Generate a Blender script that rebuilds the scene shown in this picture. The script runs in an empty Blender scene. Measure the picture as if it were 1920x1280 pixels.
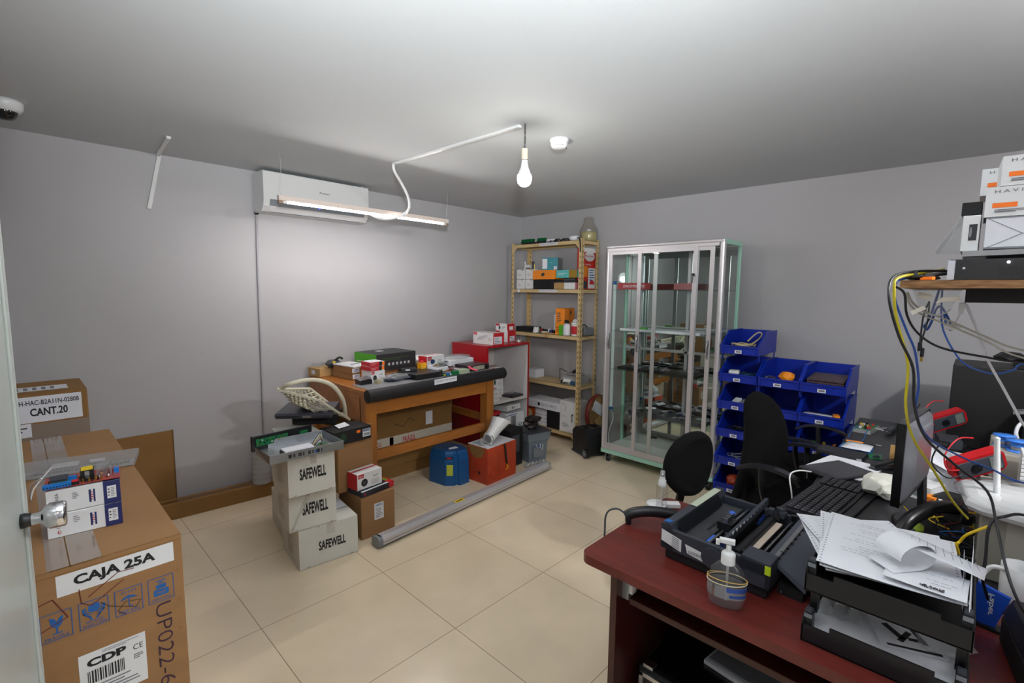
import bpy, bmesh, math, random
from mathutils import Matrix, Vector, Euler
random.seed(7)
PI = math.pi
S = bpy.context.scene
C = S.collection

# ------------------------------------------------------------------ camera, world, light, exposure
CAM = Vector((-0.6625, -2.143, 1.4818))
def _cam():
    yaw, pitch, roll = .80474, .10356, .01096
    cy, sy, cp, sp = math.cos(yaw), math.sin(yaw), math.cos(pitch), math.sin(pitch)
    f = Vector((sy*cp, cy*cp, -sp)); r = Vector((cy, -sy, 0)); u = r.cross(f)
    r2 = r*math.cos(roll)+u*math.sin(roll); u2 = -r*math.sin(roll)+u*math.cos(roll)
    cd = bpy.data.cameras.new('camera'); co = bpy.data.objects.new('camera', cd); C.objects.link(co)
    m = Matrix.Identity(4)
    for i in range(3):
        m[i][0] = r2[i]; m[i][1] = u2[i]; m[i][2] = -f[i]; m[i][3] = CAM[i]
    co.matrix_world = m
    cd.sensor_width = 36; cd.lens = 900.6/1920*36; cd.clip_start = .03; cd.clip_end = 50
    S.camera = co
_cam()
S.view_settings.view_transform = 'Standard'
S.view_settings.look = 'None'
S.view_settings.gamma = 1
S.view_settings.use_curve_mapping = False
S.view_settings.exposure = 0.9
w = bpy.data.worlds.new('world'); S.world = w; w.use_nodes = True
w.node_tree.nodes['Background'].inputs[0].default_value = (.5, .5, .55, 1)
w.node_tree.nodes['Background'].inputs[1].default_value = .05
def lamp(name, kind, loc, to, energy, size=.1, col=(1, 1, 1), **k):
    l = bpy.data.lights.new(name, kind); l.energy = energy; l.color = col
    if kind == 'AREA': l.size = size
    else: l.shadow_soft_size = size
    for a, b in k.items(): setattr(l, a, b)
    o = bpy.data.objects.new(name, l); C.objects.link(o); o.location = loc
    if to is not None:
        o.rotation_euler = (Vector(to)-Vector(loc)).to_track_quat('-Z', 'Y').to_euler()
    return o
# the photographer's flash beside the camera: head tilted to the ceiling, with a little direct spill
lamp('flash_head', 'SPOT', (-.66, -2.22, 1.72), (-.02, -1.42, 2.307), 190, .06, (.955, .985, 1), spot_size=math.radians(98), spot_blend=1.0)
lamp('flash_spill', 'POINT', (-.66, -2.22, 1.76), None, 1, .08, (.97, .985, 1))
lamp('rear_fill', 'POINT', (.85, -2.95, 2.08), None, 36, .035, (1, .99, .97))  # fill light added behind the camera to lift the right wall; no bulb there

# ------------------------------------------------------------------ materials
def srgb(h):
    if isinstance(h, str):
        c = [int(h[i:i+2], 16)/255 for i in (0, 2, 4)]
    else: c = [x/255 for x in h]
    return tuple((x/12.92 if x <= .04045 else ((x+.055)/1.055)**2.4) for x in c)+(1,)
MATS = {}
def mat(name, col, rough=.5, metal=0, noise=0, nscale=8, bump=0, bscale=60, emit=0, coat=0, stretch=None, col2=None, spec=.5):
    if name in MATS: return MATS[name]
    m = bpy.data.materials.new(name); m.use_nodes = True
    nt = m.node_tree; N = nt.nodes; L = nt.links; b = N['Principled BSDF']
    c = srgb(col); b.inputs['Base Color'].default_value = c
    b.inputs['Roughness'].default_value = rough; b.inputs['Metallic'].default_value = metal
    b.inputs['Specular IOR Level'].default_value = spec
    if coat: b.inputs['Coat Weight'].default_value = coat; b.inputs['Coat Roughness'].default_value = .08
    if emit:
        b.inputs['Emission Color'].default_value = c; b.inputs['Emission Strength'].default_value = emit
    if noise or bump or col2:
        tc = N.new('ShaderNodeTexCoord'); mp = N.new('ShaderNodeMapping'); L.new(tc.outputs['Object'], mp.inputs[0])
        if stretch: mp.inputs['Scale'].default_value = stretch
        n = N.new('ShaderNodeTexNoise'); n.inputs['Scale'].default_value = nscale; n.inputs['Detail'].default_value = 5
        L.new(mp.outputs[0], n.inputs['Vector'])
        if noise or col2:
            mx = N.new('ShaderNodeMix'); mx.data_type = 'RGBA'
            r = N.new('ShaderNodeMapRange'); r.inputs[1].default_value = .3; r.inputs[2].default_value = .7
            L.new(n.outputs[0], r.inputs[0]); L.new(r.outputs[0], mx.inputs[0])
            if col2: a1, a2 = c, srgb(col2)
            else:
                a1 = tuple(x*(1-noise) for x in c[:3])+(1,); a2 = tuple(min(1, x*(1+noise)) for x in c[:3])+(1,)
            mx.inputs[6].default_value = a1; mx.inputs[7].default_value = a2
            L.new(mx.outputs[2], b.inputs['Base Color'])
        if bump:
            n2 = N.new('ShaderNodeTexNoise'); n2.inputs['Scale'].default_value = bscale; n2.inputs['Detail'].default_value = 3
            L.new(mp.outputs[0], n2.inputs['Vector'])
            bp = N.new('ShaderNodeBump'); bp.inputs['Strength'].default_value = bump; bp.inputs['Distance'].default_value = .002
            L.new(n2.outputs[0], bp.inputs['Height']); L.new(bp.outputs[0], b.inputs['Normal'])
    MATS[name] = m
    return m
def clear(name, col='ffffff', amt=.0, rough=.03, refl=1.0, milky='d8dadc'):
    """thin clear sheet: transparent + fresnel gloss + a little diffuse haze"""
    if name in MATS: return MATS[name]
    m = bpy.data.materials.new(name); m.use_nodes = True
    nt = m.node_tree; N = nt.nodes; L = nt.links
    for n in list(N):
        if n.type == 'BSDF_PRINCIPLED': N.remove(n)
    out = [n for n in N if n.type == 'OUTPUT_MATERIAL'][0]
    t = N.new('ShaderNodeBsdfTransparent'); t.inputs[0].default_value = srgb(col)
    d = N.new('ShaderNodeBsdfDiffuse'); d.inputs[0].default_value = srgb(milky)
    m1 = N.new('ShaderNodeMixShader'); m1.inputs[0].default_value = amt
    L.new(t.outputs[0], m1.inputs[1]); L.new(d.outputs[0], m1.inputs[2])
    g = N.new('ShaderNodeBsdfGlossy'); g.inputs['Roughness'].default_value = rough
    fr = N.new('ShaderNodeFresnel'); fr.inputs[0].default_value = 1.45
    mu = N.new('ShaderNodeMath'); mu.operation = 'MULTIPLY'; mu.inputs[1].default_value = refl; L.new(fr.outputs[0], mu.inputs[0])
    ge = N.new('ShaderNodeNewGeometry'); iv = N.new('ShaderNodeMath'); iv.operation = 'SUBTRACT'; iv.inputs[0].default_value = 1; L.new(ge.outputs['Backfacing'], iv.inputs[1])
    mb = N.new('ShaderNodeMath'); mb.operation = 'MULTIPLY'; L.new(mu.outputs[0], mb.inputs[0]); L.new(iv.outputs[0], mb.inputs[1]); mb.use_clamp = True; mu = mb
    m2 = N.new('ShaderNodeMixShader'); L.new(mu.outputs[0], m2.inputs[0]); L.new(m1.outputs[0], m2.inputs[1]); L.new(g.outputs[0], m2.inputs[2])
    L.new(m2.outputs[0], out.inputs[0])
    MATS[name] = m
    return m
M_ = {}
def fixed():
    k = M_
    mat('deep_green', '1d4a3a', .5); mat('pale_grey_print', 'c0c2c6', .5); mat('faint_print', 'b3aea4', .7); mat('scuffed_card', '8f7f66', .8)
    k['card'] = mat('cardboard', '977048', .8, noise=.07, nscale=5, stretch=(1, 1, 9))
    k['card2'] = mat('cardboard_light', 'b8935f', .8, noise=.06, nscale=6)
    k['card3'] = mat('cardboard_ochre', '8a6536', .8, noise=.06, nscale=6)
    k['white'] = mat('white_card', 'dedfe0', .55, noise=.03, nscale=6)
    k['safe'] = mat('off_white_card', 'd3d3cb', .6, noise=.07, nscale=4)
    k['paper'] = mat('paper', 'dfe1e8', .7)
    k['wplas'] = mat('white_plastic', 'dcdee0', .3)
    k['wpaint'] = mat('white_enamel', 'd5d6d6', .35)
    k['gplas'] = mat('grey_plastic', '7b8087', .4)
    k['dgrey'] = mat('dark_grey_plastic', '3a3e46', .4)
    k['bplas'] = mat('black_plastic', '141519', .35)
    k['bmat'] = mat('matte_black', '0e0e11', .7)
    k['bfab'] = mat('black_fabric', '0b0b0d', .95, bump=.4, bscale=900, spec=.2)
    k['rub'] = mat('black_rubber', '131318', .55, bump=.2, bscale=120)
    k['ink'] = mat('black_ink', '17181c', .7)
    k['gink'] = mat('grey_ink', '77797f', .7)
    k['bink'] = mat('blue_ink', '1f5da0', .7)
    k['rink'] = mat('marker_red', '6a2420', .7)
    k['red'] = mat('red_print', 'c3202b', .45)
    k['redl'] = mat('red_laminate', 'a5121f', .3)
    k['orange'] = mat('orange_print', 'ef8a1a', .5)
    k['tag'] = mat('orange_sticker', 'ff7a10', .5)
    k['yellow'] = mat('yellow_print', 'e8c51c', .5)
    k['teal'] = mat('teal_print', '3a8f9c', .5)
    k['lteal'] = mat('light_teal_print', '5cc0c0', .5)
    k['green'] = mat('green_print', '4fae22', .45)
    k['navy'] = mat('navy_print', '232c63', .45)
    k['blue'] = mat('bin_blue', '0a2a9e', .35, noise=.05, nscale=4)
    k['steel'] = mat('brushed_steel', 'b9bbc0', .3, 1, noise=.05, nscale=30)
    k['zinc'] = mat('zinc_sheet', 'a9adb2', .4, .9, noise=.08, nscale=12)
    k['chrome'] = mat('chrome', 'd8d8dc', .08, 1)
    k['alu'] = mat('anodised_aluminium', 'cbc9cd', .38, .55)
    k['pcb'] = mat('green_circuit_board', '0f6b3a', .4, noise=.3, nscale=70)
    k['pcbr'] = mat('red_circuit_board', 'a5403a', .4, noise=.2, nscale=70)
    k['gold'] = mat('gold_pins', 'b39a4a', .3, .9)
    k['cream'] = mat('cream_steel', 'cdb382', .4, noise=.05, nscale=5)
    k['wood'] = mat('varnished_wood', 'a5672b', .33, noise=.16, nscale=4, stretch=(1, 6, 6))
    k['woodv'] = mat('varnished_wood_upright', 'a5672b', .33, noise=.16, nscale=4, stretch=(6, 6, 1))
    k['mint'] = mat('mint_enamel', '9fd0bd', .35)
    k['mahog'] = mat('mahogany_laminate', '652621', .3, noise=.22, nscale=7, stretch=(9, 1, 1))
    k['mahogd'] = mat('dark_mahogany_edge', '3f1814', .35)
    k['dside'] = mat('dark_desk_panel', '2b1413', .5)
    k['bdesk'] = mat('black_grained_laminate', '26262b', .38, noise=.12, nscale=20, stretch=(1, 12, 1))
    k['glass'] = clear('cabinet_glass', 'fafdfc', .0, .01, 1.3)
    k['plas'] = clear('clear_plastic', 'eef0f0', .12, .08, 1.4)
    k['film'] = clear('clear_film', 'f2f2f2', .22, .12, 1.6)
    k['haze'] = clear('hazy_plastic', 'e8e8e6', .4, .2, 1.2)
    k['mirror'] = mat('mirror', 'd0d6d4', .02, 1)
    k['tape'] = clear('brown_tape', 'c9a676', .3, .12, 1.5, 'a27a48')
fixed()

# ------------------------------------------------------------------ mesh builder
_txt = {}
def textmesh(s, bold=0.0):
    key = (s, bold)
    if key not in _txt:
        cu = bpy.data.curves.new('t', 'FONT'); cu.body = s; cu.size = 1; cu.offset = bold; cu.resolution_u = 3
        o = bpy.data.objects.new('t', cu); C.objects.link(o)
        bpy.context.view_layer.update()
        me = bpy.data.meshes.new_from_object(o.evaluated_get(bpy.context.evaluated_depsgraph_get()))
        v = [(p.co.x, p.co.y) for p in me.vertices]; f = [tuple(p.vertices) for p in me.polygons]
        bpy.data.objects.remove(o); bpy.data.curves.remove(cu); bpy.data.meshes.remove(me)
        x0 = min(p[0] for p in v); x1 = max(p[0] for p in v); y0 = min(p[1] for p in v); y1 = max(p[1] for p in v)
        _txt[key] = ([((x-x0)/(x1-x0), (y-y0)/(y1-y0)) for x, y in v], f)
    return _txt[key]
def smooth_pts(P, k=5, closed=False):
    P = [Vector(p) for p in P]; n = len(P); out = []
    if n < 3: return P
    rng = range(n if closed else n-1)
    for i in rng:
        if closed: a, b, c, d = P[i-1], P[i], P[(i+1) % n], P[(i+2) % n]
        else: a, b, c, d = P[max(i-1, 0)], P[i], P[i+1], P[min(i+2, n-1)]
        for j in range(k):
            t = j/k
            out.append(.5*((2*b)+(c-a)*t+(2*a-5*b+4*c-d)*t*t+(3*b-a-3*c+d)*t**3))
    if not closed: out.append(P[-1])
    return out
class MB:
    def __init__(s): s.v = []; s.f = []; s.mi = []; s.sm = []; s.mats = []; s.T = Matrix.Identity(4)
    def at(s, loc=(0, 0, 0), rz=0, rx=0, ry=0):
        s.T = Matrix.Translation(loc) @ Euler((math.radians(rx), math.radians(ry), math.radians(rz))).to_matrix().to_4x4(); return s
    def _m(s, m):
        if isinstance(m, str): m = M_[m]
        if m not in s.mats: s.mats.append(m)
        return s.mats.index(m)
    def add(s, vs, fs, m, smooth=False):
        b = len(s.v); k = s._m(m)
        s.v += [tuple(s.T @ Vector(p)) for p in vs]
        for f in fs: s.f.append(tuple(b+i for i in f)); s.mi.append(k); s.sm.append(smooth)
        return s
    def box(s, x0, y0, z0, x1, y1, z1, m):
        if x0 > x1: x0, x1 = x1, x0
        if y0 > y1: y0, y1 = y1, y0
        if z0 > z1: z0, z1 = z1, z0
        v = [(x0, y0, z0), (x1, y0, z0), (x1, y1, z0), (x0, y1, z0), (x0, y0, z1), (x1, y0, z1), (x1, y1, z1), (x0, y1, z1)]
        return s.add(v, [(0, 3, 2, 1), (4, 5, 6, 7), (0, 1, 5, 4), (1, 2, 6, 5), (2, 3, 7, 6), (3, 0, 4, 7)], m)
    def cbox(s, c, d, m): return s.box(c[0]-d[0]/2, c[1]-d[1]/2, c[2]-d[2]/2, c[0]+d[0]/2, c[1]+d[1]/2, c[2]+d[2]/2, m)
    def rbox(s, c, d, m, rz=0, rx=0, ry=0):
        T0 = s.T; s.T = T0 @ Matrix.Translation(c) @ Euler((math.radians(rx), math.radians(ry), math.radians(rz))).to_matrix().to_4x4()
        s.cbox((0, 0, 0), d, m); s.T = T0; return s
    def bar(s, p0, p1, wd, ht, m, up=(0, 0, 1)):
        p0 = Vector(p0); p1 = Vector(p1); d = (p1-p0).normalized(); u = Vector(up)
        if abs(d.dot(u)) > .95: u = Vector((0, 1, 0))
        r = d.cross(u).normalized(); u = r.cross(d)
        v = []
        for p in (p0, p1):
            for a, b in ((-1, -1), (1, -1), (1, 1), (-1, 1)): v.append(p+r*a*wd/2+u*b*ht/2)
        return s.add(v, [(3, 2, 1, 0), (4, 5, 6, 7), (0, 1, 5, 4), (1, 2, 6, 5), (2, 3, 7, 6), (3, 0, 4, 7)], m)
    def ring_surf(s, rings, m, smooth=True, caps=True, closed=False):
        n = len(rings[0]); v = [p for r in rings for p in r]; f = []
        L = len(rings)
        for i in range(L if closed else L-1):
            for j in range(n):
                a = i*n+j; b = i*n+(j+1) % n; c = ((i+1) % L)*n+(j+1) % n; d = ((i+1) % L)*n+j
                f.append((a, b, c, d))
        s.add(v, f, m, smooth)
        if caps and not closed:
            s.add(rings[0], [tuple(range(n-1, -1, -1))], m); s.add(rings[-1], [tuple(range(n))], m)
        return s
    def tube(s, P, r, m, n=8, sm=4, closed=False, taper=None):
        P = smooth_pts(P, sm, closed) if sm else [Vector(p) for p in P]
        rings = []; up = Vector((0, 0, 1)); L = len(P); prev = None
        for i, p in enumerate(P):
            d = (P[(i+1) % L]-P[i-1]) if (closed or 0 < i < L-1) else (P[1]-P[0] if i == 0 else P[-1]-P[-2])
            if d.length < 1e-9: d = Vector((0, 0, 1))
            d.normalize()
            if prev is None:
                a = d.cross(up)
                if a.length < .1: a = d.cross(Vector((0, 1, 0)))
            else: a = prev-d*prev.dot(d)
            a.normalize(); prev = a; b = d.cross(a)
            rr = r if taper is None else r*taper(i/(L-1))
            rings.append([p+a*rr*math.cos(2*PI*k/n)+b*rr*math.sin(2*PI*k/n) for k in range(n)])
        return s.ring_surf(rings, m, True, not closed, closed)
    def cyl(s, p0, p1, r0, m, r1=None, n=20, smooth=True):
        r1 = r0 if r1 is None else r1
        p0 = Vector(p0); p1 = Vector(p1); d = (p1-p0).normalized(); a = d.cross(Vector((0, 0, 1)))
        if a.length < .05: a = Vector((1, 0, 0))
        a.normalize(); b = d.cross(a)
        R = [[p+a*r*math.cos(2*PI*k/n)+b*r*math.sin(2*PI*k/n) for k in range(n)] for p, r in ((p0, r0), (p1, r1))]
        return s.ring_surf(R, m, smooth)
    def lathe(s, prof, m, c=(0, 0, 0), n=28, axis='z', sx=1, sy=1, caps=False):
        R = []
        for r, z in prof:
            ring = []
            for k in range(n):
                x = r*math.cos(2*PI*k/n)*sx; y = r*math.sin(2*PI*k/n)*sy
                p = (x, y, z) if axis == 'z' else ((z, x, y) if axis == 'x' else (y, z, x))
                ring.append((p[0]+c[0], p[1]+c[1], p[2]+c[2]))
            R.append(ring)
        return s.ring_surf(R, m, True, caps)
    def prism(s, poly, a, b, m, ax='x', smooth=False):
        """poly of 2d points in the plane normal to ax, extruded a..b"""
        def P(t, q): return (t, q[0], q[1]) if ax == 'x' else ((q[0], t, q[1]) if ax == 'y' else (q[0], q[1], t))
        return s.ring_surf([[P(a, q) for q in poly], [P(b, q) for q in poly]], m, smooth)
    def sheet(s, P, m, thick=.0015, nx=1, wob=0):
        """thin quad sheet with thickness: P = 4 corners"""
        P = [Vector(p) for p in P]; nrm = (P[1]-P[0]).cross(P[3]-P[0]).normalized()*thick
        n = max(nx, 1); top = []
        for i in range(n+1):
            for j in range(n+1):
                u = i/n; t = j/n
                p = (P[0]*(1-u)+P[1]*u)*(1-t)+(P[3]*(1-u)+P[2]*u)*t
                top.append(p+nrm.normalized()*(random.uniform(-wob, wob) if wob else 0))
        K = (n+1)**2; v = [p+nrm for p in top]+top; f = []
        for i in range(n):
            for j in range(n):
                a = i*(n+1)+j; q = (a, a+n+1, a+n+2, a+1)
                f.append(q); f.append(tuple(x+K for x in reversed(q)))
        for i in range(n):
            for (a, b) in ((i*(n+1), (i+1)*(n+1)), ((i+1)*(n+1)+n, i*(n+1)+n), (i+1, i), (n*(n+1)+i, n*(n+1)+i+1)):
                f.append((b, a, a+K, b+K))
        return s.add(v, f, m, wob > 0)
    def blob(s, c, d, m, seed=0, amp=.25, n=10, sub=2):
        """crumpled lump"""
        bm = bmesh.new(); bmesh.ops.create_icosphere(bm, subdivisions=sub, radius=.5); rnd = random.Random(seed); vs = []
        for v in bm.verts:
            k = 1+rnd.uniform(-amp, amp); z = v.co.z
            vs.append((c[0]+v.co.x*d[0]*k, c[1]+v.co.y*d[1]*k, c[2]+max(z*k, -.5)*d[2]))
        fs = [tuple(x.index for x in f.verts) for f in bm.faces]; bm.free()
        return s.add(vs, fs, m, False)
    # ---- printing on the faces of a box of size (w,d,h) with its base centre at the origin
    def _fp(s, face, sz, u, v, off=.0006):
        w, d, h = sz
        if face == 'f': return (-w/2+u*w, -d/2-off, v*h)
        if face == 'l': return (-w/2-off, d/2-u*d, v*h)
        if face == 'r': return (w/2+off, -d/2+u*d, v*h)
        if face == 'b': return (w/2-u*w, d/2+off, v*h)
        return (-w/2+u*w, -d/2+v*d, h+off)
    def dec(s, face, sz, r, m, off=.0006):
        u0, v0, u1, v1 = r
        return s.add([s._fp(face, sz, a, b, off) for a, b in ((u0, v0), (u1, v0), (u1, v1), (u0, v1))], [(0, 1, 2, 3)], m)
    def dpoly(s, face, sz, pts, m, off=.0009):
        return s.add([s._fp(face, sz, a, b, off) for a, b in pts], [tuple(range(len(pts)))], m)
    def dtext(s, face, sz, r, t, m, bold=0, off=.0012, vert=False):
        v, f = textmesh(t, bold); u0, v0, u1, v1 = r
        if vert: P = [s._fp(face, sz, u0+(1-b)*(u1-u0) if vert == 2 else u0+(1-b)*(u1-u0), v0+a*(v1-v0), off) for a, b in v]
        else: P = [s._fp(face, sz, u0+a*(u1-u0), v0+b*(v1-v0), off) for a, b in v]
        if vert:
            return s.add(P, f, m)
        return s.add(P, f, m)
    def dlines(s, face, sz, r, n, m, seed=1, off=.0011):
        rnd = random.Random(seed); u0, v0, u1, v1 = r; st = (v1-v0)/n
        for i in range(n):
            s.dec(face, sz, (u0, v0+i*st+st*.3, u0+(u1-u0)*rnd.uniform(.55, 1), v0+i*st+st*.7), m, off)
        return s
    def dline(s, face, sz, pts, wd, m, off=.0011):
        """stroke; pts in uv, wd in metres"""
        P = [Vector(s._fp(face, sz, a, b, off)) for a, b in pts]; n = Vector({'f': (0, -1, 0), 'l': (-1, 0, 0), 'r': (1, 0, 0), 'b': (0, 1, 0), 't': (0, 0, 1)}[face])
        for i in range(len(P)-1):
            d = (P[i+1]-P[i])
            if d.length < 1e-6: continue
            d.normalize(); q = n.cross(d)*wd/2; e = d*wd*.25
            s.add([P[i]-e-q, P[i+1]+e-q, P[i+1]+e+q, P[i]-e+q], [(0, 1, 2, 3)], m)
        return s
    def bars(s, face, sz, r, m, seed=3, off=.0011):
        rnd = random.Random(seed); u = r[0]; step = (r[2]-r[0])/34
        while u < r[2]:
            k = rnd.choice((1, 1, 2))*step; s.dec(face, sz, (u, r[1], min(u+k*.8, r[2]), r[3]), m, off); u += k+step*rnd.choice((.6, 1))
        return s
    def build(s, name, parent=None, loc=(0, 0, 0), rz=0, bev=0, sub=0):
        me = bpy.data.meshes.new(name); me.from_pydata(s.v, [], s.f)
        for m in s.mats: me.materials.append(m)
        for i, p in enumerate(me.polygons): p.material_index = s.mi[i]; p.use_smooth = s.sm[i]
        me.update()
        o = bpy.data.objects.new(name, me); C.objects.link(o); o.parent = parent
        o.location = loc; o.rotation_euler = (0, 0, math.radians(rz))
        if bev:
            b = o.modifiers.new('bevel', 'BEVEL'); b.width = bev; b.segments = 2; b.limit_method = 'ANGLE'; b.angle_limit = math.radians(50)
        if sub:
            b = o.modifiers.new('sub', 'SUBSURF'); b.levels = sub; b.render_levels = sub
        return o
def tag(o, label, cat, group=None):
    o['label'] = label; o['category'] = cat
    if group: o['group'] = group
    return o
def thing(name, label, cat, loc=(0, 0, 0), rz=0, group=None):
    o = bpy.data.objects.new(name, None); C.objects.link(o); o.location = loc; o.rotation_euler = (0, 0, math.radians(rz)); o.empty_display_size = .1
    return tag(o, label, cat, group)
def solo(name, label, cat, mb, loc=(0, 0, 0), rz=0, group=None, bev=0):
    return tag(mb.build(name, None, loc, rz, bev), label, cat, group)
def struct(name, mb):
    o = mb.build(name); o['kind'] = 'structure'; return o
def carton(name, label, cat, size, loc, rz, m='card', dec=None, group=None, bev=.0015, seam=True):
    b = MB(); w, d, h = size; b.box(-w/2, -d/2, 0, w/2, d/2, h, m)
    if dec: dec(b, size)
    return solo(name, label, cat, b, loc, rz, group, bev)
def copy_tree(o, label=None, parent=None):
    c = o.copy(); C.objects.link(c)
    if parent is not None: c.parent = parent
    if label: c['label'] = label
    for ch in list(o.children): copy_tree(ch, None, c)
    return c
def sag(a, b, drop, n=6):
    a = Vector(a); b = Vector(b)
    return [a.lerp(b, i/n)-Vector((0, 0, drop*4*(i/n)*(1-i/n))) for i in range(n+1)]
# ------------------------------------------------------------------ the room
X0, X1, Y0, Y1, H = -.82, 3.361, -3.3, 1.601, 2.307
def wall_mat(name, col, rough=.6, amt=.03):
    m = mat(name, col, rough, noise=amt, nscale=1.6, bump=.12, bscale=90); return m
WM = wall_mat('painted_wall', 'b0afb2'); CM = wall_mat('painted_ceiling', 'c3c7ca', .8, .02)
def tile_floor():
    m = bpy.data.materials.new('polished_tile'); m.use_nodes = True; nt = m.node_tree; N = nt.nodes; L = nt.links; b = N['Principled BSDF']
    tc = N.new('ShaderNodeTexCoord'); br = N.new('ShaderNodeTexBrick')
    br.offset = 0; br.squash = 1; br.inputs['Scale'].default_value = 1
    br.inputs['Brick Width'].default_value = .6; br.inputs['Row Height'].default_value = .6
    br.inputs['Mortar Size'].default_value = .0016; br.inputs['Mortar Smooth'].default_value = .1; br.inputs['Bias'].default_value = 0
    br.inputs['Color1'].default_value = srgb('e7d6b9'); br.inputs['Color2'].default_value = srgb('ead9bd'); br.inputs['Mortar'].default_value = srgb('98866c')
    L.new(tc.outputs['Object'], br.inputs['Vector'])
    n = N.new('ShaderNodeTexNoise'); n.inputs['Scale'].default_value = 3.5; n.inputs['Detail'].default_value = 6; L.new(tc.outputs['Object'], n.inputs['Vector'])
    mr = N.new('ShaderNodeMapRange'); mr.inputs[1].default_value = .3; mr.inputs[2].default_value = .7; mr.inputs[3].default_value = .93; mr.inputs[4].default_value = 1.04
    L.new(n.outputs[0], mr.inputs[0])
    mx = N.new('ShaderNodeMix'); mx.data_type = 'RGBA'; mx.blend_type = 'MULTIPLY'; mx.inputs[0].default_value = 1
    L.new(br.outputs['Color'], mx.inputs[6]); L.new(mr.outputs[0], mx.inputs[7]); L.new(mx.outputs[2], b.inputs['Base Color'])
    mr2 = N.new('ShaderNodeMapRange'); mr2.inputs[1].default_value = .3; mr2.inputs[2].default_value = .7; mr2.inputs[3].default_value = .12; mr2.inputs[4].default_value = .22
    L.new(n.outputs[0], mr2.inputs[0]); L.new(mr2.outputs[0], b.inputs['Roughness'])
    return m
b = MB(); b.box(X0-.1, Y0-.1, -.1, X1+.1, Y1+.1, 0, tile_floor()); struct('floor', b)
b = MB(); b.box(X0-.1, Y0-.1, H, X1+.1, Y1+.1, H+.1, CM); struct('ceiling', b)
b = MB(); b.box(X0-.1, Y1, 0, X1+.1, Y1+.1, H, WM)
for (x, z, r) in ((.62, 1.02, .012), (.95, 1.13, .006), (.2, 1.05, .008), (.08, 1.45, .005)):   # scuffs
    b.lathe([(0, 0), (r, 0)], mat('scuff', '9c9ba1', .8), c=(x, 0, 0), n=10) if False else b.add([(x-r, Y1-.0006, z), (x+r*.6, Y1-.0006, z-r*.4), (x+r, Y1-.0006, z+r*.3), (x-r*.3, Y1-.0006, z+r*.5)], [(0, 1, 2, 3)], mat('scuff', 'a3a2a8', .8))
struct('wall_back', b)
b = MB(); b.box(X1, Y0-.1, 0, X1+.1, Y1, H, WM); struct('wall_right', b)
b = MB(); b.box(X0-.1, Y0-.1, 0, X1, Y0, H, WM); struct('wall_front', b)
# left wall with the doorway (y -1.75 .. -.86)
DY0, DY1 = -1.76, -.86
b = MB(); b.box(X0-.1, Y0, 0, X0, DY0-.05, H, WM); b.box(X0-.1, DY1+.05, 0, X0, Y1, H, WM); b.box(X0-.1, DY0-.05, 2.1, X0, DY1+.05, H, WM); struct('wall_left', b)
b = MB(); b.box(X0-.1, DY0-.05, 0, X0+.004, DY0, 2.1, 'wpaint'); b.box(X0-.1, DY1, 0, X0+.004, DY1+.05, 2.1, 'wpaint'); b.box(X0-.1, DY0, 2.05, X0+.004, DY1, 2.1, 'wpaint'); struct('trim_1', b)
b = MB(); b.box(X0-.6, DY0-.3, -.1, X0-.55, DY1+.3, H, WM); struct('wall_corridor', b)
# the door leaf, ajar into the room; free edge near (-.673,-.88)
hx, hy = X0+.03, -1.72; fx, fy = -.6715, -.885
ang = math.degrees(math.atan2(fy-hy, fx-hx)); Ld = math.hypot(fx-hx, fy-hy)
dr = bpy.data.objects.new('door_1', None); C.objects.link(dr); dr.location = (hx, hy, 0); dr.rotation_euler = (0, 0, math.radians(ang)); dr['kind'] = 'structure'
b = MB(); DM = mat('door_enamel', 'aab0ac', .3, noise=.04, nscale=5)
b.box(0, 0, .012, Ld, .04, 2.03, DM)
for x0, x1 in ((Ld-.03, Ld-.016), (Ld-.012, Ld-.004), (.01, .05)): b.box(x0, -.005, .012, x1, 0.001, 2.03, DM)
for zz in (.16, .20, .24, .62, .66, .70): b.box(.08, -.004, zz, Ld-.06, .001, zz+.02, DM)
b.build('door_leaf', dr, bev=.003)
kb = MB(); KX = Ld-.05
kb.lathe([(.0, 0), (.013, 0), (.0135, -.006), (.012, -.010), (.0115, -.014)], 'bplas', c=(KX, 0, 1.06), axis='y')
kb.lathe([(.0105, -.008), (.0105, -.026), (.013, -.029), (.02, -.033), (.0235, -.039), (.0235, -.058), (.0215, -.061), (0, -.0615)], 'chrome', c=(KX, 0, 1.06), axis='y', n=40)
kb.build('door_handle', dr)
pb = MB(); pb.box(Ld-.001, .012, .96, Ld+.002, .03, 1.13, 'steel'); pb.box(Ld, .014, 1.0, Ld+.009, .028, 1.02, 'steel'); pb.build('latch_plate', dr)

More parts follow.
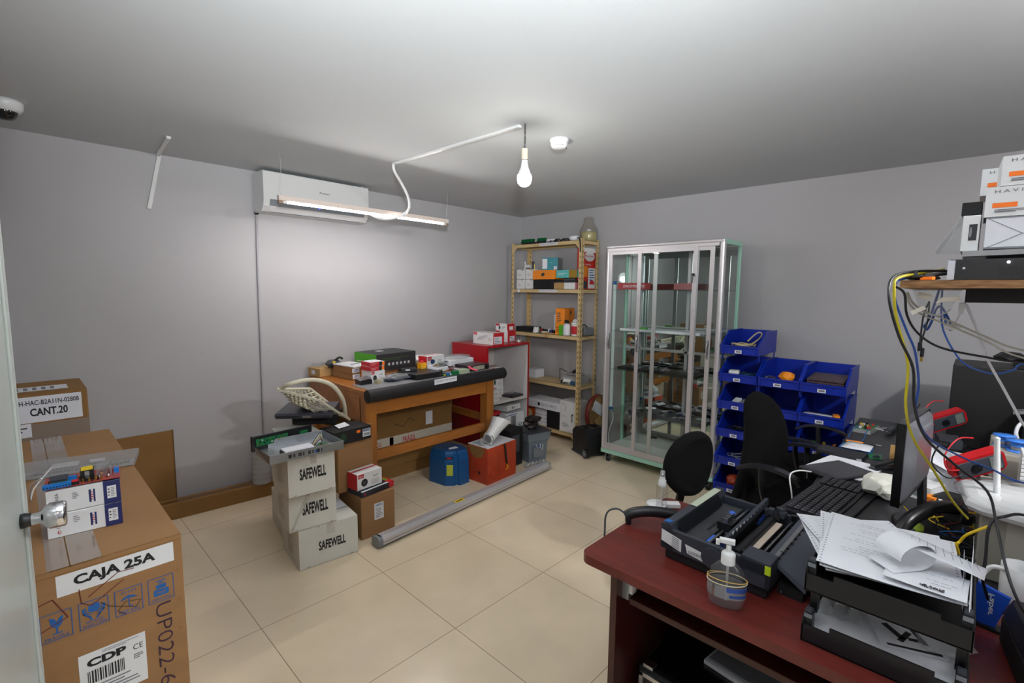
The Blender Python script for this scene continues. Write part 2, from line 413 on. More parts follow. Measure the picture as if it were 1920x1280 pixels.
# ------------------------------------------------------------------ lamps and fittings
EB = mat('lit_bulb', 'fffaf0', emit=85); ET = mat('lit_tube', 'fff8f4', emit=92)
t = thing('light_bulb', 'lit white bulb hanging on a twisted cable from the ceiling', 'light bulb', (1.157, -.466, H))
b = MB(); b.cyl((0, 0, -.12), (0, 0, -.175), .0165, mat('cream_holder', 'cfc8b2', .5)); b.cyl((0, 0, -.172), (0, 0, -.176), .0175, 'bplas'); b.build('lamp_holder', t)
b = MB(); b.lathe([(.015, -.177), (.0165, -.19), (.02, -.21), (.031, -.236), (.0345, -.246)], 'wplas'); b.build('bulb_neck', t)
b = MB(); b.lathe([(.0325, -.242), (.036, -.256), (.0358, -.27), (.031, -.286), (.021, -.297), (.008, -.302), (0, -.3025)], EB); b.build('bulb_globe', t)
b = MB(); b.tube([(-.004, 0, 0), (.0, .002, -.04), (.003, -.002, -.08), (-.007, 0, -.12)], .0016, 'bplas', 6); b.tube([(.004, 0, 0), (.001, -.002, -.04), (0, .002, -.08), (.006, 0, -.12)], .0016, 'bplas', 6); b.build('cable', t)
# surface channel to the bulb, and the flex down to the batten
b = MB(); b.bar((1.122, .661, H-.007), (1.149, -.44, H-.007), .022, .0135, 'wpaint')
solo('cable_channel', 'long white cable channel on the ceiling running to the hanging bulb', 'cable channel', b, bev=.002)
b = MB(); b.tube([(1.12, .66, H-.005), (1.125, .66, H-.05), (1.22, .72, 2.20), (1.30, .76, 2.12), (1.32, .79, 2.05), (1.27, .82, 2.00), (1.19, .86, 1.975), (1.13, .868, 1.975), (1.10, .872, 1.985), (1.085, .876, 1.993)], .009, 'wplas', 10)
solo('flex_cable', 'thick white flex looping down from the ceiling to the lit tube lamp', 'cable', b)
b = MB(); b.bar((.035, 1.594, 2.303), (-.035, 1.594, 1.966), .022, .013, 'wpaint', (0, 1, 0)); 
b.bar((.025, 1.588, 2.30), (-.008, 1.111, 2.30), .022, .014, 'wpaint')
solo('wall_cable_channel', 'short white cable channel bent from the left wall onto the ceiling', 'cable channel', b, bev=.002)
# batten lamp
t = thing('tube_lamp', 'slim lit tube lamp hanging on two wires before the air conditioner', 'lamp', (1.103, .877, 2.012))
b = MB(); b.box(-.634, -.016, -.008, .634, .016, .022, mat('batten_back', 'cdbfb6', .5)); b.box(-.634, .012, -.0175, .634, .016, -.008, mat('batten_back', '', .5)); b.build('housing', t, bev=.001)
b = MB(); b.cyl((-.585, -.004, -.0155), (.585, -.004, -.0155), .006, ET, n=16); b.build('glowing_tube', t)
for sx in (-1, 1):
    b = MB(); b.cyl((sx*.585, -.004, -.0155), (sx*.61, -.004, -.0155), .009, 'wplas'); b.box(sx*.608, -.012, -.026, sx*.634, .012, -.008, mat('brown_end', '8c7460', .5)); b.build('end_cap', t)
    b = MB(); b.tube([(sx*.62, 0, .022), (sx*.6205+.004, 0, .03), (sx*.622, 0, .05), (sx*.622+.006, -.01, .2), (sx*.63, -.012, .29)], .0012, 'steel', 5); b.build('hanging_wire', t)
# smoke detector
b = MB(); b.lathe([(0, 0), (.052, 0), (.052, -.012), (.047, -.016), (.046, -.03), (.040, -.044), (.024, -.05), (0, -.051)], 'wplas', n=36)
for k in range(3):
    for a in range(7):
        if k == 0 or a % 2 == 0:
            r0 = .0405-k*.007; th = math.radians(200+a*9); zz = -.040-k*.0038
            b.rbox((r0*math.cos(th), r0*math.sin(th), zz), (.003, .0055, .0022), 'bplas', rz=math.degrees(th))
b.cyl((.037, -.022, -.036), (.037, -.022, -.046), .0025, 'bplas', n=8)
solo('smoke_detector', 'round white smoke detector on the ceiling beside the hanging bulb', 'smoke detector', b, (1.46, -.44, H), 0)
# cctv dome
t = thing('dome_camera', 'white dome security camera on the ceiling at the far left', 'security camera', (-.628, 1.06, H))
b = MB(); b.lathe([(0, 0), (.062, 0), (.064, -.01), (.061, -.032), (.05, -.045), (.043, -.048)], 'wplas', n=36); b.build('housing', t)
b = MB(); b.lathe([(.043, -.047), (.041, -.062), (.033, -.076), (.018, -.084), (0, -.086)], mat('dark_dome', '0c0b10', .05, coat=.5), n=32); b.build('dome', t)
# air conditioner
t = thing('air_conditioner', 'white wall mounted air conditioner with a grey louvre stripe, below the ceiling', 'air conditioner', (.97, Y1, 2.145))
def acp(k=0): return [(0, -.13), (-.15, -.128), (-.19, -.095), (-.205, -.05), (-.205, .135), (-.19, .14), (0, .14)]
b = MB(); b.prism(acp(), -.40, .385, 'wpaint', 'x'); b.build('body', t, bev=.004)
b = MB(); pass
b.add([(-.36, -.2075, -.050), (.35, -.2075, -.050), (.35, -.1930, -.093), (-.36, -.1930, -.093)], [(0, 3, 2, 1)], 'gplas'); b.box(-.02, -.2035, -.074, -.008, -.2005, -.066, mat('blue_led', '3040ff', emit=3)); b.build('display_stripe', t)
b = MB(); b.add([(-.355, -.1925, -.097), (.345, -.1925, -.097), (.335, -.156, -.1285), (-.345, -.156, -.1285)], [(0, 3, 2, 1)], 'wplas'); b.bar((-.345, -.157, -.130), (.335, -.157, -.130), .003, .003, 'dgrey'); b.build('louvre', t)
b = MB(); b.T = Matrix.Translation((.02, -.2055, .035)); b.add([(x*.075-.03, -.0006, y*.014) for x, y in textmesh('Rosso', .02)[0]], textmesh('Rosso', .02)[1], 'gink'); b.build('badge', t)
b = MB(); b.cyl((.33, -.12, .139), (.36, -.17, .139), .012, 'wplas'); b.cyl((.362, -.172, .135), (.37, -.18, .138), .009, 'bplas'); b.build('cable_tail', t)
# drain pipe down the wall
b = MB(); b.tube([(.585, 1.588, 2.005), (.58, 1.592, 1.7), (.577, 1.592, 1.2), (.575, 1.592, .6), (.572, 1.592, .17)], .0075, mat('grey_pipe', 'a9a8ae', .5), 8, 3)
b.lathe([(0, -.014), (.012, -.013), (.016, 0), (.012, .013), (0, .014)], 'bplas', c=(.583, 1.584, 2.018), n=14); b.tube([(.583, 1.58, 2.02), (.6, 1.56, 2.03), (.615, 1.56, 2.045)], .006, 'gplas', 8)
solo('drain_pipe', 'thin grey drain pipe running down the wall below the air conditioner', 'pipe', b)
# ------------------------------------------------------------------ cartons at the left wall
def uv_frame(b, f, sz, u0, v0, u1, v1, wd=.0016, m='bink'):
    b.dline(f, sz, [(u0, v0), (u1, v0), (u1, v1), (u0, v1), (u0, v0)], wd, m)
def caja(b, sz):
    f = 'f'
    def U(x): return (x+.79)/.39     # world x -> u ; box spans -.79..-.40
    def V(z): return z/.85
    b.dec(f, sz, (U(-.637), V(.786), U(-.418), V(.836)), 'white')
    b.dtext(f, sz, (U(-.608), V(.7965), U(-.456), V(.8265)), 'CAJA 25A', 'ink', .04)
    b.dec('t', sz, (0, .0, 1, .004), 'card3'); b.dec('f', sz, (0, .985, 1, .9885), 'card3')
    b.dec('t', sz, (.36, .0, .60, 1), 'film')
    b.dec('t', sz, (.455, .0, .462, 1), 'card3')
    # handling marks
    for i, (cap1, cap2) in enumerate((('FRAGILE', ''), ('HANDLE', 'WITH CARE'), ('', 'KEEP DRY'), ('', '100KG MAX'))):
        x = -.668+i*.0645; u0, u1, v0, v1 = U(x), U(x+.052), V(.690), V(.754)
        uv_frame(b, f, sz, u0, v0, u1, v1)
        q = lambda a, c: (u0+(u1-u0)*a, v0+(v1-v0)*c)
        if i == 0:
            b.dpoly(f, sz, [q(.28, .85), q(.33, .55), q(.45, .45), q(.58, .45), q(.7, .58), q(.74, .85), q(.6, .78), q(.52, .66), q(.44, .8)], 'bink'); b.dec(f, sz, (*q(.48, .24), *q(.54, .46)), 'bink'); b.dec(f, sz, (*q(.34, .21), *q(.68, .25)), 'bink')
            b.dtext(f, sz, (*q(.12, .05), *q(.88, .15)), 'FRAGILE', 'bink')
        if i == 1:
            b.dpoly(f, sz, [q(.3, .62), q(.42, .55), q(.62, .55), q(.72, .66), q(.7, .84), q(.52, .9), q(.32, .82)], 'bink')
            for sx in (0, 1):
                g = lambda a, c: q(1-a if sx else a, c)
                b.dline(f, sz, [g(.13, .75), g(.17, .55), g(.33, .42), g(.4, .3)], .004, 'bink'); b.dline(f, sz, [g(.2, .78), g(.26, .56), g(.4, .5)], .002, 'bink')
            b.dtext(f, sz, (*q(.2, .17), *q(.8, .26)), 'HANDLE', 'bink'); b.dtext(f, sz, (*q(.08, .04), *q(.92, .13)), 'WITH CARE', 'bink')
        if i == 2:
            b.dpoly(f, sz, [q(.18, .55), q(.3, .66), q(.5, .72), q(.7, .66), q(.84, .55), q(.6, .6), q(.4, .6)], 'bink'); b.dline(f, sz, [q(.5, .6), q(.5, .3), q(.56, .24), q(.62, .3)], .002, 'bink')
            for j in range(5): b.dline(f, sz, [q(.25+j*.12, .82), q(.29+j*.12, .9)], .0016, 'bink')
            b.dtext(f, sz, (*q(.12, .06), *q(.88, .16)), 'KEEP DRY', 'bink')
        if i == 3:
            b.dec(f, sz, (*q(.2, .24), *q(.8, .5)), 'bink'); b.dtext(f, sz, (*q(.32, .32), *q(.68, .42)), 'MAX', 'card'); b.dec(f, sz, (*q(.3, .53), *q(.7, .7)), 'bink'); b.dec(f, sz, (*q(.42, .74), *q(.58, .8)), 'bink'); b.dec(f, sz, (*q(.3, .83), *q(.7, .87)), 'bink')
            b.dtext(f, sz, (*q(.12, .06), *q(.88, .16)), '100KG MAX', 'bink')
    # shipping label
    b.dec(f, sz, (U(-.612), V(.50), U(-.487), V(.628)), 'white')
    b.dtext(f, sz, (U(-.598), V(.592), U(-.525), V(.612)), 'CDP', 'ink', .05)
    b.dtext(f, sz, (U(-.512), V(.590), U(-.493), V(.604)), 'CE', 'ink')
    b.dlines(f, sz, (U(-.57), V(.616), U(-.495), V(.624)), 2, 'gink')
    b.bars(f, sz, (U(-.598), V(.55), U(-.53), V(.582)), 'ink'); b.dlines(f, sz, (U(-.605), V(.505), U(-.495), V(.545)), 5, 'gink')
    b.dlines(f, sz, (U(-.512), V(.566), U(-.492), V(.58)), 3, 'ink')
    # marker writing
    v, fc = textmesh('UP022-6', -.012); x0, x1, z0, z1 = -.462, -.430, .46, .684
    b.add([(b._fp(f, sz, U(x0+(y)*(x1-x0)), V(z1-x*(z1-z0)), .0013)) for x, y in v], fc, mat('marker_violet', '3a2038', .6))
    b.dline(f, sz, [(U(-.69), V(.775)), (U(-.645), V(.786)), (U(-.622), V(.735)), (U(-.675), V(.715))], .0022, 'rink')
    b.dline(f, sz, [(U(-.60), V(.79)), (U(-.598), V(.755)), (U(-.58), V(.742)), (U(-.52), V(.78))], .0018, 'rink')
    b.dline(f, sz, [(U(-.585), V(.765)), (U(-.53), V(.802)), (U(-.5), V(.80))], .002, 'rink')
    b.dline(f, sz, [(U(-.565), V(.742)), (U(-.55), V(.725)), (U(-.5), V(.70)), (U(-.49), V(.715)), (U(-.52), V(.722)), (U(-.535), V(.705)), (U(-.52), V(.69))], .0012, 'ink')
    for z in (.76, .68, .6): b.dline(f, sz, [(U(-.418), V(z)), (U(-.411), V(z-.006))], .002, 'card3'); b.dline(f, sz, [(U(-.414), V(z+.003)), (U(-.407), V(z-.004))], .002, 'card3')
carton('cardboard_box', 'big brown cardboard box marked CAJA 25A at the door', 'box', (.39, 1.325, .85), (-.595, -.0475, 0), 0, 'card', caja)
def cant(b, sz):
    X = lambda x: (x+.801)/.36; Z = lambda z: z/.997
    b.dec('f', sz, (X(-.715), Z(.865), X(-.463), Z(.984)), 'paper'); b.dtext('f', sz, (X(-.688), Z(.945), X(-.472), Z(.967)), 'DH-HAC-B2A11N-0280B', 'ink', .015); b.dtext('f', sz, (X(-.640), Z(.894), X(-.514), Z(.930)), 'CANT.20', 'ink', .03)
    b.dec('f', sz, (X(-.74), Z(.80), X(-.64), Z(.862)), 'paper'); b.dlines('f', sz, (X(-.70), Z(.82), X(-.65), Z(.85)), 2, 'ink'); b.dec('f', sz, (X(-.69), Z(.808), X(-.68), Z(.82)), 'ink')
    b.dec('t', sz, (.2, .2, .83, .55), 'paper', .0007)
    for i in range(5): b.dec('t', sz, (.32+i*.085, .27, .36+i*.085, .48), 'gink', .001)
    b.dec('f', sz, (.2, .6, 1, .86), 'film', .0004)
carton('cardboard_box', 'brown cardboard box labelled CANT.20 against the wall behind the big box', 'box', (.36, .38, .997), (-.621, 1.09, 0), 0, 'card3', cant)
# flattened sheet leaning on the wall
b = MB(); b.box(-.36, 0, 0, .0, .012, .555, 'card3'); b.box(-.0015, -.003, 0, .0035, .015, .557, mat('cut_edge', '6f5030', .8))
solo('cardboard_sheet', 'brown cardboard sheet leaning on the wall behind the big box', 'cardboard', b, (.009, 1.574, 0.001))
# long low carton on the floor along the wall
b = MB(); b.box(-.46, -.055, 0, .46, .055, .10, 'card3'); b.dec('t', (.92, .11, .10), (0, .3, 1, .7), 'tape')
solo('long_carton', 'long low brown carton lying on the floor along the left wall', 'box', b, (.23, 1.492, 0), -4.2, bev=.002)
# clear jug-like plastic cover
b = MB(); rr = .062
prof = [(0.0, 0)]+[(rr*(1+.035*math.sin(k*1.57)), k*.0095) for k in range(28)]+[(.045, .275), (.02, .29), (0, .292)]
b.lathe(prof, 'haze', n=24); 
solo('plastic_jug', 'cloudy ribbed plastic jug standing on the long carton by the wall', 'jug', b, (.50, 1.455, .101))
# two camera cartons with navy ends on the big box
def qasa(k):
    def fn(b, sz):
        b.dec('f', sz, (.76, 0, 1, 1), 'navy'); b.dec('t', sz, (.76, 0, 1, 1), 'navy'); b.dec('r', sz, (0, 0, 1, 1), 'navy')
        b.dec('f', sz, (.81, .22, .94, .78), 'white', .0009); b.dlines('f', sz, (.865, .28, .93, .72), 6, 'gink'); b.dlines('f', sz, (.82, .3, .85, .7), 3, 'ink')
        b.dec('f', sz, (.56, .22, .59, .78), 'navy'); b.dec('f', sz, (.62, .22, .645, .78), 'navy'); b.dlines('f', sz, (.59, .3, .62, .7), 4, 'red')
        b.dlines('f', sz, (.34, .5, .43, .8), 4, 'gink')
        v, fc = textmesh('QASA', .01)
        b.add([b._fp('f', sz, .17-y*.05, .38+x*.5, .0013) for x, y in v], fc, 'gink')
        b.dline('f', sz, [(.15+.02*math.cos(a*.7), .22+.07*math.sin(a*.7)) for a in range(1, 10)], .0014, 'red')
    return fn
carton('camera_box', 'white box with navy end, lower of two under the circuit board', 'box', (.146, .10, .060), (-.562, -.476, .851), -6, 'white', qasa(0), 'white boxes with navy ends')
carton('camera_box', 'white box with navy end, upper of two carrying the circuit board', 'box', (.144, .10, .060), (-.561, -.474, .9125), -6, 'white', qasa(1), 'white boxes with navy ends')
t = thing('circuit_board', 'red bare circuit board with blue terminals and yellow transformer', 'circuit board', (-.562, -.474, .975), -6)
b = MB(); b.box(-.075, -.05, .002, .075, .05, .0038, 'pcbr')
for k in range(60): b.cbox((random.uniform(-.07, .07), random.uniform(-.045, .045), .0055), (random.uniform(.002, .006), random.uniform(.002, .005), .004), random.choice(('bplas', 'steel', 'orange', 'white', 'bplas')))
b.build('board', t)
b = MB(); b.box(-.075, -.052, .0038, -.022, -.042, .015, mat('terminal_blue', '1874c4', .4)); 
for k in range(9): b.cyl((-.072+k*.0058, -.0525, .008), (-.072+k*.0058, -.052, .008), .0017, 'bplas', n=8)
b.box(.062, -.01, .004, .073, .004, .017, mat('terminal_blue', '', .4)); b.build('terminal_block', t); b = MB(); b.box(-.03, -.02, .004, -.012, -.008, .018, mat('terminal_blue', '', .4)); b.build('terminal_block', t)
b = MB(); b.box(-.005, -.03, .004, .022, 0, .030, 'bplas'); b.box(-.003, -.026, .030, .020, -.004, .034, 'yellow'); b.box(.004, -.031, .008, .013, -.0295, .028, 'steel'); b.build('transformer', t)
b = MB(); b.box(.026, -.015, .004, .050, .015, .032, 'plas'); b.box(.054, -.02, .004, .058, .02, .03, 'steel'); b.build('heat_sink', t)
b = MB(); b.box(-.022, -.05, .004, -.007, -.04, .012, 'bplas'); b.box(-.021, -.05, .012, -.008, -.04, .0155, 'red')
b.rbox((-.045, -.02, .02), (.034, .024, .004), 'dgrey', rx=12); b.box(-.06, -.03, .004, -.03, -.015, .012, 'pcb')
for k in range(7): b.cyl((.0+k*.006, -.042, .004), (.0+k*.006, -.042, .014), .0022, 'bplas' if k % 2 else 'gold', n=8)
b.build('relay', t)
# clear rail package and a white lead
t = thing('plastic_rail', 'clear plastic component rail lying across the big box', 'packaging', (-.53, .09, .852), -13)
b = MB(); b.box(-.165, -.085, 0, .155, .075, .018, 'film'); b.build('sleeve', t)
b = MB(); b.box(-.155, -.08, .002, .15, -.035, .010, 'haze')
for k in range(44): b.box(-.15+k*.0067, -.079, .010, -.147+k*.0067, -.04, .013, 'steel')
b.box(-.08, .0, .004, -.01, .03, .012, 'white'); b.box(.02, .01, .004, .06, .03, .01, 'paper'); b.build('strip', t)
b = MB(); b.tube([(-.64, -.43, .985), (-.66, -.36, .95), (-.665, -.27, .88), (-.655, -.18, .886), (-.63, -.08, .889), (-.61, .0, .89)], .0022, 'wplas', 6)
solo('white_lead', 'thin white lead curling behind the circuit board on the big box', 'cable', b)

# ------------------------------------------------------------------ white cartons and chassis
def safe(n):
    def fn(b, sz):
        r = {1: (.24, .38, .80, .66), 2: (.28, .36, .82, .66), 3: (.32, .36, .78, .60)}[n]
        b.dtext('f', sz, r, 'SAFEWELL', 'ink', .035)
        b.dlines('l', sz, (.35, .2, .75, .8), 9, mat('faint_print', 'b3aea4', .7), n)
        b.dec('t', sz, (.0, .46, 1, .49), 'gink') if n == 3 else None
        b.dec('t', sz, (.55, .52, .98, .8), 'paper') if n == 3 else None
        b.dec('f', sz, (.46, .74, .6, 1), clear('tape_white', 'ffffff', .5, .2, 1, 'd8d8d2')) if n != 2 else None
        if n == 2: b.dpoly('f', sz, [(.02, .05), (.08, .02), (.5, .98), (.42, 1)], clear('tape_white', 'ffffff', .5, .2, 1, 'd8d8d2'), .0015)
        for a, c in ((.12, .03), (.5, .97), (.86, .02), (.3, .985)): b.dline('f', sz, [(a, c), (a+.05, c+.01)], .003, mat('scuffed_card', '8f7f66', .8))
        b.dline('f', sz, [(0.002, 0), (0.002, 1)], .0025, mat('scuffed_card', '', .8)); b.dline('f', sz, [(0, .003), (1, .003)], .002, mat('scuffed_card', '', .8))
    return fn
G = 'white cartons lettered SAFEWELL'
carton('carton', 'white SAFEWELL carton at the bottom of the stack, on the floor', 'box', (.320, .30, .217), (.470, .449, 0), -6, 'safe', safe(3), G)
carton('carton', 'white SAFEWELL carton, middle one of the stack', 'box', (.245, .30, .215), (.395, .463, .2185), -7, 'safe', safe(2), G)
carton('carton', 'white SAFEWELL carton, top one under the open grey chassis', 'box', (.236, .30, .212), (.366, .399, .4345), -6, 'safe', safe(1), G)
carton('carton', 'plain white carton on the floor behind the SAFEWELL stack', 'box', (.22, .38, .215), (.492, .825, 0), -10, 'safe', None)
carton('carton', 'plain white carton behind the top SAFEWELL carton', 'box', (.22, .24, .415), (.485, .775, .2155), -7, 'safe', None)
# open steel chassis with boards
t = thing('open_chassis', 'open grey steel chassis tray with power supply inside', 'computer chassis', (.340, .345, .649), -2)
b = MB(); b.box(-.20, -.14, 0, .165, .13, .002, 'zinc'); b.box(-.20, -.142, 0, .165, -.140, .044, 'zinc'); b.box(.163, -.14, 0, .165, .13, .042, 'zinc'); b.box(-.20, .128, 0, .165, .13, .042, 'zinc')
b.add([(-.20, -.14, .0), (-.20, -.14, .044), (-.225, .0, .06), (-.20, .06, .0)], [(0, 1, 2, 3), (3, 2, 1, 0)], 'zinc')
for k, (x, w_) in enumerate(((-.115, .016), (-.092, .010), (-.068, .018), (-.045, .006), (-.02, .014), (.0, .008), (.02, .018), (.045, .006))):
    b.box(x, -.1432, .012, x+w_, -.142, .030, 'dgrey' if k % 3 else 'ink')
b.box(.012, -.1436, .014, .024, -.1425, .026, 'bink'); b.build('tray', t, bev=.0008)
b = MB(); b.box(-.12, -.10, .003, .03, -.03, .030, 'bplas'); b.box(-.115, -.104, .010, .028, -.030, .036, 'paper'); b.build('power_supply', t, bev=.004)
b = MB()
for k in range(7): b.tube([(.03, -.08+k*.006, .02), (.06+k*.004, -.09+k*.01, .05+.006*k), (.09, -.05, .03+.004*k), (.11, -.02+k*.006, .01)], .0016, ('white', 'rink', 'steel', 'yellow', 'white', 'bplas', 'steel')[k], 6)
b.cyl((.05, -.06, .003), (.05, -.06, .035), .008, 'steel'); b.cyl((.075, -.07, .003), (.075, -.07, .028), .006, mat('cap_brown', '5c4030', .4)); b.build('wiring', t)
b = MB(); b.box(.05, -.09, .003, .13, .02, .006, 'pcb'); b.build('mainboard', t)
t = thing('drive_backplane', 'black upright panel with green circuit board behind the grey chassis', 'circuit board', (.345, .486, .649), 4)
b = MB(); b.box(-.20, 0, 0, .115, .012, .075, 'bplas'); b.box(-.206, -.012, 0, -.198, .012, .078, 'bplas'); b.build('panel', t)
b = MB(); b.box(-.185, -.003, .022, -.02, .0, .060, 'pcb'); b.box(.045, -.003, .03, .09, .0, .055, 'pcb')
for k in range(14): b.cbox((-.178+k*.012, -.005, .035+(k % 3)*.008), (.006, .004, .006), random.choice(('bplas', 'white', 'gold')))
b.build('board', t)
# dark slanted recorder and its black carton behind
carton('black_box', 'black box under the slanted dark grey recorder', 'box', (.26, .20, .05), (.66, .86, .642), -38, 'bmat')
t = thing('video_recorder', 'dark grey slab recorder lying at a slant on the black box', 'recorder', (.60, .85, .700), -38)
b = MB(); b.prism([(-.13, .0), (-.15, .022), (-.135, .034), (.13, .044), (.13, .0)], -.16, .16, mat('slate_plastic', '41414c', .35), 'x'); b.build('housing', t, bev=.004)
b = MB(); b.box(-.0, -.150, .008, .05, -.1475, .022, 'steel'); b.box(-.15, -.151, .015, -.02, -.149, .019, 'bplas'); b.build('front_panel', t)
carton('brown_box', 'brown cardboard box carrying the black recorder with orange sticker', 'box', (.235, .20, .30), (.735, .625, .262), 2, 'card', lambda b, sz: (b.dec('t', sz, (0, .45, 1, .55), 'tape')))
def bdvr(b, sz):
    b.dec('f', sz, (.60, .62, .70, .82), 'tag'); b.dec('f', sz, (.76, .22, .98, .82), 'paper'); b.bars('f', sz, (.79, .3, .96, .5), 'ink'); b.dec('f', sz, (.77, .6, .97, .8), 'bink')
    b.dpoly('f', sz, [(.25+.08*math.cos(a*.5), .5+.3*math.sin(a*.5)) for a in range(12)], mat('dark_green_print', '163a22', .5))
carton('dvr_box', 'black recorder box with orange sticker on the brown cardboard box', 'box', (.25, .16, .082), (.712, .59, .563), 3, 'bmat', bdvr)
b = MB(); b.sheet([(-.045, -.03, .002), (.04, -.025, .002), (.045, .03, .012), (-.03, .03, .008)], 'paper'); solo('paper_slip', 'white paper slip on the black recorder box', 'paper', b, (.69, .60, .647), 12)
def low(b, sz):
    b.dec('f', sz, (.38, .38, .66, .78), 'white'); b.dtext('f', sz, (.42, .70, .62, .755), 'DAEWOO', 'bink', .04); b.dlines('f', sz, (.42, .42, .63, .66), 6, 'gink'); b.dec('t', sz, (0, .45, 1, .55), 'tape'); b.dec('f', sz, (.0, .0, .02, 1), 'card3')
carton('brown_box', 'brown cardboard box on the floor with a white shipping label', 'box', (.222, .30, .258), (.801, .520, 0), -2, 'card', low)
b = MB(); b.sheet([(-.07, -.03, 0), (.07, -.03, 0), (.08, .04, .008), (-.06, .04, .0)], 'card2', .003); solo('cardboard_flap', 'small cardboard scrap poking out beside the recorder box', 'cardboard', b, (.86, .69, .60), 10)
def hik(img='dark', end='l'):
    def fn(b, sz):
        b.dec('f', sz, (.03, .72, .26, .97), 'red'); b.dtext('f', sz, (.06, .79, .23, .89), 'Hikvision', 'white'); 
        b.dec(end, sz, (0, 0, 1, 1), 'red'); b.dec('t', sz, (0, .55, 1, .72), 'red')
        if img == 'dark': b.dpoly('f', sz, [(.28+.13*math.cos(a*.42)*(1.0), .40+.24*math.sin(a*.42)) for a in range(15)], 'ink'); b.dpoly('f', sz, [(.28+.07*math.cos(a*.42), .40+.13*math.sin(a*.42)) for a in range(15)], 'dgrey', .0013)
        if img == 'light': b.dpoly('f', sz, [(.2, .3), (.25, .6), (.6, .8), (.62, .62), (.35, .4)], mat('pale_grey_print', 'c0c2c6', .5)); b.dpoly('f', sz, [(.17+.05*math.cos(a*.5), .25+.1*math.sin(a*.5)) for a in range(12)], 'gink')
        if img == 'green': b.dpoly('f', sz, [(.25+.09*math.cos(a*.5), .45+.25*math.sin(a*.5)) for a in range(12)], mat('deep_green', '1d4a3a', .5))
        if img == 'blue':
            b.dpoly('f', sz, [(.32+.13*math.cos(a*.5), .62+.16*math.sin(a*.5)) for a in range(12)], mat('blue_figure', '243c66', .5)); b.dpoly('f', sz, [(.25, .25), (.5, .45), (.8, .3), (.95, .2), (.4, .1)], mat('tan_figure', 'a08a6a', .5), .0013)
        b.dlines('f', sz, (.55, .12, .92, .46), 5, mat('faint_print', '', .7), 5); b.dlines('f', sz, (.62, .58, .93, .72), 2, 'gink', 3)
    return fn
carton('camera_box', 'white camera box with red end on the long dark box beside the SAFEWELL stack', 'box', (.175, .10, .098), (.762, .462, .296), 6, 'white', hik('dark'))
def blr(b, sz): b.dec('f', sz, (.84, 0, 1, 1), 'red'); b.dec('t', sz, (.84, 0, 1, 1), 'red'); b.dlines('f', sz, (.05, .2, .12, .8), 3, 'red'); b.dec('r', sz, (0, 0, 1, 1), 'red'); b.dec('t', sz, (.87, .3, .95, .6), 'green', .001); b.dec('t', sz, (0, 0, .84, .12), 'paper')
carton('power_box', 'flat dark box with red end under the white camera box', 'box', (.235, .14, .034), (.80, .458, .2595), 8, mat('dark_navy_card', '1d1f2e', .45), blr)
# woven basket tipped on edge
t = thing('plastic_basket', 'cream woven plastic basket lying tipped above the recorders', 'basket', (.594, .653, .775), 0)
def basket():
    # tray: tilted shallow diamond bowl; rim corners in world-ish local space
    P = [Vector((-.212, .15, .121)), Vector((.10, .40, .045)), Vector((.262, .15, -.160)), Vector((-.04, -.06, .060))]   # left, far, right, near
    P = [p*.95 for p in P]
    c = sum(P, Vector())/4
    up = (P[1]-P[0]).cross(P[2]-P[0]).normalized()
    if up.z < 0: up = -up
    n = 10; b = MB()
    def pt(u, v):
        p = (P[0]*(1-u)+P[1]*u)*(1-v)+(P[3]*(1-u)+P[2]*u)*v
        d = 16*u*(1-u)*v*(1-v)
        return p-up*.065*min(1, d*1.5)
    W = mat('basket_cream', 'd6d2bd', .5)
    for i in range(n+1):
        for j in range(n+1):
            if i < n:
                a, q = pt(i/n, j/n), pt((i+1)/n, j/n); b.bar(a, q, .012, .005, W, up)
            if j < n:
                a, q = pt(i/n, j/n), pt(i/n, (j+1)/n); b.bar(a, q, .012, .005, W, up)
    for i in range(n):
        for j in range(n):
            b.rbox(pt((i+.5)/n, (j+.5)/n), (.030, .030, .003), mat('basket_weave', 'b5b09a', .6), rz=45*((i+j) % 2), ry=15)
    b.build('bowl', t)
    b = MB()
    for k in range(4): b.bar(P[k], P[(k+1) % 4], .016, .012, W, up)
    b.build('rim', t)
    b = MB(); A = P[0].lerp(P[1], .1); B_ = P[2].lerp(P[1], .1)
    b.tube([A, (-.16, .06, .155), (-.03, .05, .165), (.09, .05, .115), (.18, .09, .0), B_], .013, W, 8); b.build('handle', t)
basket()
# ------------------------------------------------------------------ wooden work table and what is on and under it
WT = (1.53, 1.10)     # spans x .90..2.16, y .67..1.55, top z .82
t = thing('work_table', 'varnished wooden work table with a rolled black mat along its front edge', 'table', (1.50, 1.11, 0))
b = MB(); b.box(-.60, -.43, .785, .62, .43, .82, 'wood'); b.build('tabletop', t, bev=.004)
for sx, sy in ((-1, -1), (1, -1), (-1, 1), (1, 1)):
    b = MB(); x = -.56 if sx < 0 else .525; b.box(x-.04, sy*.385-.04, 0, x+.04, sy*.385+.04, .785, 'woodv'); b.build('leg', t, bev=.003)
b = MB(); b.box(-.52, -.417, .655, .485, -.40, .785, 'wood'); b.build('long_apron', t, bev=.002)
b = MB(); b.box(-.60, -.36, .60, -.58, .36, .785, 'wood'); b.build('side_apron', t, bev=.002)
b = MB(); b.box(.545, -.36, .655, .565, .36, .785, 'wood'); b.build('side_apron', t, bev=.002)
b = MB(); b.box(-.52, -.416, .335, .485, -.385, .405, 'wood'); b.build('stretcher', t, bev=.003)
b = MB(); b.box(-.575, -.36, .40, -.545, .36, .46, 'wood'); b.build('stretcher', t, bev=.003)
b = MB(); b.box(.51, -.36, .40, .54, .36, .46, 'wood'); b.build('stretcher', t, bev=.003)
t = thing('rubber_mat', 'black rubber mat on the work table rolled up along the front edge', 'mat', (1.50, .68, .8205))
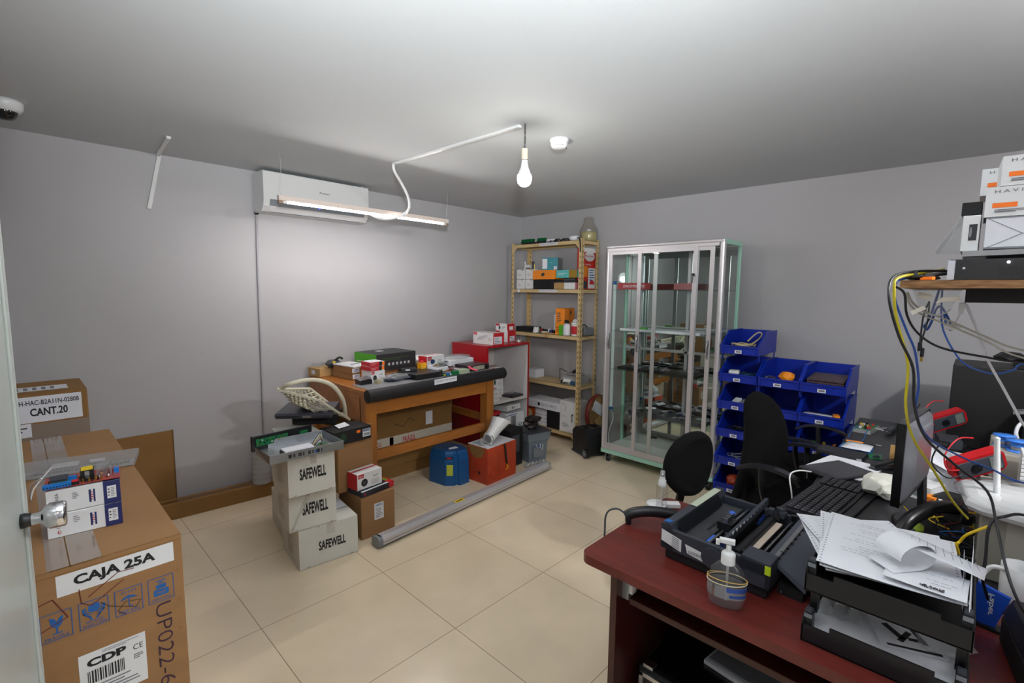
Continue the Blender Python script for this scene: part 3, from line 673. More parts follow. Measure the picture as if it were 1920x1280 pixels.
b = MB(); b.box(-.56, 0, 0, .61, .26, .002, mat('mat_top', '84868a', .5, noise=.12, nscale=20)); 
b.build('mat_sheet', t)
b = MB(); b.cyl((-.61, -.035, -.026), (.63, -.035, -.010), .043, 'rub', r1=.046, n=28)
for k in range(3): b.tube([(.632, -.035+(.04-k*.011)*math.cos(a*.6), -.010+(.04-k*.011)*math.sin(a*.6)) for a in range(11)], .0018, 'bplas', 5)
b.build('mat_roll', t)
b = MB(); b.sheet([(-.105, -.0795, -.010), (.10, -.0795, -.004), (.10, -.0795, .034), (-.105, -.0795, .028)], 'paper', .001)
v, fc = textmesh('EQUIPOS POR REVISAR', .01); b.add([(-.09+x*.175, -.0812, .003+x*.006+y*.016) for x, y in v], fc, 'gink'); b.build('paper_label', t)

# big cartons under the table
def frag(b, sz):
    b.dec('f', sz, (.0, .30, 1, .44), mat('fragile_tape', 'cfc8ba', .4)); b.dtext('f', sz, (.42, .315, .56, .42), 'FRÁGIL', 'red', .02); b.dtext('f', sz, (.08, .33, .2, .41), 'FRÁGIL', 'red')
    b.dec('f', sz, (.28, .31, .32, .43), 'red'); b.dtext('f', sz, (.32, .80, .52, .90), 'FRÁGIL', 'ink', .01); b.dec('f', sz, (.1, .55, .16, .75), 'tape')
    b.dline('f', sz, [(.33, .62), (.42, .55), (.5, .66), (.55, .6)], .004, 'ink'); b.dec('f', sz, (.68, .5, .76, .7), 'paper')
carton('cardboard_box', 'large brown carton with FRÁGIL tape under the work table', 'box', (.86, .40, .55), (1.50, 1.27, .10), 0, 'card3', frag)
carton('cardboard_box', 'flat brown carton on the floor under the FRÁGIL carton', 'box', (.90, .36, .099), (1.52, 1.26, 0), 0, 'card3', lambda b, sz: uv_frame(b, 'f', sz, .05, .3, .2, .8, .003, 'ink'))

# things on the table, back to front
carton('small_carton', 'small brown carton jutting over the left end of the work table', 'box', (.15, .15, .062), (.975, 1.47, .8225), 10, 'card2', lambda b, sz: b.dec('l', sz, (.3, .25, .6, .75), 'paper'))
def ft(b, sz): b.dec('f', sz, (.62, .0, 1, 1), 'orange'); b.dec('f', sz, (.0, .2, .52, .95), 'paper'); b.dlines('f', sz, (.1, .35, .45, .8), 3, 'bink')
for k in range(2):
    carton('flat_box', ('flat brown box, lower of two with orange corners on the work table', 'flat brown box, upper of two, under the white rectangular device')[k], 'box', (.115, .25, .043), (1.075, 1.235, .8225+k*.0445), 7-k, 'card', ft, 'flat brown boxes with orange corners')
t = thing('white_panel', 'white rectangular plastic device on the flat brown boxes', 'panel', (1.09, 1.24, .912), 8)  # flat white plastic panel, its use unknown
b = MB(); b.box(-.075, -.14, 0, .08, .12, .012, 'wplas'); b.build('body', t, bev=.004)
b = MB(); b.box(-.04, -.1, .012, .055, .02, .0135, 'paper'); b.box(-.03, -.05, .0135, .045, -.03, .0142, 'ink'); b.build('inset', t)
t = thing('cable_gun', 'black and yellow hand tool on the small brown carton', 'tool', (1.02, 1.42, .888), 20)
b = MB(); b.blob((0, -.02, .03), (.13, .09, .055), 'dgrey', 3, .12); b.box(-.05, -.06, 0, -.01, -.02, .03, 'bplas'); b.build('body', t)
b = MB(); b.tube([(.0, -.04, .05), (.05, -.03, .065), (.10, 0, .06), (.14, .02, .045)], .009, 'bplas', 8); b.build('handle', t)
b = MB(); b.rbox((-.035, -.065, .045), (.03, .008, .012), 'yellow', 15); b.build('trigger', t)
b = MB(); b.sheet([(-.04, -.03, 0), (.04, -.03, 0), (.04, .03, .01), (-.04, .03, .0)], 'film', .03); solo('plastic_bag', 'small clear plastic bag at the left end of the work table', 'bag', b, (.955, 1.50, .887), 30)
def grn(b, sz):
    b.dec('l', sz, (0, 0, 1, 1), 'green'); b.dlines('f', sz, (.1, .62, .9, .80), 2, mat('dim_green_print', '3c5a38', .5))
    for k in range(6): b.dec('f', sz, (.28+k*.1, .36, .33+k*.1, .50), mat('pale_icon', 'b8bcc0', .5))
    b.dec('f', sz, (0, .0, 1, .12), 'steel'); b.dec('t', sz, (.35, .55, .5, .75), 'paper'); b.dlines('l', sz, (.1, .5, .8, .6), 1, 'white')
carton('recorder_box', 'large black box with green end at the back of the work table', 'box', (.395, .30, .150), (1.485, 1.395, .8225), 5, mat('charcoal_print', '2c2d31', .45), grn)
b = MB(); b.blob((0, 0, .045), (.16, .12, .09), 'wplas', 5, .1); solo('white_bundle', 'white plastic bundle behind the white camera box on the table', 'bag', b, (1.84, 1.42, .8225))
carton('camera_box', 'white camera box with blue picture standing in the middle of the table', 'box', (.20, .10, .125), (1.74, 1.10, .8225), 8, 'white', hik('blue'))
HB = 'red and white camera boxes piled on the table'
carton('camera_box', 'red and white camera box at the bottom of the pile on the table', 'box', (.115, .12, .085), (1.122, .968, .8225), 3, 'white', hik('dark', 'r'), HB)
def rd(b, sz): b.dec('f', sz, (0, 0, .62, 1), 'red'); b.dlines('f', sz, (.05, .2, .55, .8), 2, mat('pale_pink', 'd59a9a', .5)); b.dec('f', sz, (.62, 0, .82, 1), 'ink'); b.dec('f', sz, (.82, .1, 1, .9), 'tag'); b.dec('l', sz, (0, 0, 1, 1), 'red')
for k in range(2): carton('camera_box', ('red camera box with orange sticker, middle of the pile', 'red camera box with orange sticker, top of the pile')[k], 'box', (.115, .12, .031), (1.118+.003*k, .968, .908+k*.0325), 3, 'paper', rd, HB)
t = thing('metal_cover', 'small black box under a folded grey card at the table corner', 'box', (1.03, .93, .8225), 0)
b = MB(); b.box(-.05, -.04, 0, .04, .04, .03, 'bplas'); b.build('case', t, bev=.003)
b = MB(); b.sheet([(-.06, -.045, .031), (.03, -.05, .04), (.045, .03, .05), (-.04, .045, .034)], 'steel', .002); b.build('folded_card', t)
b = MB(); b.box(-.018, -.02, 0, .018, .02, .024, mat('beige_pot', 'b3a98a', .5)); b.cyl((0, 0, .024), (0, 0, .03), .007, 'steel'); solo('potentiometer', 'small beige square component by the table corner', 'component', b, (1.105, .875, .8225), 12)
def cnt(name, label, cat, loc, rz, parts): 
    b = MB()
    for p in parts: b.rbox(*p)
    return solo(name, label, cat, b, loc, rz, None, .001)
# wrapped circuit boards (bubble pack)
t = thing('wrapped_boards', 'bubble wrapped grey parts beside the red camera boxes', 'package', (1.27, .90, .8225), 5)
b = MB()
for k in range(5): b.blob((-.07+k*.035, random.uniform(-.03, .03), .018), (.07, .09, .03), mat('antistatic_film', '4c5266', .18, .5), k, .2)
b.build('contents', t)
b = MB(); b.blob((0, 0, .024), (.22, .15, .06), 'film', 8, .06); b.build('wrap', t)
b = MB(); b.rbox((0, .02, .006), (.18, .05, .008), 'bplas', 0); b.rbox((.0, .022, .0135), (.15, .03, .005), 'rink', 6); b.tube([(-.05, -.03, .012), (0, -.05, .03), (.06, -.03, .02), (.09, .02, .015)], .003, 'steel', 6)
solo('cable_strip', 'dark strip with a loose red band behind the wrapped parts', 'cable', b, (1.30, 1.04, .8225), 14)
t = thing('black_recorder', 'flat black recorder lying in the middle of the table front', 'recorder', (1.49, .90, .8235), 2)
b = MB(); b.box(-.135, -.12, 0, .115, .12, .040, 'bplas'); b.build('housing', t, bev=.002)
b = MB(); b.box(-.13, -.122, .004, .11, -.12, .036, 'bmat'); b.cyl((.09, -.1225, .02), (.09, -.1215, .02), .004, 'gold', n=10); b.build('front_panel', t)
t = thing('power_brick', 'small black adapter with a pale label on the flat recorder', 'adapter', (1.42, .96, .864), -20)
b = MB(); b.box(-.06, -.025, 0, .06, .025, .024, 'bplas'); b.build('body', t, bev=.004)
b = MB(); b.box(-.03, -.0258, .008, .005, -.025, .018, 'paper'); b.build('sticker', t)
cnt('black_spool', 'short black bar lying before the black and green box', 'bar', (1.565, 1.155, .8225), 8, [((0, 0, .018), (.16, .05, .035), M_['bmat']), ((-.085, 0, .018), (.03, .055, .02), M_['bplas'])])
t = thing('yellow_bottle', 'yellow square bottle beside the white camera box on the table', 'bottle', (1.585, 1.02, .8225), 0)
b = MB(); b.box(-.026, -.026, 0, .026, .026, .085, mat('amber_plastic', 'e8a812', .3)); 
for k in range(5): b.box(-.0265, -.0267, .012+k*.014, .0265, -.026, .017+k*.014, mat('amber_label', 'f4c94a', .5))
b.build('body', t, bev=.006)
b = MB(); b.lathe([(.015, .084), (.015, .10), (0, .1)], 'red', n=14); b.build('cap', t)
cnt('white_tape_roll', 'small white square box in front of the yellow bottle', 'box', (1.62, .955, .864), 20, [((0, 0, .012), (.035, .03, .024), M_['paper'])])
rnd = random.Random(11)
def boardlike(name, label, loc, rz, w, d, base='pcb', comps=12, cat='circuit board', extra=None):
    b = MB(); b.box(-w/2, -d/2, 0, w/2, d/2, .003, base)
    for k in range(comps): b.cbox((rnd.uniform(-w/2+.01, w/2-.01), rnd.uniform(-d/2+.01, d/2-.01), .003+.005), (rnd.uniform(.006, .02), rnd.uniform(.006, .016), .01), rnd.choice(('bplas', 'steel', 'white', 'dgrey', 'yellow', 'bplas')))
    if extra: extra(b)
    return solo(name, label, cat, b, loc, rz, None)
boardlike('circuit_board', 'green circuit board under the white camera box picture', (1.70, .99, .8225), 10, .16, .09)
boardlike('circuit_board', 'green circuit board with blue terminals near the paper label', (1.70, .805, .8245), -8, .15, .08, 'pcb', 14, 'circuit board', lambda b: (b.box(-.05, -.035, .003, -.02, -.01, .02, 'bink'), b.box(.0, -.038, .003, .06, -.01, .03, 'pcb')))
boardlike('circuit_board', 'pale green boxed module standing at the table front edge', (1.82, .79, .8245), 5, .09, .06, 'white', 6, 'circuit board', lambda b: b.box(-.045, -.03, .003, .045, .03, .032, mat('pale_green', 'a9b99a', .5)))
for k, (x, y, z, r, c, l) in enumerate(((1.80, 1.02, .8245, 25, 'paper', 'white folded leaflet behind the green circuit boards'), (1.90, .98, .8245, -15, 'pcbr', 'reddish card lying between leaflets on the table'), (1.66, .89, .8645, 12, 'paper', 'white paper on the back of the flat recorder'), (1.95, .93, .8245, 40, 'steel', 'silver drive lying beside the white package'), (1.87, .90, .8245, -30, 'bplas', 'black thin drive before the silver drive'))):
    b = MB(); b.box(-.06, -.04, 0, .06, .04, .016, c); b.rbox((0, 0, .0175), (.08, .05, .002), 'paper' if k in (3, 4) else 'gink', 0)
    solo('loose_item', l, 'leaflet' if k < 3 else 'drive', b, (x, y, z), r, None, .001)
b = MB()
for k in range(7): b.rbox((rnd.uniform(-.06, .06), rnd.uniform(-.04, .04), .03+.006*k), (.09, .035, .004), ('paper', 'bplas', 'steel', 'paper', 'pcb', 'bplas', 'paper')[k], rz=rnd.uniform(-50, 50), ry=rnd.uniform(-14, 14))
b.box(-.05, -.04, 0, .05, .04, .026, 'dgrey')
solo('cable_pile', 'small heap of thin cards and parts before the white package', 'heap', b, (1.86, 1.06, .8225), 0)
t = thing('wrapped_package', 'white package wrapped in plastic at the right end of the table', 'package', (2.02, 1.12, .8225), 3)
b = MB(); b.box(-.15, -.09, 0, .13, .10, .075, 'paper'); b.build('box', t, bev=.008)
b = MB(); b.blob((0, 0, .085), (.32, .22, .045), 'film', 4, .05); b.build('wrap', t)
t = thing('network_switch', 'dark network switch with silver front at the table right end', 'network switch', (2.01, .90, .8245), 4)
b = MB(); b.box(-.11, -.09, 0, .12, .09, .045, mat('dark_brown_case', '2a242a', .3)); b.build('housing', t, bev=.002)
b = MB(); b.box(-.08, -.092, .006, .06, -.09, .038, mat('beige_front', 'a9a690', .4)); 
for k in range(3): b.box(.065+k*.016, -.0925, .012, .076+k*.016, -.09, .024, 'bplas')
b.build('front_panel', t)
t = thing('pink_clip', 'pink plastic clip leaning on the network switch', 'clip', (1.93, .79, .8245), -38)
b = MB(); b.rbox((0, 0, .02), (.07, .02, .012), mat('neon_pink', 'ff5d78', .4), ry=18); b.rbox((-.03, .0, .038), (.03, .022, .012), mat('neon_pink', '', .4), ry=18, rz=20); b.build('clip', t, bev=.003)
b = MB(); b.box(-.09, -.05, 0, .07, .04, .012, 'paper'); b.box(-.08, -.045, .012, .06, .035, .022, 'gplas')
solo('flat_package', 'grey flat item on white card beside the pink clip', 'box', b, (1.89, .86, .8245), 10, None, .002)

# ------------------------------------------------------------------ in front of the table, on the floor
t = thing('pump_cover', 'blue plastic machine housing on the floor before the work table', 'machine housing', (1.635, .76, 0), 8)
BL = mat('blue_plastic', '0d5089', .35)
b = MB()
poly = [(-.11, -.08), (-.07, -.13), (-.035, -.135), (-.03, -.165), (.06, -.175), (.10, -.14), (.125, -.08), (.125, .09), (.07, .13), (-.07, .13), (-.11, .09)]
R = []
for z, k in ((.0, 1.0), (.19, .97), (.245, .9), (.262, .8)): R.append([(x*k, y*k, z) for x, y in poly])
b.ring_surf(R, BL, False, True); b.build('housing', t, bev=.005)
b = MB(); b.rbox((-.085, -.1005, .215), (.055, .003, .02), 'bplas', rz=-50); b.rbox((-.0865, -.1015, .215), (.035, .003, .009), 'red', rz=-50); b.build('badge', t)
b = MB(); b.rbox((-.092, -.1125, .125), (.048, .002, .085), mat('yellow_green_label', 'b7bf3a', .5), rz=-50); b.build('warning_label', t)
b = MB(); b.sheet([(-.04, -.06, .2645), (.03, -.09, .2645), (.045, -.05, .2645), (-.02, -.03, .2645)], 'paper', .001); b.build('paper_note', t)
b = MB(); b.rbox((-.075, -.105, .02), (.06, .006, .04), 'bmat', rz=-50); b.build('foot_gap', t)
t = thing('orange_box', 'scuffed orange carton wrapped in film holding a white plastic hood', 'box', (1.935, .570, 0), 4)
OR = mat('worn_orange', 'b23d1c', .45, noise=.18, nscale=7)
b = MB(); b.box(-.17, -.115, 0, .17, .10, .285, OR); sz = (.34, .23, .285)
b.dec('t', sz, (.02, .02, .98, .98), 'paper'); b.dpoly('l', sz, [(.1, 1), (.9, 1), (.75, .74), (.45, .66), (.2, .78)], 'card3'); b.dpoly('l', sz, [(.62+.05*math.cos(a*.6), .28+.05*math.sin(a*.6)) for a in range(10)], 'ink')
b.dec('t', sz, (.1, .5, .6, .9), mat('pale_blue', '9fb4c8', .5), .001)
for k in range(3): b.dline('f', sz, [(.25+.12*math.cos(a*.45)*(1+.3*k), .25+.1*math.sin(a*.45)*(1+.3*k)) for a in range(15)], .0016, mat('dark_orange', '8c2f18', .5))
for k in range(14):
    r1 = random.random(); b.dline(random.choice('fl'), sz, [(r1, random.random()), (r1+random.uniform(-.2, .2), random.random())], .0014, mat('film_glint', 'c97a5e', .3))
b.build('carton', t, bev=.003)
b = MB(); b.tube([(.02, -.118, .285), (.025, -.126, .24), (.035, -.125, .17), (.05, -.122, .12)], .008, 'bplas', 8); 
for k in range(3): b.tube([(.05, -.122, .12), (.045+k*.008, -.126, .09), (.03+k*.015, -.124, .07)], .0016, ('yellow', 'orange', 'yellow')[k], 5)
b.build('cable_tail', t)
t = thing('white_hood', 'flared white plastic duct lying on the orange carton', 'duct', (1.94, .55, .288), 0)
b = MB(); R = []
for k in range(9):
    s_ = k/8; c = Vector((-.085+s_*.16, -.035+.03*s_, .055+.11*s_)); r = .042+.035*s_**2
    ax = Vector((.9-.35*s_, .1, .25+.7*s_)).normalized(); a = ax.cross(Vector((0, 1, 0))).normalized(); q = ax.cross(a)
    R.append([c+a*r*math.cos(2*PI*j/28)+q*r*1.1*math.sin(2*PI*j/28) for j in range(28)])
b.ring_surf(R, 'wplas', True, False); b.build('duct', t)
b = MB(); c = Vector((-.09, -.036, .053)); ax = Vector((-1, -.1, -.2)).normalized(); b.cyl(c, c+ax*.012, .044, 'wplas', n=28); b.cyl(c+ax*.012, c+ax*.013, .034, 'gplas', n=24)
for j in range(8): b.cyl(c+Vector((0, .05*math.cos(j*.785)-.0, .05*math.sin(j*.785))), c+ax*.014+Vector((0, .046*math.cos(j*.785), .046*math.sin(j*.785))), .004, 'wplas', n=6)
b.build('end_flange', t)
b = MB(); b.lathe([(0, 0), (.022, 0), (.023, .02), (.018, .045), (.01, .055), (0, .055)], 'film', c=(-.13, .0, .0), n=16); b.build('clear_cup', t)
b = MB(); b.rbox((0, 0, .16), (.17, .24, .32), 'bmat', 0); b.rbox((-.02, -.131, .2), (.1, .003, .15), 'dgrey', 0); solo('black_tower', 'black computer tower behind the orange carton', 'computer', b, (2.225, .70, .001), 4, None, .004)
# grey cash-drawer like printer with dark bundle on top
t = thing('parts_bin', 'grey plastic bin machine behind the metal tube end', 'bin', (2.46, .60, 0), -12)
GR = mat('blue_grey_plastic', '6f7984', .45)
b = MB(); P8 = [(-.11, -.10), (.11, -.10), (.11, .12), (-.11, .12)]
b.ring_surf([[(x*.82, y*.85, 0) for x, y in P8], [(x*.95, y*.95, .19) for x, y in P8], [(x*1.05, y*1.05, .195) for x, y in P8], [(x*1.15, y*1.12, .27) for x, y in P8]], GR, False, True); b.build('body', t, bev=.004)
b = MB(); b.box(-.125, -.12, .268, .125, .135, .276, 'dgrey'); b.box(-.06, -.104, .05, .05, -.098, .16, 'gplas'); b.build('top_rim', t)
b = MB()
for k in range(4): b.tube([(-.06+k*.02, -.11, .17), (-.05+k*.02, -.125, .15-.01*k), (-.02+k*.015, -.122, .14), (.0+k*.01, -.11, .165)], .002, 'white' if k % 2 else 'bink', 6)
b.build('wires', t)
b = MB(); rnd2 = random.Random(4)
for k in range(7): b.blob((rnd2.uniform(-.07, .07), rnd2.uniform(-.05, .05), .02+.012*k), (.11, .08, .05), mat('crumpled_dark_film', '3a3434', .25, .3), k, .22)
for k in range(3): b.tube([(-.07+k*.02, 0, .06), (-.10+k*.02, -.02, .10-.01*k), (-.06+k*.02, -.04, .12), (0, -.03, .08)], .006, 'bplas', 6)
solo('dark_bundle', 'crumpled dark plastic bundle on top of the grey bin', 'bag', b, (2.49, .64, .278))
b = MB()
for k in range(9): b.blob((-.1+.025*k, rnd2.uniform(-.02, .02), .02), (.05, .05, .045), 'film', k, .3, sub=1)
for k in range(5): b.tube([(-.09+k*.04, -.02, .02), (-.08+k*.04, -.03, .05), (-.06+k*.04, .0, .03)], .002, 'white', 5)
solo('plastic_scraps', 'clear plastic scraps on the floor before the grey bin', 'packaging', b, (2.35, .47, 0), -10)
# long aluminium tube on the floor
t = thing('metal_tube', 'long grey aluminium door tube lying diagonally on the floor', 'tube', (.70, .245, 0), 3.6)
b = MB(); R = []
oct_ = [(-.026, .004), (.026, .004), (.036, .016), (.036, .05), (.02, .066), (-.02, .066), (-.036, .05), (-.036, .016)]
b.prism(oct_, .02, 1.66, 'alu', 'x'); b.box(.02, -.0372, .030, 1.66, -.0345, .034, 'gplas'); b.box(.02, -.037, .012, 1.66, -.0330, .016, 'bplas'); b.build('profile', t, bev=.003)
b = MB(); b.prism([(y*1.04, z*1.0+.000) for y, z in oct_], 0, .03, 'gplas', 'x'); b.build('end_cap', t, bev=.006)
b = MB(); b.box(.62, -.022, .0662, .70, .010, .0668, 'yellow'); b.box(.63, -.012, .0669, .69, -.002, .0672, 'ink'); b.build('yellow_sticker', t)
b = MB(); b.blob((1.67, 0, .035), (.08, .10, .07), 'film', 3, .15); b.build('wrap', t)
# ------------------------------------------------------------------ red open cabinet
t = thing('display_cabinet', 'red edged open cabinet with white inside beside the work table', 'cabinet', (2.585, 1.27, 0))
b = MB(); b.box(-.285, -.255, .965, .285, .255, .985, 'redl'); b.build('top_panel', t, bev=.002)
b = MB(); b.box(-.285, -.25, 0, -.267, .25, .965, 'redl'); b.build('side_panel', t)
b = MB(); b.box(.267, -.25, 0, .285, .25, .965, 'wpaint'); b.box(.267, -.2545, 0, .285, -.25, .965, 'redl'); b.box(.285, -.25, 0, .287, .25, .965, 'redl'); b.build('side_panel', t)
b = MB(); b.box(-.267, .235, .03, .267, .25, .965, mat('cabinet_white', 'd6d2cc', .5)); b.build('back_panel', t)
for z in (.04, .445): b = MB(); b.box(-.267, -.25, z-.018, .267, .235, z, mat('cabinet_white', '', .5)); b.build('shelf', t)
def mk_hik(lab, sz, loc, rz, img, grp=None, end='r', col='white'):
    return carton('camera_box', lab, 'box', sz, loc, rz, col, hik(img, end), grp)
mk_hik('white and red camera box lying on the red cabinet, long and low', (.16, .255, .100), (2.452, 1.155, .986), 2, 'light', None, 'f') if False else None
def long_hik(b, sz):
    b.dec('l', sz, (.02, .75, .2, .97), 'red'); b.dtext('l', sz, (.04, .8, .18, .92), 'Hikvision', 'white'); b.dec('f', sz, (0, 0, 1, 1), 'red'); b.dec('f', sz, (.08, .06, .8, .68), 'paper', .001); b.dlines('f', sz, (.15, .1, .7, .6), 4, 'gink', 2, .0013)
    b.dpoly('l', sz, [(.2, .35), (.3, .6), (.7, .85), (.72, .66), (.4, .35)], mat('pale_grey_print', '', .5)); b.dlines('l', sz, (.75, .3, .95, .6), 4, mat('faint_print', '', .7)); b.dec('t', sz, (.9, 0, 1, 1), 'red'); b.dec('t', sz, (0, 0, .06, 1), 'red')
carton('camera_box', 'long low white camera box with red end on the red cabinet', 'box', (.145, .27, .112), (2.462, 1.175, .986), 2, 'white', long_hik)
def cube_hik(b, sz):
    b.dec('f', sz, (0, 0, 1, 1), 'red'); b.dec('f', sz, (.25, .05, .85, .5), 'paper', .001); b.dlines('f', sz, (.3, .1, .8, .45), 3, 'gink', 2, .0013); b.dec('l', sz, (.02, .8, .35, .98), 'red'); b.dlines('l', sz, (.3, .2, .8, .6), 4, mat('faint_print', '', .7))
    b.dec('r', sz, (0, 0, 1, 1), 'red')
carton('camera_box', 'white and red camera box, lower of two at the back of the red cabinet', 'box', (.135, .15, .112), (2.745, 1.225, .986), 8, 'white', cube_hik)
def flat_hik(b, sz):
    b.dec('f', sz, (0, 0, 1, 1), 'red'); b.dec('f', sz, (.3, .1, .8, .6), 'paper', .001); b.dec('l', sz, (.02, .7, .35, .98), 'red'); b.dpoly('l', sz, [(.35+.08*math.cos(a*.5), .42+.28*math.sin(a*.5)) for a in range(12)], mat('deep_green', '', .5)); b.dlines('l', sz, (.55, .2, .9, .6), 3, 'gink'); b.dec('t', sz, (.8, 0, 1, 1), 'red')
carton('camera_box', 'flatter white and red camera box on top at the back of the red cabinet', 'box', (.125, .14, .066), (2.742, 1.23, .0985+1.0), 8, 'white', flat_hik)
b = MB(); b.lathe([(.05, 0), (.055, .012), (.05, .018), (.045, .012), (.05, 0)], 'chrome', n=32); b.lathe([(.03, .002), (.035, .014), (.028, .014), (.03, .002)], 'plas', n=24)
solo('chrome_ring', 'shiny metal ring at the right end of the red cabinet top', 'ring', b, (2.80, 1.095, .986))
GI = 'camera boxes stacked inside the red cabinet'
carton('camera_box', 'white camera box with dark picture, low one at the left on the cabinet shelf', 'box', (.155, .14, .11), (2.41, 1.12, .446), 0, 'white', hik('dark', 'l'), GI)
carton('camera_box', 'white camera box with red end, bottom one of the shelf stack', 'box', (.15, .14, .105), (2.59, 1.24, .446), 0, 'white', hik('dark', 'r'), GI)
carton('camera_box', 'white camera box, middle one of the shelf stack', 'box', (.15, .14, .105), (2.585, 1.24, .552), 0, 'white', hik('green', 'r'), GI)
carton('camera_box', 'white camera box with red side, top one of the shelf stack', 'box', (.14, .14, .09), (2.58, 1.24, .658), 0, 'white', hik('dark', 'r'), GI)
t = thing('recorder_unit', 'dark glossy recorder with tangled parts on the cabinet shelf', 'recorder', (2.745, 1.12, .446), 6)
b = MB(); b.box(-.095, -.07, 0, .085, .08, .02, mat('dark_brown_case', '', .3)); b.build('housing', t, bev=.002)
b = MB(); b.blob((-.03, 0, .03), (.09, .07, .02), 'film', 2, .3); b.rbox((.01, .02, .026), (.07, .03, .008), 'dgrey', 20); b.build('loose_parts', t)
def whitecase(name, label, size, loc, rz, m='white', dec=None, rx=0):
    b = MB(); w_, d_, h_ = size; b.at((0, 0, 0), rx=rx) if rx else None; b.box(-w_/2, -d_/2, 0, w_/2, d_/2, h_, m)
    if dec: dec(b, size)
    return solo(name, label, 'box', b, loc, rz, None, .002)
def tall_case(b, sz): b.dec('f', sz, (.62, .0, .95, .98), 'paper', .001); b.dtext('f', sz, (.68, .42, .92, .58), 'AX', 'teal', .03); b.dec('f', sz, (.0, .93, 1, .96), 'bink'); b.dec('f', sz, (.28, .02, .55, .9), 'gplas', .001); b.dec('f', sz, (.3, .05, .36, .85), 'steel', .0015)
whitecase('white_carton', 'white carton with blue AX letters in the lower cabinet bay', (.26, .20, .25), (2.71, 1.15, .042), 0, 'white', tall_case)
whitecase('white_carton', 'plain white carton at the left of the lower cabinet bay', (.19, .24, .27), (2.43, 1.20, .042), 0, 'white', lambda b, sz: b.dec('f', sz, (0, .9, 1, 1), 'ink'))
whitecase('red_flat_box', 'flat red box lying on the white cartons in the cabinet', (.12, .18, .03), (2.45, 1.14, .314), 4, 'red')
whitecase('slanted_box', 'slanted white box with two small marks under the cabinet shelf', (.20, .20, .055), (2.70, 1.16, .308), 4, 'white', lambda b, sz: (b.dec('f', sz, (.35, .3, .4, .7), 'ink'), b.dec('f', sz, (.5, .3, .55, .7), 'ink'), b.dec('f', sz, (0, 0, 1, .08), 'gink')), -6)

# ------------------------------------------------------------------ slotted steel shelving
SX0, SX1, SY0, SY1 = 3.055, 3.335, .54, 1.45
t = thing('shelving_unit', 'cream slotted steel shelving unit in the corner', 'shelf', ((SX0+SX1)/2, (SY0+SY1)/2, 0))
hx_, hy_ = (SX1-SX0)/2, (SY1-SY0)/2; HOLE = mat('slot_shadow', '3b3424', .9)
for sx in (-1, 1):
    for sy in (-1, 1):
        b = MB(); x = sx*hx_; y = sy*hy_
        b.box(x, y, 0, x-sx*.035, y-sy*.0025, 1.985, 'cream'); b.box(x, y, 0, x-sx*.0025, y-sy*.035, 1.985, 'cream')
        for k in range(38):
            z = .05+k*.05
            if sx < 0: b.box(x-.0008, y-sy*.014, z, x+.0004, y-sy*.021, z+.02, HOLE)
            if sy < 0: b.box(x-sx*.014, y-.0008, z, x-sx*.021, y+.0004, z+.02, HOLE)
            if sx > 0: b.box(x-sx*.0030, y-sy*.014, z, x-sx*.0024, y-sy*.021, z+.02, HOLE)
        b.build('post', t)
for z in (1.97, 1.51, 1.06, .575, .10):
    b = MB(); b.box(-hx_+.003, -hy_+.003, z-.003, hx_-.003, hy_-.003, z, 'cream'); b.box(-hx_+.003, -hy_+.003, z-.035, -hx_+.006, hy_-.003, z, 'cream'); b.box(-hx_+.003, -hy_+.003, z-.035, hx_-.003, -hy_+.006, z, 'cream'); b.box(-hx_+.003, hy_-.006, z-.035, hx_-.003, hy_-.003, z, 'cream'); b.box(hx_-.006, -hy_+.003, z-.035, hx_-.003, hy_-.003, z, 'cream')
    b.build('shelf_board', t)
for z in (1.95, .085):
    for sy in (-1, 1):
        b = MB(); y = sy*(hy_-.0005); s_ = -1
        b.prism([(y, z), (y-sy*.09, z), (y-sy*.035, z-.06*(1 if z > 1 else 1)), (y, z-.09 if z > 1 else z-.085)], -hx_-.0018, -hx_-.0002, 'cream', 'x'); b.build('gusset_plate', t)
for z, s_ in ((1.9525, 'EQUIPOS DE COMPUTO'), (1.4925, 'EQUIPOS HIKVISION')):
    b = MB(); x = -hx_+.002; b.box(x-.001, .07, z-.013, x, -.16, z+.013, 'paper'); v, fc = textmesh(s_, .01)
    b.add([(x-.0014, .06-a*.21, z-.006+c*.012) for a, c in v], fc, 'gink'); b.build('shelf_label', t)
b = MB(); b.box(-hx_-.0005, .365, 1.475, -hx_+.002, .335, 1.508, 'paper'); b.build('shelf_label', t)
# top shelf
for k, (y, w_, m_, l) in enumerate(((1.28, .10, 'pcb', 'dark green edge connector card at the left of the top shelf'), (1.09, .06, 'pcb', 'small green card standing near the middle of the top shelf'))):
    b = MB(); b.box(-.03, -w_, 0, .03, w_*.6, .022, 'bplas')
    for j in range(8): b.rbox((0, -w_*.7+j*w_*.2, .035), (.05, .003, .04), m_, rx=20)
    solo('card_bundle', l, 'circuit board', b, (3.12, y, 1.9715))
b = MB(); b.box(-.03, -.07, 0, .03, .03, .02, 'steel'); b.rbox((0, -.02, .026), (.05, .09, .012), 'paper', 12); solo('silver_module', 'small silver module on the top shelf middle', 'component', b, (3.12, .98, 1.9715))
b = MB()
for k in range(8): b.tube([(rnd.uniform(-.03, .03), -.12+k*.03, .006), (rnd.uniform(-.03, .03), -.10+k*.03, .03), (rnd.uniform(-.03, .03), -.07+k*.03, .008)], .006, 'bplas', 6)
solo('cable_tangle', 'tangle of black cables on the top shelf', 'cable', b, (3.11, .84, 1.9715))
b = MB(); b.lathe([(0, .0), (.035, 0), (.05, .012), (.055, .03), (.045, .045), (0, .05)], 'paper', n=24); solo('white_disc_device', 'round white device on the top shelf', 'router', b, (3.12, .68, 1.9715))
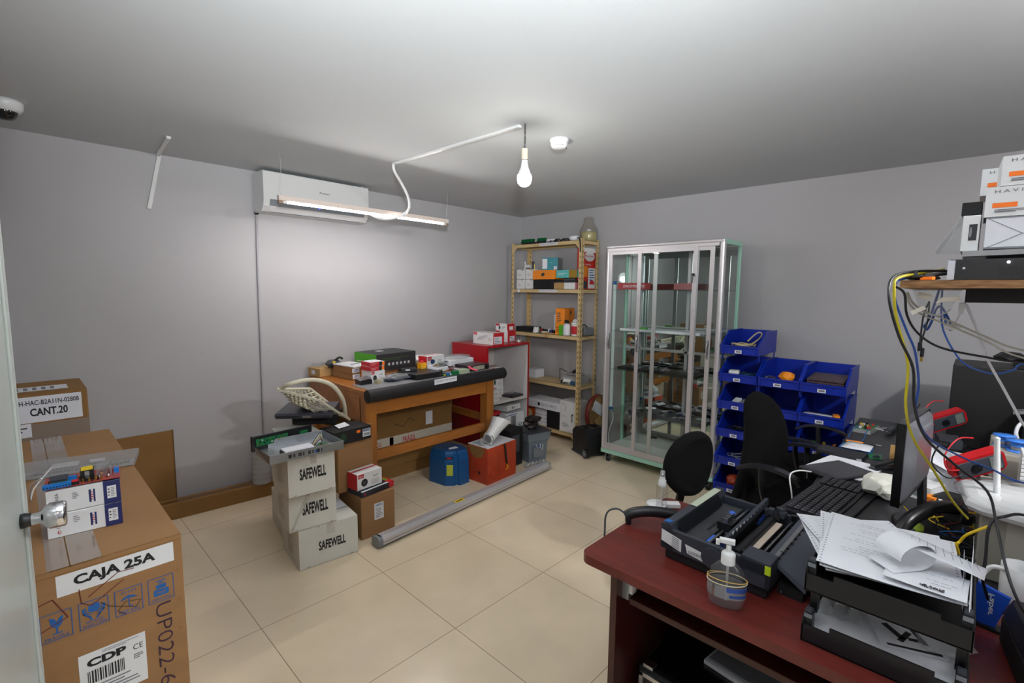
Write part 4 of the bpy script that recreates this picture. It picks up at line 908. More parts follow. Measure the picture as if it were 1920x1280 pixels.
t = thing('wrapped_jar', 'cream pot wrapped in a clear bag at the right end of the top shelf', 'jar', (3.24, .60, 1.9715))
b = MB(); b.lathe([(0, .0), (.075, 0), (.075, .08), (.06, .09), (0, .09)], mat('yellowish_pot', 'c3b878', .5), n=24); b.lathe([(0, .09), (.03, .095), (.02, .115), (0, .12)], 'paper', n=16); b.build('pot', t)
b = MB(); b.lathe([(.08, 0), (.09, .05), (.085, .11), (.06, .15), (.045, .19), (.05, .215), (.02, .235)], clear('bag_plastic', 'f4f3f0', .12, .2, 1.0, 'b8b2aa'), n=11); b.build('bag', t)
b = MB(); b.tube([(3.10, .70, 1.985), (3.10, .62, 1.995), (3.06, .575, 1.985), (3.045, .556, 1.93), (3.05, .556, 1.86)], .006, 'bplas', 6); solo('hanging_cable', 'black cable hanging over the right end of the top shelf', 'cable', b)
# second shelf z 1.51
z2 = 1.5105
WB = 'small white cartons stacked on the second shelf'
for i in range(2):
    for j in range(2):
        carton('white_box', ('white box, %s %s of the four at the left of the second shelf' % (('left', 'right')[i], ('lower', 'upper')[j])), 'box', (.14, .115, .100), (3.16, 1.352-i*.132, z2+.001+j*.102), 0, 'white', lambda b, sz: (b.dlines('l', sz, (.2, .3, .7, .6), 2, mat('faint_print', '', .7), 7), b.dpoly('l', sz, [(.5, 1.0), (.9, 1.0), (.7, .8)], mat('faint_print', '', .7))), WB)
t = thing('camera_bracket', 'small white camera and bracket on the four white boxes', 'camera', (3.14, 1.29, z2+.207))
b = MB(); b.cyl((0, .04, .03), (0, -.03, .03), .018, 'wplas'); b.cyl((0, .045, .0), (0, .045, .08), .007, 'wplas'); b.build('body', t)
b = MB(); b.cyl((0, -.07, 0), (0, -.07, .075), .008, 'dgrey'); b.cyl((0, -.09, 0), (0, -.09, .05), .006, 'gold'); b.lathe([(.012, .06), (.017, .075), (0, .08)], 'dgrey', c=(0, -.07, 0), n=12); b.build('stand', t)
carton('black_box', 'black box under the orange box on the second shelf', 'box', (.16, .27, .095), (3.15, 1.02, z2+.001), 0, 'bmat')
def icam(b, sz): b.dpoly('l', sz, [(.40, .35), (.38, .55), (.42, .68), (.52, .70), (.55, .5), (.5, .35)], 'dgrey'); b.dlines('f', sz, (.1, .2, .8, .7), 3, 'dgrey')
carton('orange_box', 'orange box with small camera picture on the second shelf', 'box', (.16, .28, .092), (3.145, 1.015, z2+.097), 3, 'orange', icam)
def tl(b, sz): b.dec('l', sz, (.0, .1, .32, .9), 'paper'); b.dlines('l', sz, (.48, .55, .75, .66), 1, 'lteal'); b.dec('f', sz, (0, 0, 1, 1), 'gplas'); b.dec('l', sz, (.75, .05, .95, .3), 'paper')
carton('teal_box', 'teal and grey box on top of the orange box, second shelf', 'box', (.19, .16, .125), (3.20, 1.01, z2+.190), 24, 'teal', tl)
carton('brown_box', 'small brown carton at the middle front of the second shelf', 'box', (.12, .125, .062), (3.13, .818, z2+.001), 0, 'card2')
carton('white_box', 'small white carton with pink edge near the second shelf right end', 'box', (.12, .13, .062), (3.125, .685, z2+.001), 0, 'white', lambda b, sz: b.dec('f', sz, (0, 0, 1, 1), mat('pink_edge', 'd98b95', .5)))
b = MB(); b.box(-.06, -.15, 0, .06, .12, .02, 'bplas'); b.rbox((0, -.05, .03), (.08, .1, .014), 'dgrey', 10); b.rbox((-.02, -.1, .035), (.02, .03, .02), 'bplas'); solo('black_device', 'flat black device across the small cartons on the second shelf', 'device', b, (3.125, .75, z2+.064))
def lt(b, sz): b.dlines('l', sz, (.1, .35, .55, .65), 2, 'white'); b.dec('l', sz, (.62, 0, 1, 1), mat('olive_gold', '9a7c1e', .5)); 
carton('light_teal_box', 'light teal box with olive end on the second shelf', 'box', (.12, .26, .075), (3.14, .735, z2+.110), -2, 'lteal', lt)
def kit(b, sz):
    b.dec('l', sz, (0, 0, 1, 1), 'red'); b.dpoly('f', sz, [(.5+.42*math.cos(a*.42), .80+.12*math.sin(a*.42)) for a in range(15)], 'white'); b.dtext('f', sz, (.3, .78, .85, .84), 'e-Home', 'red', .01); b.dpoly('f', sz, [(.2+.06*math.cos(a*.5), .81+.02*math.sin(a*.5)) for a in range(12)], 'red', .0013)
    b.dtext('f', sz, (.1, .58, .62, .62), 'CAMARAS', 'white'); b.dec('f', sz, (.42, .02, .98, .52), 'white'); b.dlines('f', sz, (.5, .2, .95, .5), 5, 'bink'); b.dpoly('f', sz, [(.5, .12), (.6, .22), (.85, .22), (.95, .12)], 'red', .001); b.dec('f', sz, (.05, .3, .35, .56), 'orange'); b.dec('f', sz, (0, .9, 1, 1), 'white')
    b.dec('f', sz, (.05, .02, .35, .2), 'dgrey')
carton('kit_box', 'tall red and white kit box at the right end of the second shelf', 'box', (.20, .07, .39), (3.215, .60, z2+.001), 0, mat('kit_red', 'c92a1e', .4), kit)
# third shelf z 1.06
z3 = 1.0605
carton('black_box', 'flat black box at the left end of the third shelf', 'box', (.16, .22, .052), (3.17, 1.30, z3), 0, 'bmat')
t = thing('glue_bottle', 'small white rounded bottle beside the flat black box on the third shelf', 'bottle', (3.10, 1.128, z3))
b = MB(); b.lathe([(0, 0), (.036, 0), (.037, .01), (.03, .05), (.022, .062), (0, .064)], 'white', n=20); b.build('body', t)
b = MB(); b.box(-.02, -.018, .055, .02, .018, .066, 'dgrey'); b.build('cap', t)
b = MB()
for k in range(7): b.rbox((rnd.uniform(-.03, .03), -.08+k*.025, .018+.006*(k % 3)), (.035, .03, .035), ('bplas', 'navy', 'paper', 'dgrey', 'bplas', 'rink', 'pcb')[k], rz=k*20)
b.rbox((-.035, 0, .012), (.03, .06, .024), mat('cream_box', 'd6cdb8', .5)); b.box(-.05, -.1, 0, .05, .1, .004, 'dgrey'); solo('parts_heap', 'small heap of dark parts on the third shelf', 'heap', b, (3.12, 1.00, z3))
carton('white_box', 'white box standing behind the parts heap, lower of two', 'box', (.07, .07, .115), (3.21, .955, z3+.034+.0), 0, 'white') if False else carton('white_box', 'white box standing behind the parts heap, lower of two', 'box', (.07, .08, .19), (3.25, .95, z3), 0, 'white', lambda b, sz: b.dlines('l', sz, (.2, .3, .7, .6), 4, mat('faint_print', '', .7)))
carton('white_box', 'tiny white box on top of the standing white box, third shelf', 'box', (.05, .04, .045), (3.25, .935, z3+.191), 0, 'white')
def ot(b, sz): b.dlines('l', sz, (.15, .45, .7, .85), 6, 'dgrey'); b.dlines('l', sz, (.1, .1, .8, .3), 3, 'rink'); b.dpoly('f', sz, [(.55, .80), (.6, .9), (.7, .9), (.72, .8), (.62, .76)], 'dgrey'); b.dlines('f', sz, (.15, .3, .6, .5), 3, 'card2')
carton('orange_box', 'tall orange carton standing on the third shelf', 'box', (.21, .10, .262), (3.187, .825, z3), 10, 'orange', ot)
b = MB(); b.box(-.012, -.03, 0, .012, .03, .10, 'green'); solo('green_card', 'green card sliver beside the tall orange carton', 'card', b, (3.075, .772, z3))
t = thing('white_jar', 'white plastic bottle with black cap on the third shelf edge', 'bottle', (3.087, .722, z3))
b = MB(); b.lathe([(0, 0), (.036, 0), (.037, .015), (.036, .095), (.028, .112), (.014, .118), (0, .118)], 'paper', n=22); b.build('body', t)
b = MB(); b.blob((0, 0, .135), (.045, .05, .035), 'bplas', 3, .2); b.build('cap', t)
t = thing('paint_tub', 'white tub with red label and rag on the third shelf', 'tub', (3.115, .628, z3))
b = MB(); b.lathe([(0, 0), (.045, 0), (.048, .005), (.05, .125), (.052, .13), (0, .132)], 'white', n=24); b.build('body', t)
b = MB(); b.lathe([(.0497, .02), (.051, .095)], 'red', n=24); b.build('red_label', t)
b = MB(); b.blob((0, 0, .150), (.08, .08, .035), 'paper', 7, .2); b.build('rag', t)
t = thing('grey_adapter', 'grey rounded device at the right end of the third shelf', 'device', (3.23, .585, z3))
b = MB(); b.box(-.07, -.04, 0, .07, .04, .08, 'gplas'); b.build('body', t, bev=.015)
b = MB(); b.tube([(-.07, 0, .05), (-.09, 0, .09), (-.05, 0, .11), (0, .0, .085)], .006, 'dgrey', 6); b.build('cord', t)
t = thing('power_supply_unit', 'low black and grey unit along the right end of the third shelf', 'device', (3.20, .50, z3))
bpy.data.objects.remove(t)
b = MB(); b.rbox((0, 0, .006), (.05, .13, .01), 'card2', 0); b.rbox((-.03, 0.02, -.012), (.006, .01, .045), 'card2', 0, rx=8); solo('wooden_stick', 'pale strip hanging over the third shelf edge', 'stick', b, (3.075, .93, z3))
carton('flat_white_box', 'low white box at the front corner of the third shelf', 'box', (.10, .10, .03), (3.115, .61, z3+.0), 0, 'white') if False else None
# fourth shelf z .575
z4 = .5755
carton('white_box', 'white box at the left end of the fourth shelf', 'box', (.14, .13, .085), (3.20, 1.22, z4), 0, 'paper')
t = thing('clear_tub', 'cloudy plastic tub with white and black parts on the fourth shelf', 'tub', (3.19, .675, z4))
b = MB(); R = [[(x*k, y*k, z) for x, y in ((-.10, -.10), (.10, -.10), (.10, .10), (-.10, .10))] for z, k in ((0, .9), (.09, 1.05))]; b.ring_surf(R, 'haze', False, True); b.build('tub', t, bev=.01)
b = MB(); b.lathe([(.03, .11), (.045, .118), (.03, .126), (.02, .118), (.03, .11)], 'bplas', n=20); b.lathe([(0, .09), (.09, .095), (.085, .105), (0, .11)], 'haze', n=20); b.build('lid', t)
t = thing('router_wreck', 'opened white router with antennas and loose wires on the fourth shelf', 'router', (3.11, .72, z4), 10)
b = MB(); b.rbox((0, -.03, .03), (.07, .12, .03), 'wplas', 10, 0, 20); b.rbox((-.02, -.08, .022), (.04, .05, .04), mat('steel_blue_plastic', '31587a', .4)); b.rbox((0, .04, .02), (.05, .06, .03), 'bplas', 20); b.build('body', t, bev=.003)
b = MB(); b.tube([(0, .08, .02), (0, .085, .14), (-.01, .06, .145), (-.01, .0, .125)], .004, 'dgrey', 6); b.tube([(0, -.06, .04), (0, -.07, .14), (0, -.11, .145), (0, -.14, .12)], .005, 'bplas', 6); b.build('antenna', t)
b = MB()
for k in range(4): b.tube([(-.03, .06-k*.03, .01), (-.045, .05-k*.03, .05), (-.02, .02-k*.03, .07)], .0022, 'white', 5)
b.build('wires', t)
# fifth shelf z .10
z5 = .1005
def psu(b, sz): b.dtext('l', sz, (.45, .35, .92, .65), 'ECO PRO', 'gink'); b.dec('l', sz, (.33, .3, .40, .7), 'ink'); b.dec('t', sz, (.1, .1, .9, .9), 'paper')
carton('white_box', 'white carton lettered ECO PRO lying on white boxes, bottom shelf', 'box', (.20, .42, .085), (3.16, .985, z5+.185), 0, 'paper', psu)
carton('white_box', 'stack of flat white carton under the ECO PRO carton', 'box', (.18, .17, .184), (3.18, 1.03, z5), 0, 'paper', lambda b, sz: [b.dec('l', sz, (0, k/5, 1, k/5+.02), 'gink') for k in range(1, 5)])
carton('orange_box', 'orange printed carton at the back left of the bottom shelf', 'box', (.14, .16, .16), (3.17, 1.21, z5), 0, mat('burnt_orange', 'b5501f', .5), lambda b, sz: b.dpoly('l', sz, [(.5+.3*math.cos(a*.5), .6+.3*math.sin(a*.5)) for a in range(12)], 'cream'))
carton('black_box', 'black box standing on the bottom shelf', 'box', (.16, .155, .183), (3.15, .862, z5), 0, 'bmat')
def kitb(b, sz): b.dtext('l', sz, (.70, .35, .82, .62), 'KIT', 'ink', .03) ; b.dlines('l', sz, (.15, .15, .6, .3), 4, 'gink'); b.dlines('l', sz, (.15, .5, .5, .52), 1, 'rink'); b.dline('l', sz, [(.1, .92), (.25, .9), (.38, .82), (.3, .66)], .003, 'rink'); b.dec('f', sz, (0, .5, 1, .53), mat('tape_line', 'c8ccd0', .5))
carton('white_box', 'white KIT carton standing at the right of the bottom shelf', 'box', (.20, .20, .31), (3.17, .672, z5), 0, 'white', kitb)
t = thing('round_sieve', 'round brown framed sieve leaning between shelf and cabinet', 'sieve', (3.25, .45, .02), 0)
b = MB(); b.lathe([(.17, -.02), (.18, -.02), (.18, .02), (.17, .02), (.17, -.02)], mat('reddish_rim', '7a2a20', .4), c=(0, 0, .29), axis='y', n=36); b.build('rim', t)
b = MB(); b.lathe([(0, 0), (.17, 0)], mat('brown_card_face', '9c7448', .6, noise=.3, nscale=30), c=(0, -.012, .29), axis='y', n=36); b.rbox((-.02, -.02, .34), (.16, .01, .10), 'paper', ry=30); b.rbox((0, -.02, .2), (.12, .01, .09), 'card2', ry=-20); b.build('face', t)
b = MB(); b.box(-.05, -.03, 0, .05, .03, .11, 'card'); b.build('base', t)
# backpack-like black machine on wheels between shelf and glass cabinet
t = thing('tool_case', 'black rolling tool case on the floor between shelving and glass cabinet', 'case', (2.97, .335, 0), -22)
b = MB(); b.prism([(-.13, .02), (.12, .02), (.13, .20), (.08, .245), (-.06, .25), (-.12, .21)], -.11, .11, mat('case_black', '17181d', .45), 'x'); b.build('body', t, bev=.012)
b = MB(); b.rbox((-.02, -.05, .252), (.02, .06, .006), 'steel', 20); b.rbox((0, 0, .25), (.12, .03, .012), 'bmat'); b.build('handle', t)
for sx in (-1,):
    for y in (-.12,):
        b = MB(); b.cyl((-.10, y, .045), (-.135, y, .045), .042, 'bplas', n=28); b.cyl((-.134, y, .045), (-.139, y, .045), .022, 'gplas', n=20)
        for k in range(6): b.rbox((-.1365, y+.028*math.cos(k*1.047), .045+.028*math.sin(k*1.047)), (.004, .006, .012), 'steel', rx=math.degrees(k*1.047)-90)
        b.build('wheel', t)
b = MB(); b.box(-.12, -.10, 0, .10, .13, .02, 'dgrey'); b.build('base', t, bev=.006)
# ------------------------------------------------------------------ glass display cabinet
GX0, GX1, GY0, GY1 = 2.86, 3.20, -.835, .145
t = thing('glass_cabinet', 'tall aluminium and mint glass display cabinet on casters against the right wall', 'cabinet', ((GX0+GX1)/2, (GY0+GY1)/2, 0))
gx, gy = (GX1-GX0)/2, (GY1-GY0)/2
def cbox_(x0, y0, z0, x1, y1, z1, m, name, bev=0, par=None):
    b = MB(); b.box(x0, y0, z0, x1, y1, z1, m); return b.build(name, par or t, bev=bev)
cbox_(-gx, -gy, .085, gx, gy, .125, 'mint', 'base_rail', .004)
cbox_(-gx+.01, -gy+.01, .125, gx-.01, gy-.01, .13, mat('white_board', 'd9dbd8', .3), 'bottom_board')
cbox_(-gx-.008, -gy, 1.845, gx, gy, 1.875, 'alu', 'top_rail', .01)
cbox_(-gx+.012, -gy-.0015, 1.838, gx+.002, -gy+.03, 1.872, 'mint', 'top_side_rail', .002)
cbox_(-gx+.012, gy-.03, 1.838, gx, gy+.001, 1.872, 'mint', 'top_side_rail', .002)
b = MB(); b.cyl((-gx+.012, -gy+.018, .125), (-gx+.012, -gy+.018, 1.85), .0215, 'alu', n=24); b.build('corner_post', t)
b = MB(); b.cyl((-gx+.012, gy-.012, .125), (-gx+.012, gy-.012, 1.85), .013, 'alu', n=20); b.build('corner_post', t)
for sy in (-1, 1): cbox_(gx-.022, sy*gy, .125, gx, sy*(gy-.022), 1.84, 'mint', 'back_post', .002)
cbox_(-gx-.004, -gy+.04, 1.825, -gx+.012, gy-.02, 1.848, 'alu', 'track')
cbox_(-gx-.004, -gy+.04, .127, -gx+.012, gy-.02, .142, 'alu', 'track')
# sides, back glass
cbox_(-gx+.03, -gy+.004, .13, gx-.022, -gy+.008, 1.838, 'glass', 'side_glass')
cbox_(-gx+.03, gy-.008, .13, gx-.022, gy-.004, 1.838, 'glass', 'side_glass')
cbox_(gx-.010, -gy+.022, .13, gx-.006, gy-.022, 1.838, 'mirror', 'mirror_back')
# doors: local y = world y - centre (-.345)
def door(y0, y1, xo, hy, lock):
    d = MB(); w_ = .032; x0, x1 = -gx-.004+xo, -gx+.006+xo
    d.box(x0, y0, .14, x1, y0+w_, 1.828, 'alu'); d.box(x0, y1-w_, .14, x1, y1, 1.828, 'alu'); d.box(x0, y0+w_, 1.796, x1, y1-w_, 1.828, 'alu'); d.box(x0, y0+w_, .14, x1, y1-w_, .178, 'alu')
    o = d.build('sliding_door', t, bev=.001)
    cbox_(x0+.003, y0+w_, .178, x0+.007, y1-w_, 1.796, 'glass', 'door_glass', par=o)
    h = MB(); h.tube([(x0-.001, hy, 1.13), (x0-.014, hy, 1.11), (x0-.014, hy, 1.03), (x0-.001, hy, 1.01)], .0045, 'steel', 8); h.box(x0-.003, hy-.008, 1.0, x0, hy+.008, 1.14, 'steel'); h.build('handle', o)
    if lock:
        k = MB(); k.cyl((x0-.001, lock, 1.62), (x0-.018, lock, 1.62), .011, 'bplas'); k.tube([(x0-.016, lock, 1.625), (x0-.02, lock, 1.585), (x0-.018, lock+.004, 1.56)], .004, 'bplas', 6); k.build('lock', o)
door(.025, gy-.022, .013, .445, 0)          # rear-track door at the left end
door(-.275, .205, 0, .188, -.258) if False else door(-.297, .190, -.002, .170, -.275)
door(-.415, -.268, .013, -.398, 0)
door(-gy+.042, -.255-.02, .026, -.40, 0) if False else None
# glass shelves with brackets
for z in (1.51, 1.16, .83, .46):
    cbox_(-gx+.03, -gy+.022, z-.006, gx-.02, gy-.022, z, clear('shelf_glass', 'e6f4ee', .02, .02, 1.2), 'glass_shelf')
for y in (-.10, .33): cbox_(gx-.026, y-.012, .13, gx-.012, y+.012, 1.838, 'alu', 'back_upright')
cbox_(gx-.026, -gy+.02, .985, gx-.012, gy-.02, 1.005, 'alu', 'back_crossbar')
for sx in (-1, 1):
    for sy in (-1, 1):
        b = MB(); x, y = sx*(gx-.05), sy*(gy-.05); b.cyl((x, y-.01, .027), (x, y+.01, .027), .026, 'bplas', n=20); b.box(x-.014, y-.016, .03, x+.02, y-.012, .085, 'gplas'); b.box(x-.014, y+.012, .03, x+.02, y+.016, .085, 'gplas'); b.cyl((x, y-.012, .027), (x, y+.012, .027), .009, 'steel', n=12); b.build('caster', t)
b = MB(); b.box(-gx-.0015, -.33+.02, .098, -gx, -.25+.02, .112, 'dgrey'); b.build('nameplate', t)
# contents
def inx(x): return x
b = MB(); b.box(0, 0, 0, .012, .30, .052, mat('red_banner', 'b32a30', .4)); b2 = b
v, fc = textmesh('ZONA DE PRODUCTOS', .01); b.add([(-.0008, .25-x*.2, .015+y*.022) for x, y in v], fc, 'paper')
solo('red_banner', 'red banner strip with pale letters inside the glass cabinet, upper shelf', 'sign', b, (2.925, -.235, 1.5115))
carton('pink_box', 'low pink and white box on the upper glass shelf', 'box', (.06, .16, .05), (3.07, -.46, 1.5115), 0, mat('dusty_pink', 'b0686c', .5))
b = MB(); b.box(-.11, -.36, 0, .10, .33, .022, 'paper'); b.box(-.09, .10, .022, -.05, .16, .036, 'green'); solo('white_tray', 'long white tray on the second glass shelf with a small green item', 'tray', b, (3.03, -.30, 1.1615), 0, None, .003)
b = MB(); b.box(-.11, -.35, 0, .11, .34, .02, 'bmat')
for k in range(26): b.rbox((rnd.uniform(-.09, .09), rnd.uniform(-.28, .28), .025), (rnd.uniform(.02, .06), rnd.uniform(.03, .08), .014), rnd.choice(('chrome', 'steel', 'steel', 'dgrey', 'chrome')), rz=rnd.uniform(0, 90))
solo('jewel_tray', 'black tray of shiny metal pieces on the third glass shelf', 'tray', b, (3.03, -.30, .8315))
b = MB(); b.box(-.11, -.36, 0, .11, .28, .03, 'dgrey')
for k in range(26): b.rbox((rnd.uniform(-.09, .09), rnd.uniform(-.32, .24), .034), (rnd.uniform(.02, .07), rnd.uniform(.03, .09), .012), rnd.choice(('chrome', 'steel', 'chrome', 'dgrey')), rz=rnd.uniform(0, 90), ry=rnd.uniform(-15, 15))
solo('jewel_tray', 'dark tray of shiny metal pieces on the lowest glass shelf', 'tray', b, (3.03, -.36, .4615))
b = MB(); b.box(-.05, -.13, 0, .05, .13, .02, 'paper'); b.box(-.03, -.08, .02, .03, .0, .07, 'bmat'); b.box(-.04, .03, .02, .02, .1, .045, 'red'); b.rbox((0, -.02, .085), (.06, .14, .02), 'steel'); solo('boxed_items', 'small dark and red boxes just under the second glass shelf', 'box', b, (3.05, -.10, 1.02)) if False else None
t = thing('led_strip_lamp', 'slim upright lamp tube with a white lead inside the glass cabinet', 'lamp', (2.925, .095, .13))
b = MB(); b.box(-.008, -.010, .36, .008, .010, 1.42, mat('pale_strip', 'dfeaea', .3)); b.build('strip', t)
b = MB(); b.box(-.010, -.012, 1.42, .010, .012, 1.45, 'bink'); b.box(-.010, -.012, .335, .010, .012, .36, 'bink'); b.build('end_cap', t)
b = MB(); b.tube([(0, 0, .335), (.01, -.02, .26), (-.01, .0, .16), (.01, .02, .09), (0, 0, .02), (0, -.06, .006), (.02, -.14, .006)], .004, 'wplas', 6); b.build('cord', t)
b = MB(); b.box(-.03, -.01, 0, .02, .03, .014, 'bplas'); b.rbox((0, -.03, .008), (.02, .03, .014), 'bplas', 30); solo('small_plug', 'small black plug on the floor of the glass cabinet', 'plug', b, (2.95, -.05, .1305))
# ------------------------------------------------------------------ blue stacking bins
BX = 2.855
def make_bin():
    t = thing('parts_bin', '', 'bin', (0, 0, 0), 0, 'blue stacking bins beside the glass cabinet')
    W_, D_, H_ = .252, .40, .155
    b = MB(); T_ = .004
    sec = [(0, .0), (.0, .055), (.05, .085), (.14, H_), (D_, H_), (D_, 0)]      # side silhouette, x from the front
    for y in (-W_/2+T_/2, W_/2-T_/2): b.prism([(x, z) for x, z in sec], y-T_/2, y+T_/2, 'blue', 'y')
    b.box(0, -W_/2, 0, D_, W_/2, T_, 'blue'); b.box(D_-T_, -W_/2, 0, D_, W_/2, H_, 'blue')
    b.build('tub', t)
    b = MB(); b.box(-.004, -W_/2, 0, 0, W_/2, .055, 'blue'); b.bar((-.006, -W_/2, .055), (-.006, W_/2, .055), .018, .010, 'blue'); b.box(-.012, -W_/2+.01, .012, 0, -W_/2+.018, .05, 'blue'); b.box(-.012, W_/2-.018, .012, 0, W_/2-.01, .05, 'blue'); b.build('front_lip', t)
    for s_ in (-1, 1):
        b = MB(); y = s_*(W_/2-.004); b.bar((.0, y, .06), (.05, y, .088), .012, .007, 'blue'); b.bar((.05, y, .088), (.14, y, H_), .012, .007, 'blue'); b.bar((.14, y, H_), (D_, y, H_), .012, .007, 'blue'); b.build('side_rim', t)
    b = MB(); b.box(-.0135, -.02, .008, -.012, .026, .030, 'paper'); b.box(-.014, -.014, .013, -.0134, .018, .025, 'gink'); b.build('paper_tag', t)
    for x in (.03, D_-.03):
        for s_ in (-1, 1): b = MB(); b.box(x-.008, s_*(W_/2-.003)-.003, -.045, x+.008, s_*(W_/2-.003)+.003, .001, 'blue'); b.build('stacking_leg', t)
    return t
proto = make_bin()
col = [-.972, -1.232, -1.487]
rows = [1.060, .860, .660, .455, .250, .050]
labs = {
 (0, 0): 'topmost blue bin holding coiled cream cable', (0, 1): 'blue bin of dark network cable, second in the left column', (0, 2): 'blue bin of white adapters, third in the left column', (0, 3): 'blue bin of black cable, fourth in the left column', (0, 4): 'blue bin of thin dark leads, fifth in the left column', (0, 5): 'blue bin with orange items, lowest in the left column',
 (1, 1): 'blue bin with an orange bag, top of the middle column', (1, 2): 'blue bin with small orange parts, second in the middle column', (1, 3): 'blue bin with a clear bag, third in the middle column', (1, 4): 'dark blue bin, fourth in the middle column', (1, 5): 'blue bin at the floor in the middle column',
 (2, 1): 'blue bin of dark circuit modules, top of the right column', (2, 2): 'blue bin holding white papers, second in the right column', (2, 3): 'blue bin of coloured parts, third in the right column', (2, 4): 'blue bin behind the chair arms, fourth in the right column', (2, 5): 'blue bin at the floor in the right column'}
first = True
for (c, r), lab in labs.items():
    o = proto if first else copy_tree(proto)
    first = False
    o['label'] = lab; o.location = (BX+.0*r, col[c], rows[r]+(0 if r else .0))
def cabletangle(name, label, loc, m, n, rx, ry, rz_, r, seed, cat='cable'):
    rd_ = random.Random(seed); b = MB()
    for k in range(n):
        c0 = Vector((rd_.uniform(-.02, .02), rd_.uniform(-.02, .02), rd_.uniform(.01, rz_))); a0 = rd_.uniform(0, 6.28); s1 = rd_.uniform(.7, 1.05)
        b.tube([(c0.x+rx*s1*math.cos(a0+q), c0.y+ry*s1*math.sin(a0+q), max(r, c0.z+rd_.uniform(-.012, .012))) for q in [i*.7 for i in range(9)]], r, m, 6, 3)
    return solo(name, label, cat, b, loc)
cabletangle('coiled_cable', 'coil of cream cable in the topmost blue bin', (2.96, -.965, 1.075), mat('cream_cable', 'b9ad8a', .5), 9, .06, .075, .06, .005, 1)
b = MB(); b.tube([(2.93, -1.0, 1.15), (2.95, -1.03, 1.19), (2.96, -1.06, 1.215), (2.98, -1.075, 1.205), (2.98, -1.06, 1.17), (2.95, -1.02, 1.13)], .005, mat('cream_cable', '', .5), 6); solo('cable_loop', 'single cream cable loop standing up from the topmost blue bin', 'cable', b)
cabletangle('network_cable', 'dark teal network cable in the second bin of the left column', (2.97, -.99, .868), mat('dark_teal_cable', '14405c', .4), 8, .07, .08, .04, .004, 2)
b = MB(); b.box(-.04, -.035, 0, .04, .035, .025, 'wplas'); solo('white_adapter', 'white adapter in the second bin of the left column', 'adapter', b, (2.92, -.925, .912), 15, None, .008)
for k, (y, z) in enumerate(((-.94, .70), (-1.0, .695), (-1.04, .705))):
    b = MB(); b.rbox((0, 0, .025), (.10, .045, .03), 'wplas' if k != 1 else 'gplas', rz=0, ry=-18); b.tube([(-.04, 0, .02), (-.05, .03, .015), (-.02, .05, .01)], .004, 'white', 6)
    solo('power_adapter', ('white adapter at the left in the third bin', 'grey adapter between white ones in the third bin', 'ribbed white adapter at the right in the third bin')[k], 'adapter', b, (2.95, y, z-.028), k*8-6, None, .004)
cabletangle('black_cable', 'black cable in the fourth bin of the left column', (2.97, -.98, .463), 'bplas', 7, .07, .08, .04, .004, 4)
cabletangle('dark_leads', 'thin grey leads in the fifth bin of the left column', (2.95, -.97, .258), 'gplas', 5, .06, .06, .05, .0025, 5)
b = MB(); b.blob((0, 0, .05), (.10, .10, .09), mat('deep_orange', 'a8401a', .5), 6, .15); b.blob((-.02, -.09, .04), (.07, .07, .07), 'orange', 7, .15); solo('orange_items', 'orange lumpy items in the lowest bin of the left column', 'bag', b, (2.95, -.95, .058))
b = MB(); b.blob((0, 0, .045), (.09, .10, .075), mat('bright_orange_film', 'f09010', .45), 8, .16); solo('orange_bag', 'bright orange crumpled bag in the middle column top bin', 'bag', b, (2.94, -1.26, .882), 20)
b = MB()
for k in range(9): b.rbox((rnd.uniform(-.04, .04), rnd.uniform(-.04, .04), .02+.004*k), (.03, .03, .014), rnd.choice(('gplas', 'teal', 'steel')), rz=k*31)
b.box(-.06, -.05, 0, .06, .05, .01, 'dgrey'); solo('small_connectors', 'small grey connectors beside the orange bag', 'component', b, (2.93, -1.17, .866))
b = MB()
for k in range(7): b.rbox((rnd.uniform(-.04, .04), -.07+k*.024, .018), (.03, .02, .02), ('orange', 'rink', 'bplas', 'orange', 'red', 'bplas', 'orange')[k], rz=k*25)
b.box(-.06, -.09, 0, .06, .09, .012, 'bplas'); solo('orange_parts', 'small orange and red parts in the second bin of the middle column', 'component', b, (2.93, -1.24, .666))
b = MB(); b.blob((0, 0, .05), (.12, .16, .09), 'film', 9, .25); b.blob((0, 0, .04), (.09, .11, .06), 'gplas', 10, .25); solo('clear_bag', 'crumpled clear bag of grey parts in the third bin of the middle column', 'bag', b, (2.93, -1.22, .462))
b = MB()
for k in range(4): b.rbox((.06-.0, 0, .03+.016*k), (.22, .20, .011), mat('dark_brown_module', '4e3f45', .5, noise=.3, nscale=60), ry=-4)
b.box(-.05, -.10, 0, .17, .10, .022, 'bplas'); solo('circuit_modules', 'stack of dark brown modules in the top bin of the right column', 'component', b, (2.94, -1.49, .868))
b = MB(); b.sheet([(-.02, -.08, .045), (-.01, .09, .05), (.14, .09, .03), (.14, -.06, .03)], 'paper', .004, 3, .003); b.box(-.0, -.08, 0, .14, .08, .026, 'dgrey'); b.rbox((.02, -.09, .045), (.05, .03, .03), 'orange', 20); solo('paper_stack', 'white papers with an orange tab in the second bin of the right column', 'paper', b, (2.90, -1.47, .666))
b = MB()
for k in range(6): b.rbox((0, -.07+k*.028, .035), (.06, .016, .06), ('orange', 'navy', 'yellow', 'rink', 'green', 'bplas')[k], rz=k*6)
b.box(-.05, -.09, 0, .05, .09, .008, 'dgrey'); solo('coloured_parts', 'upright coloured small packs in the third bin of the right column', 'component', b, (2.93, -1.49, .461))

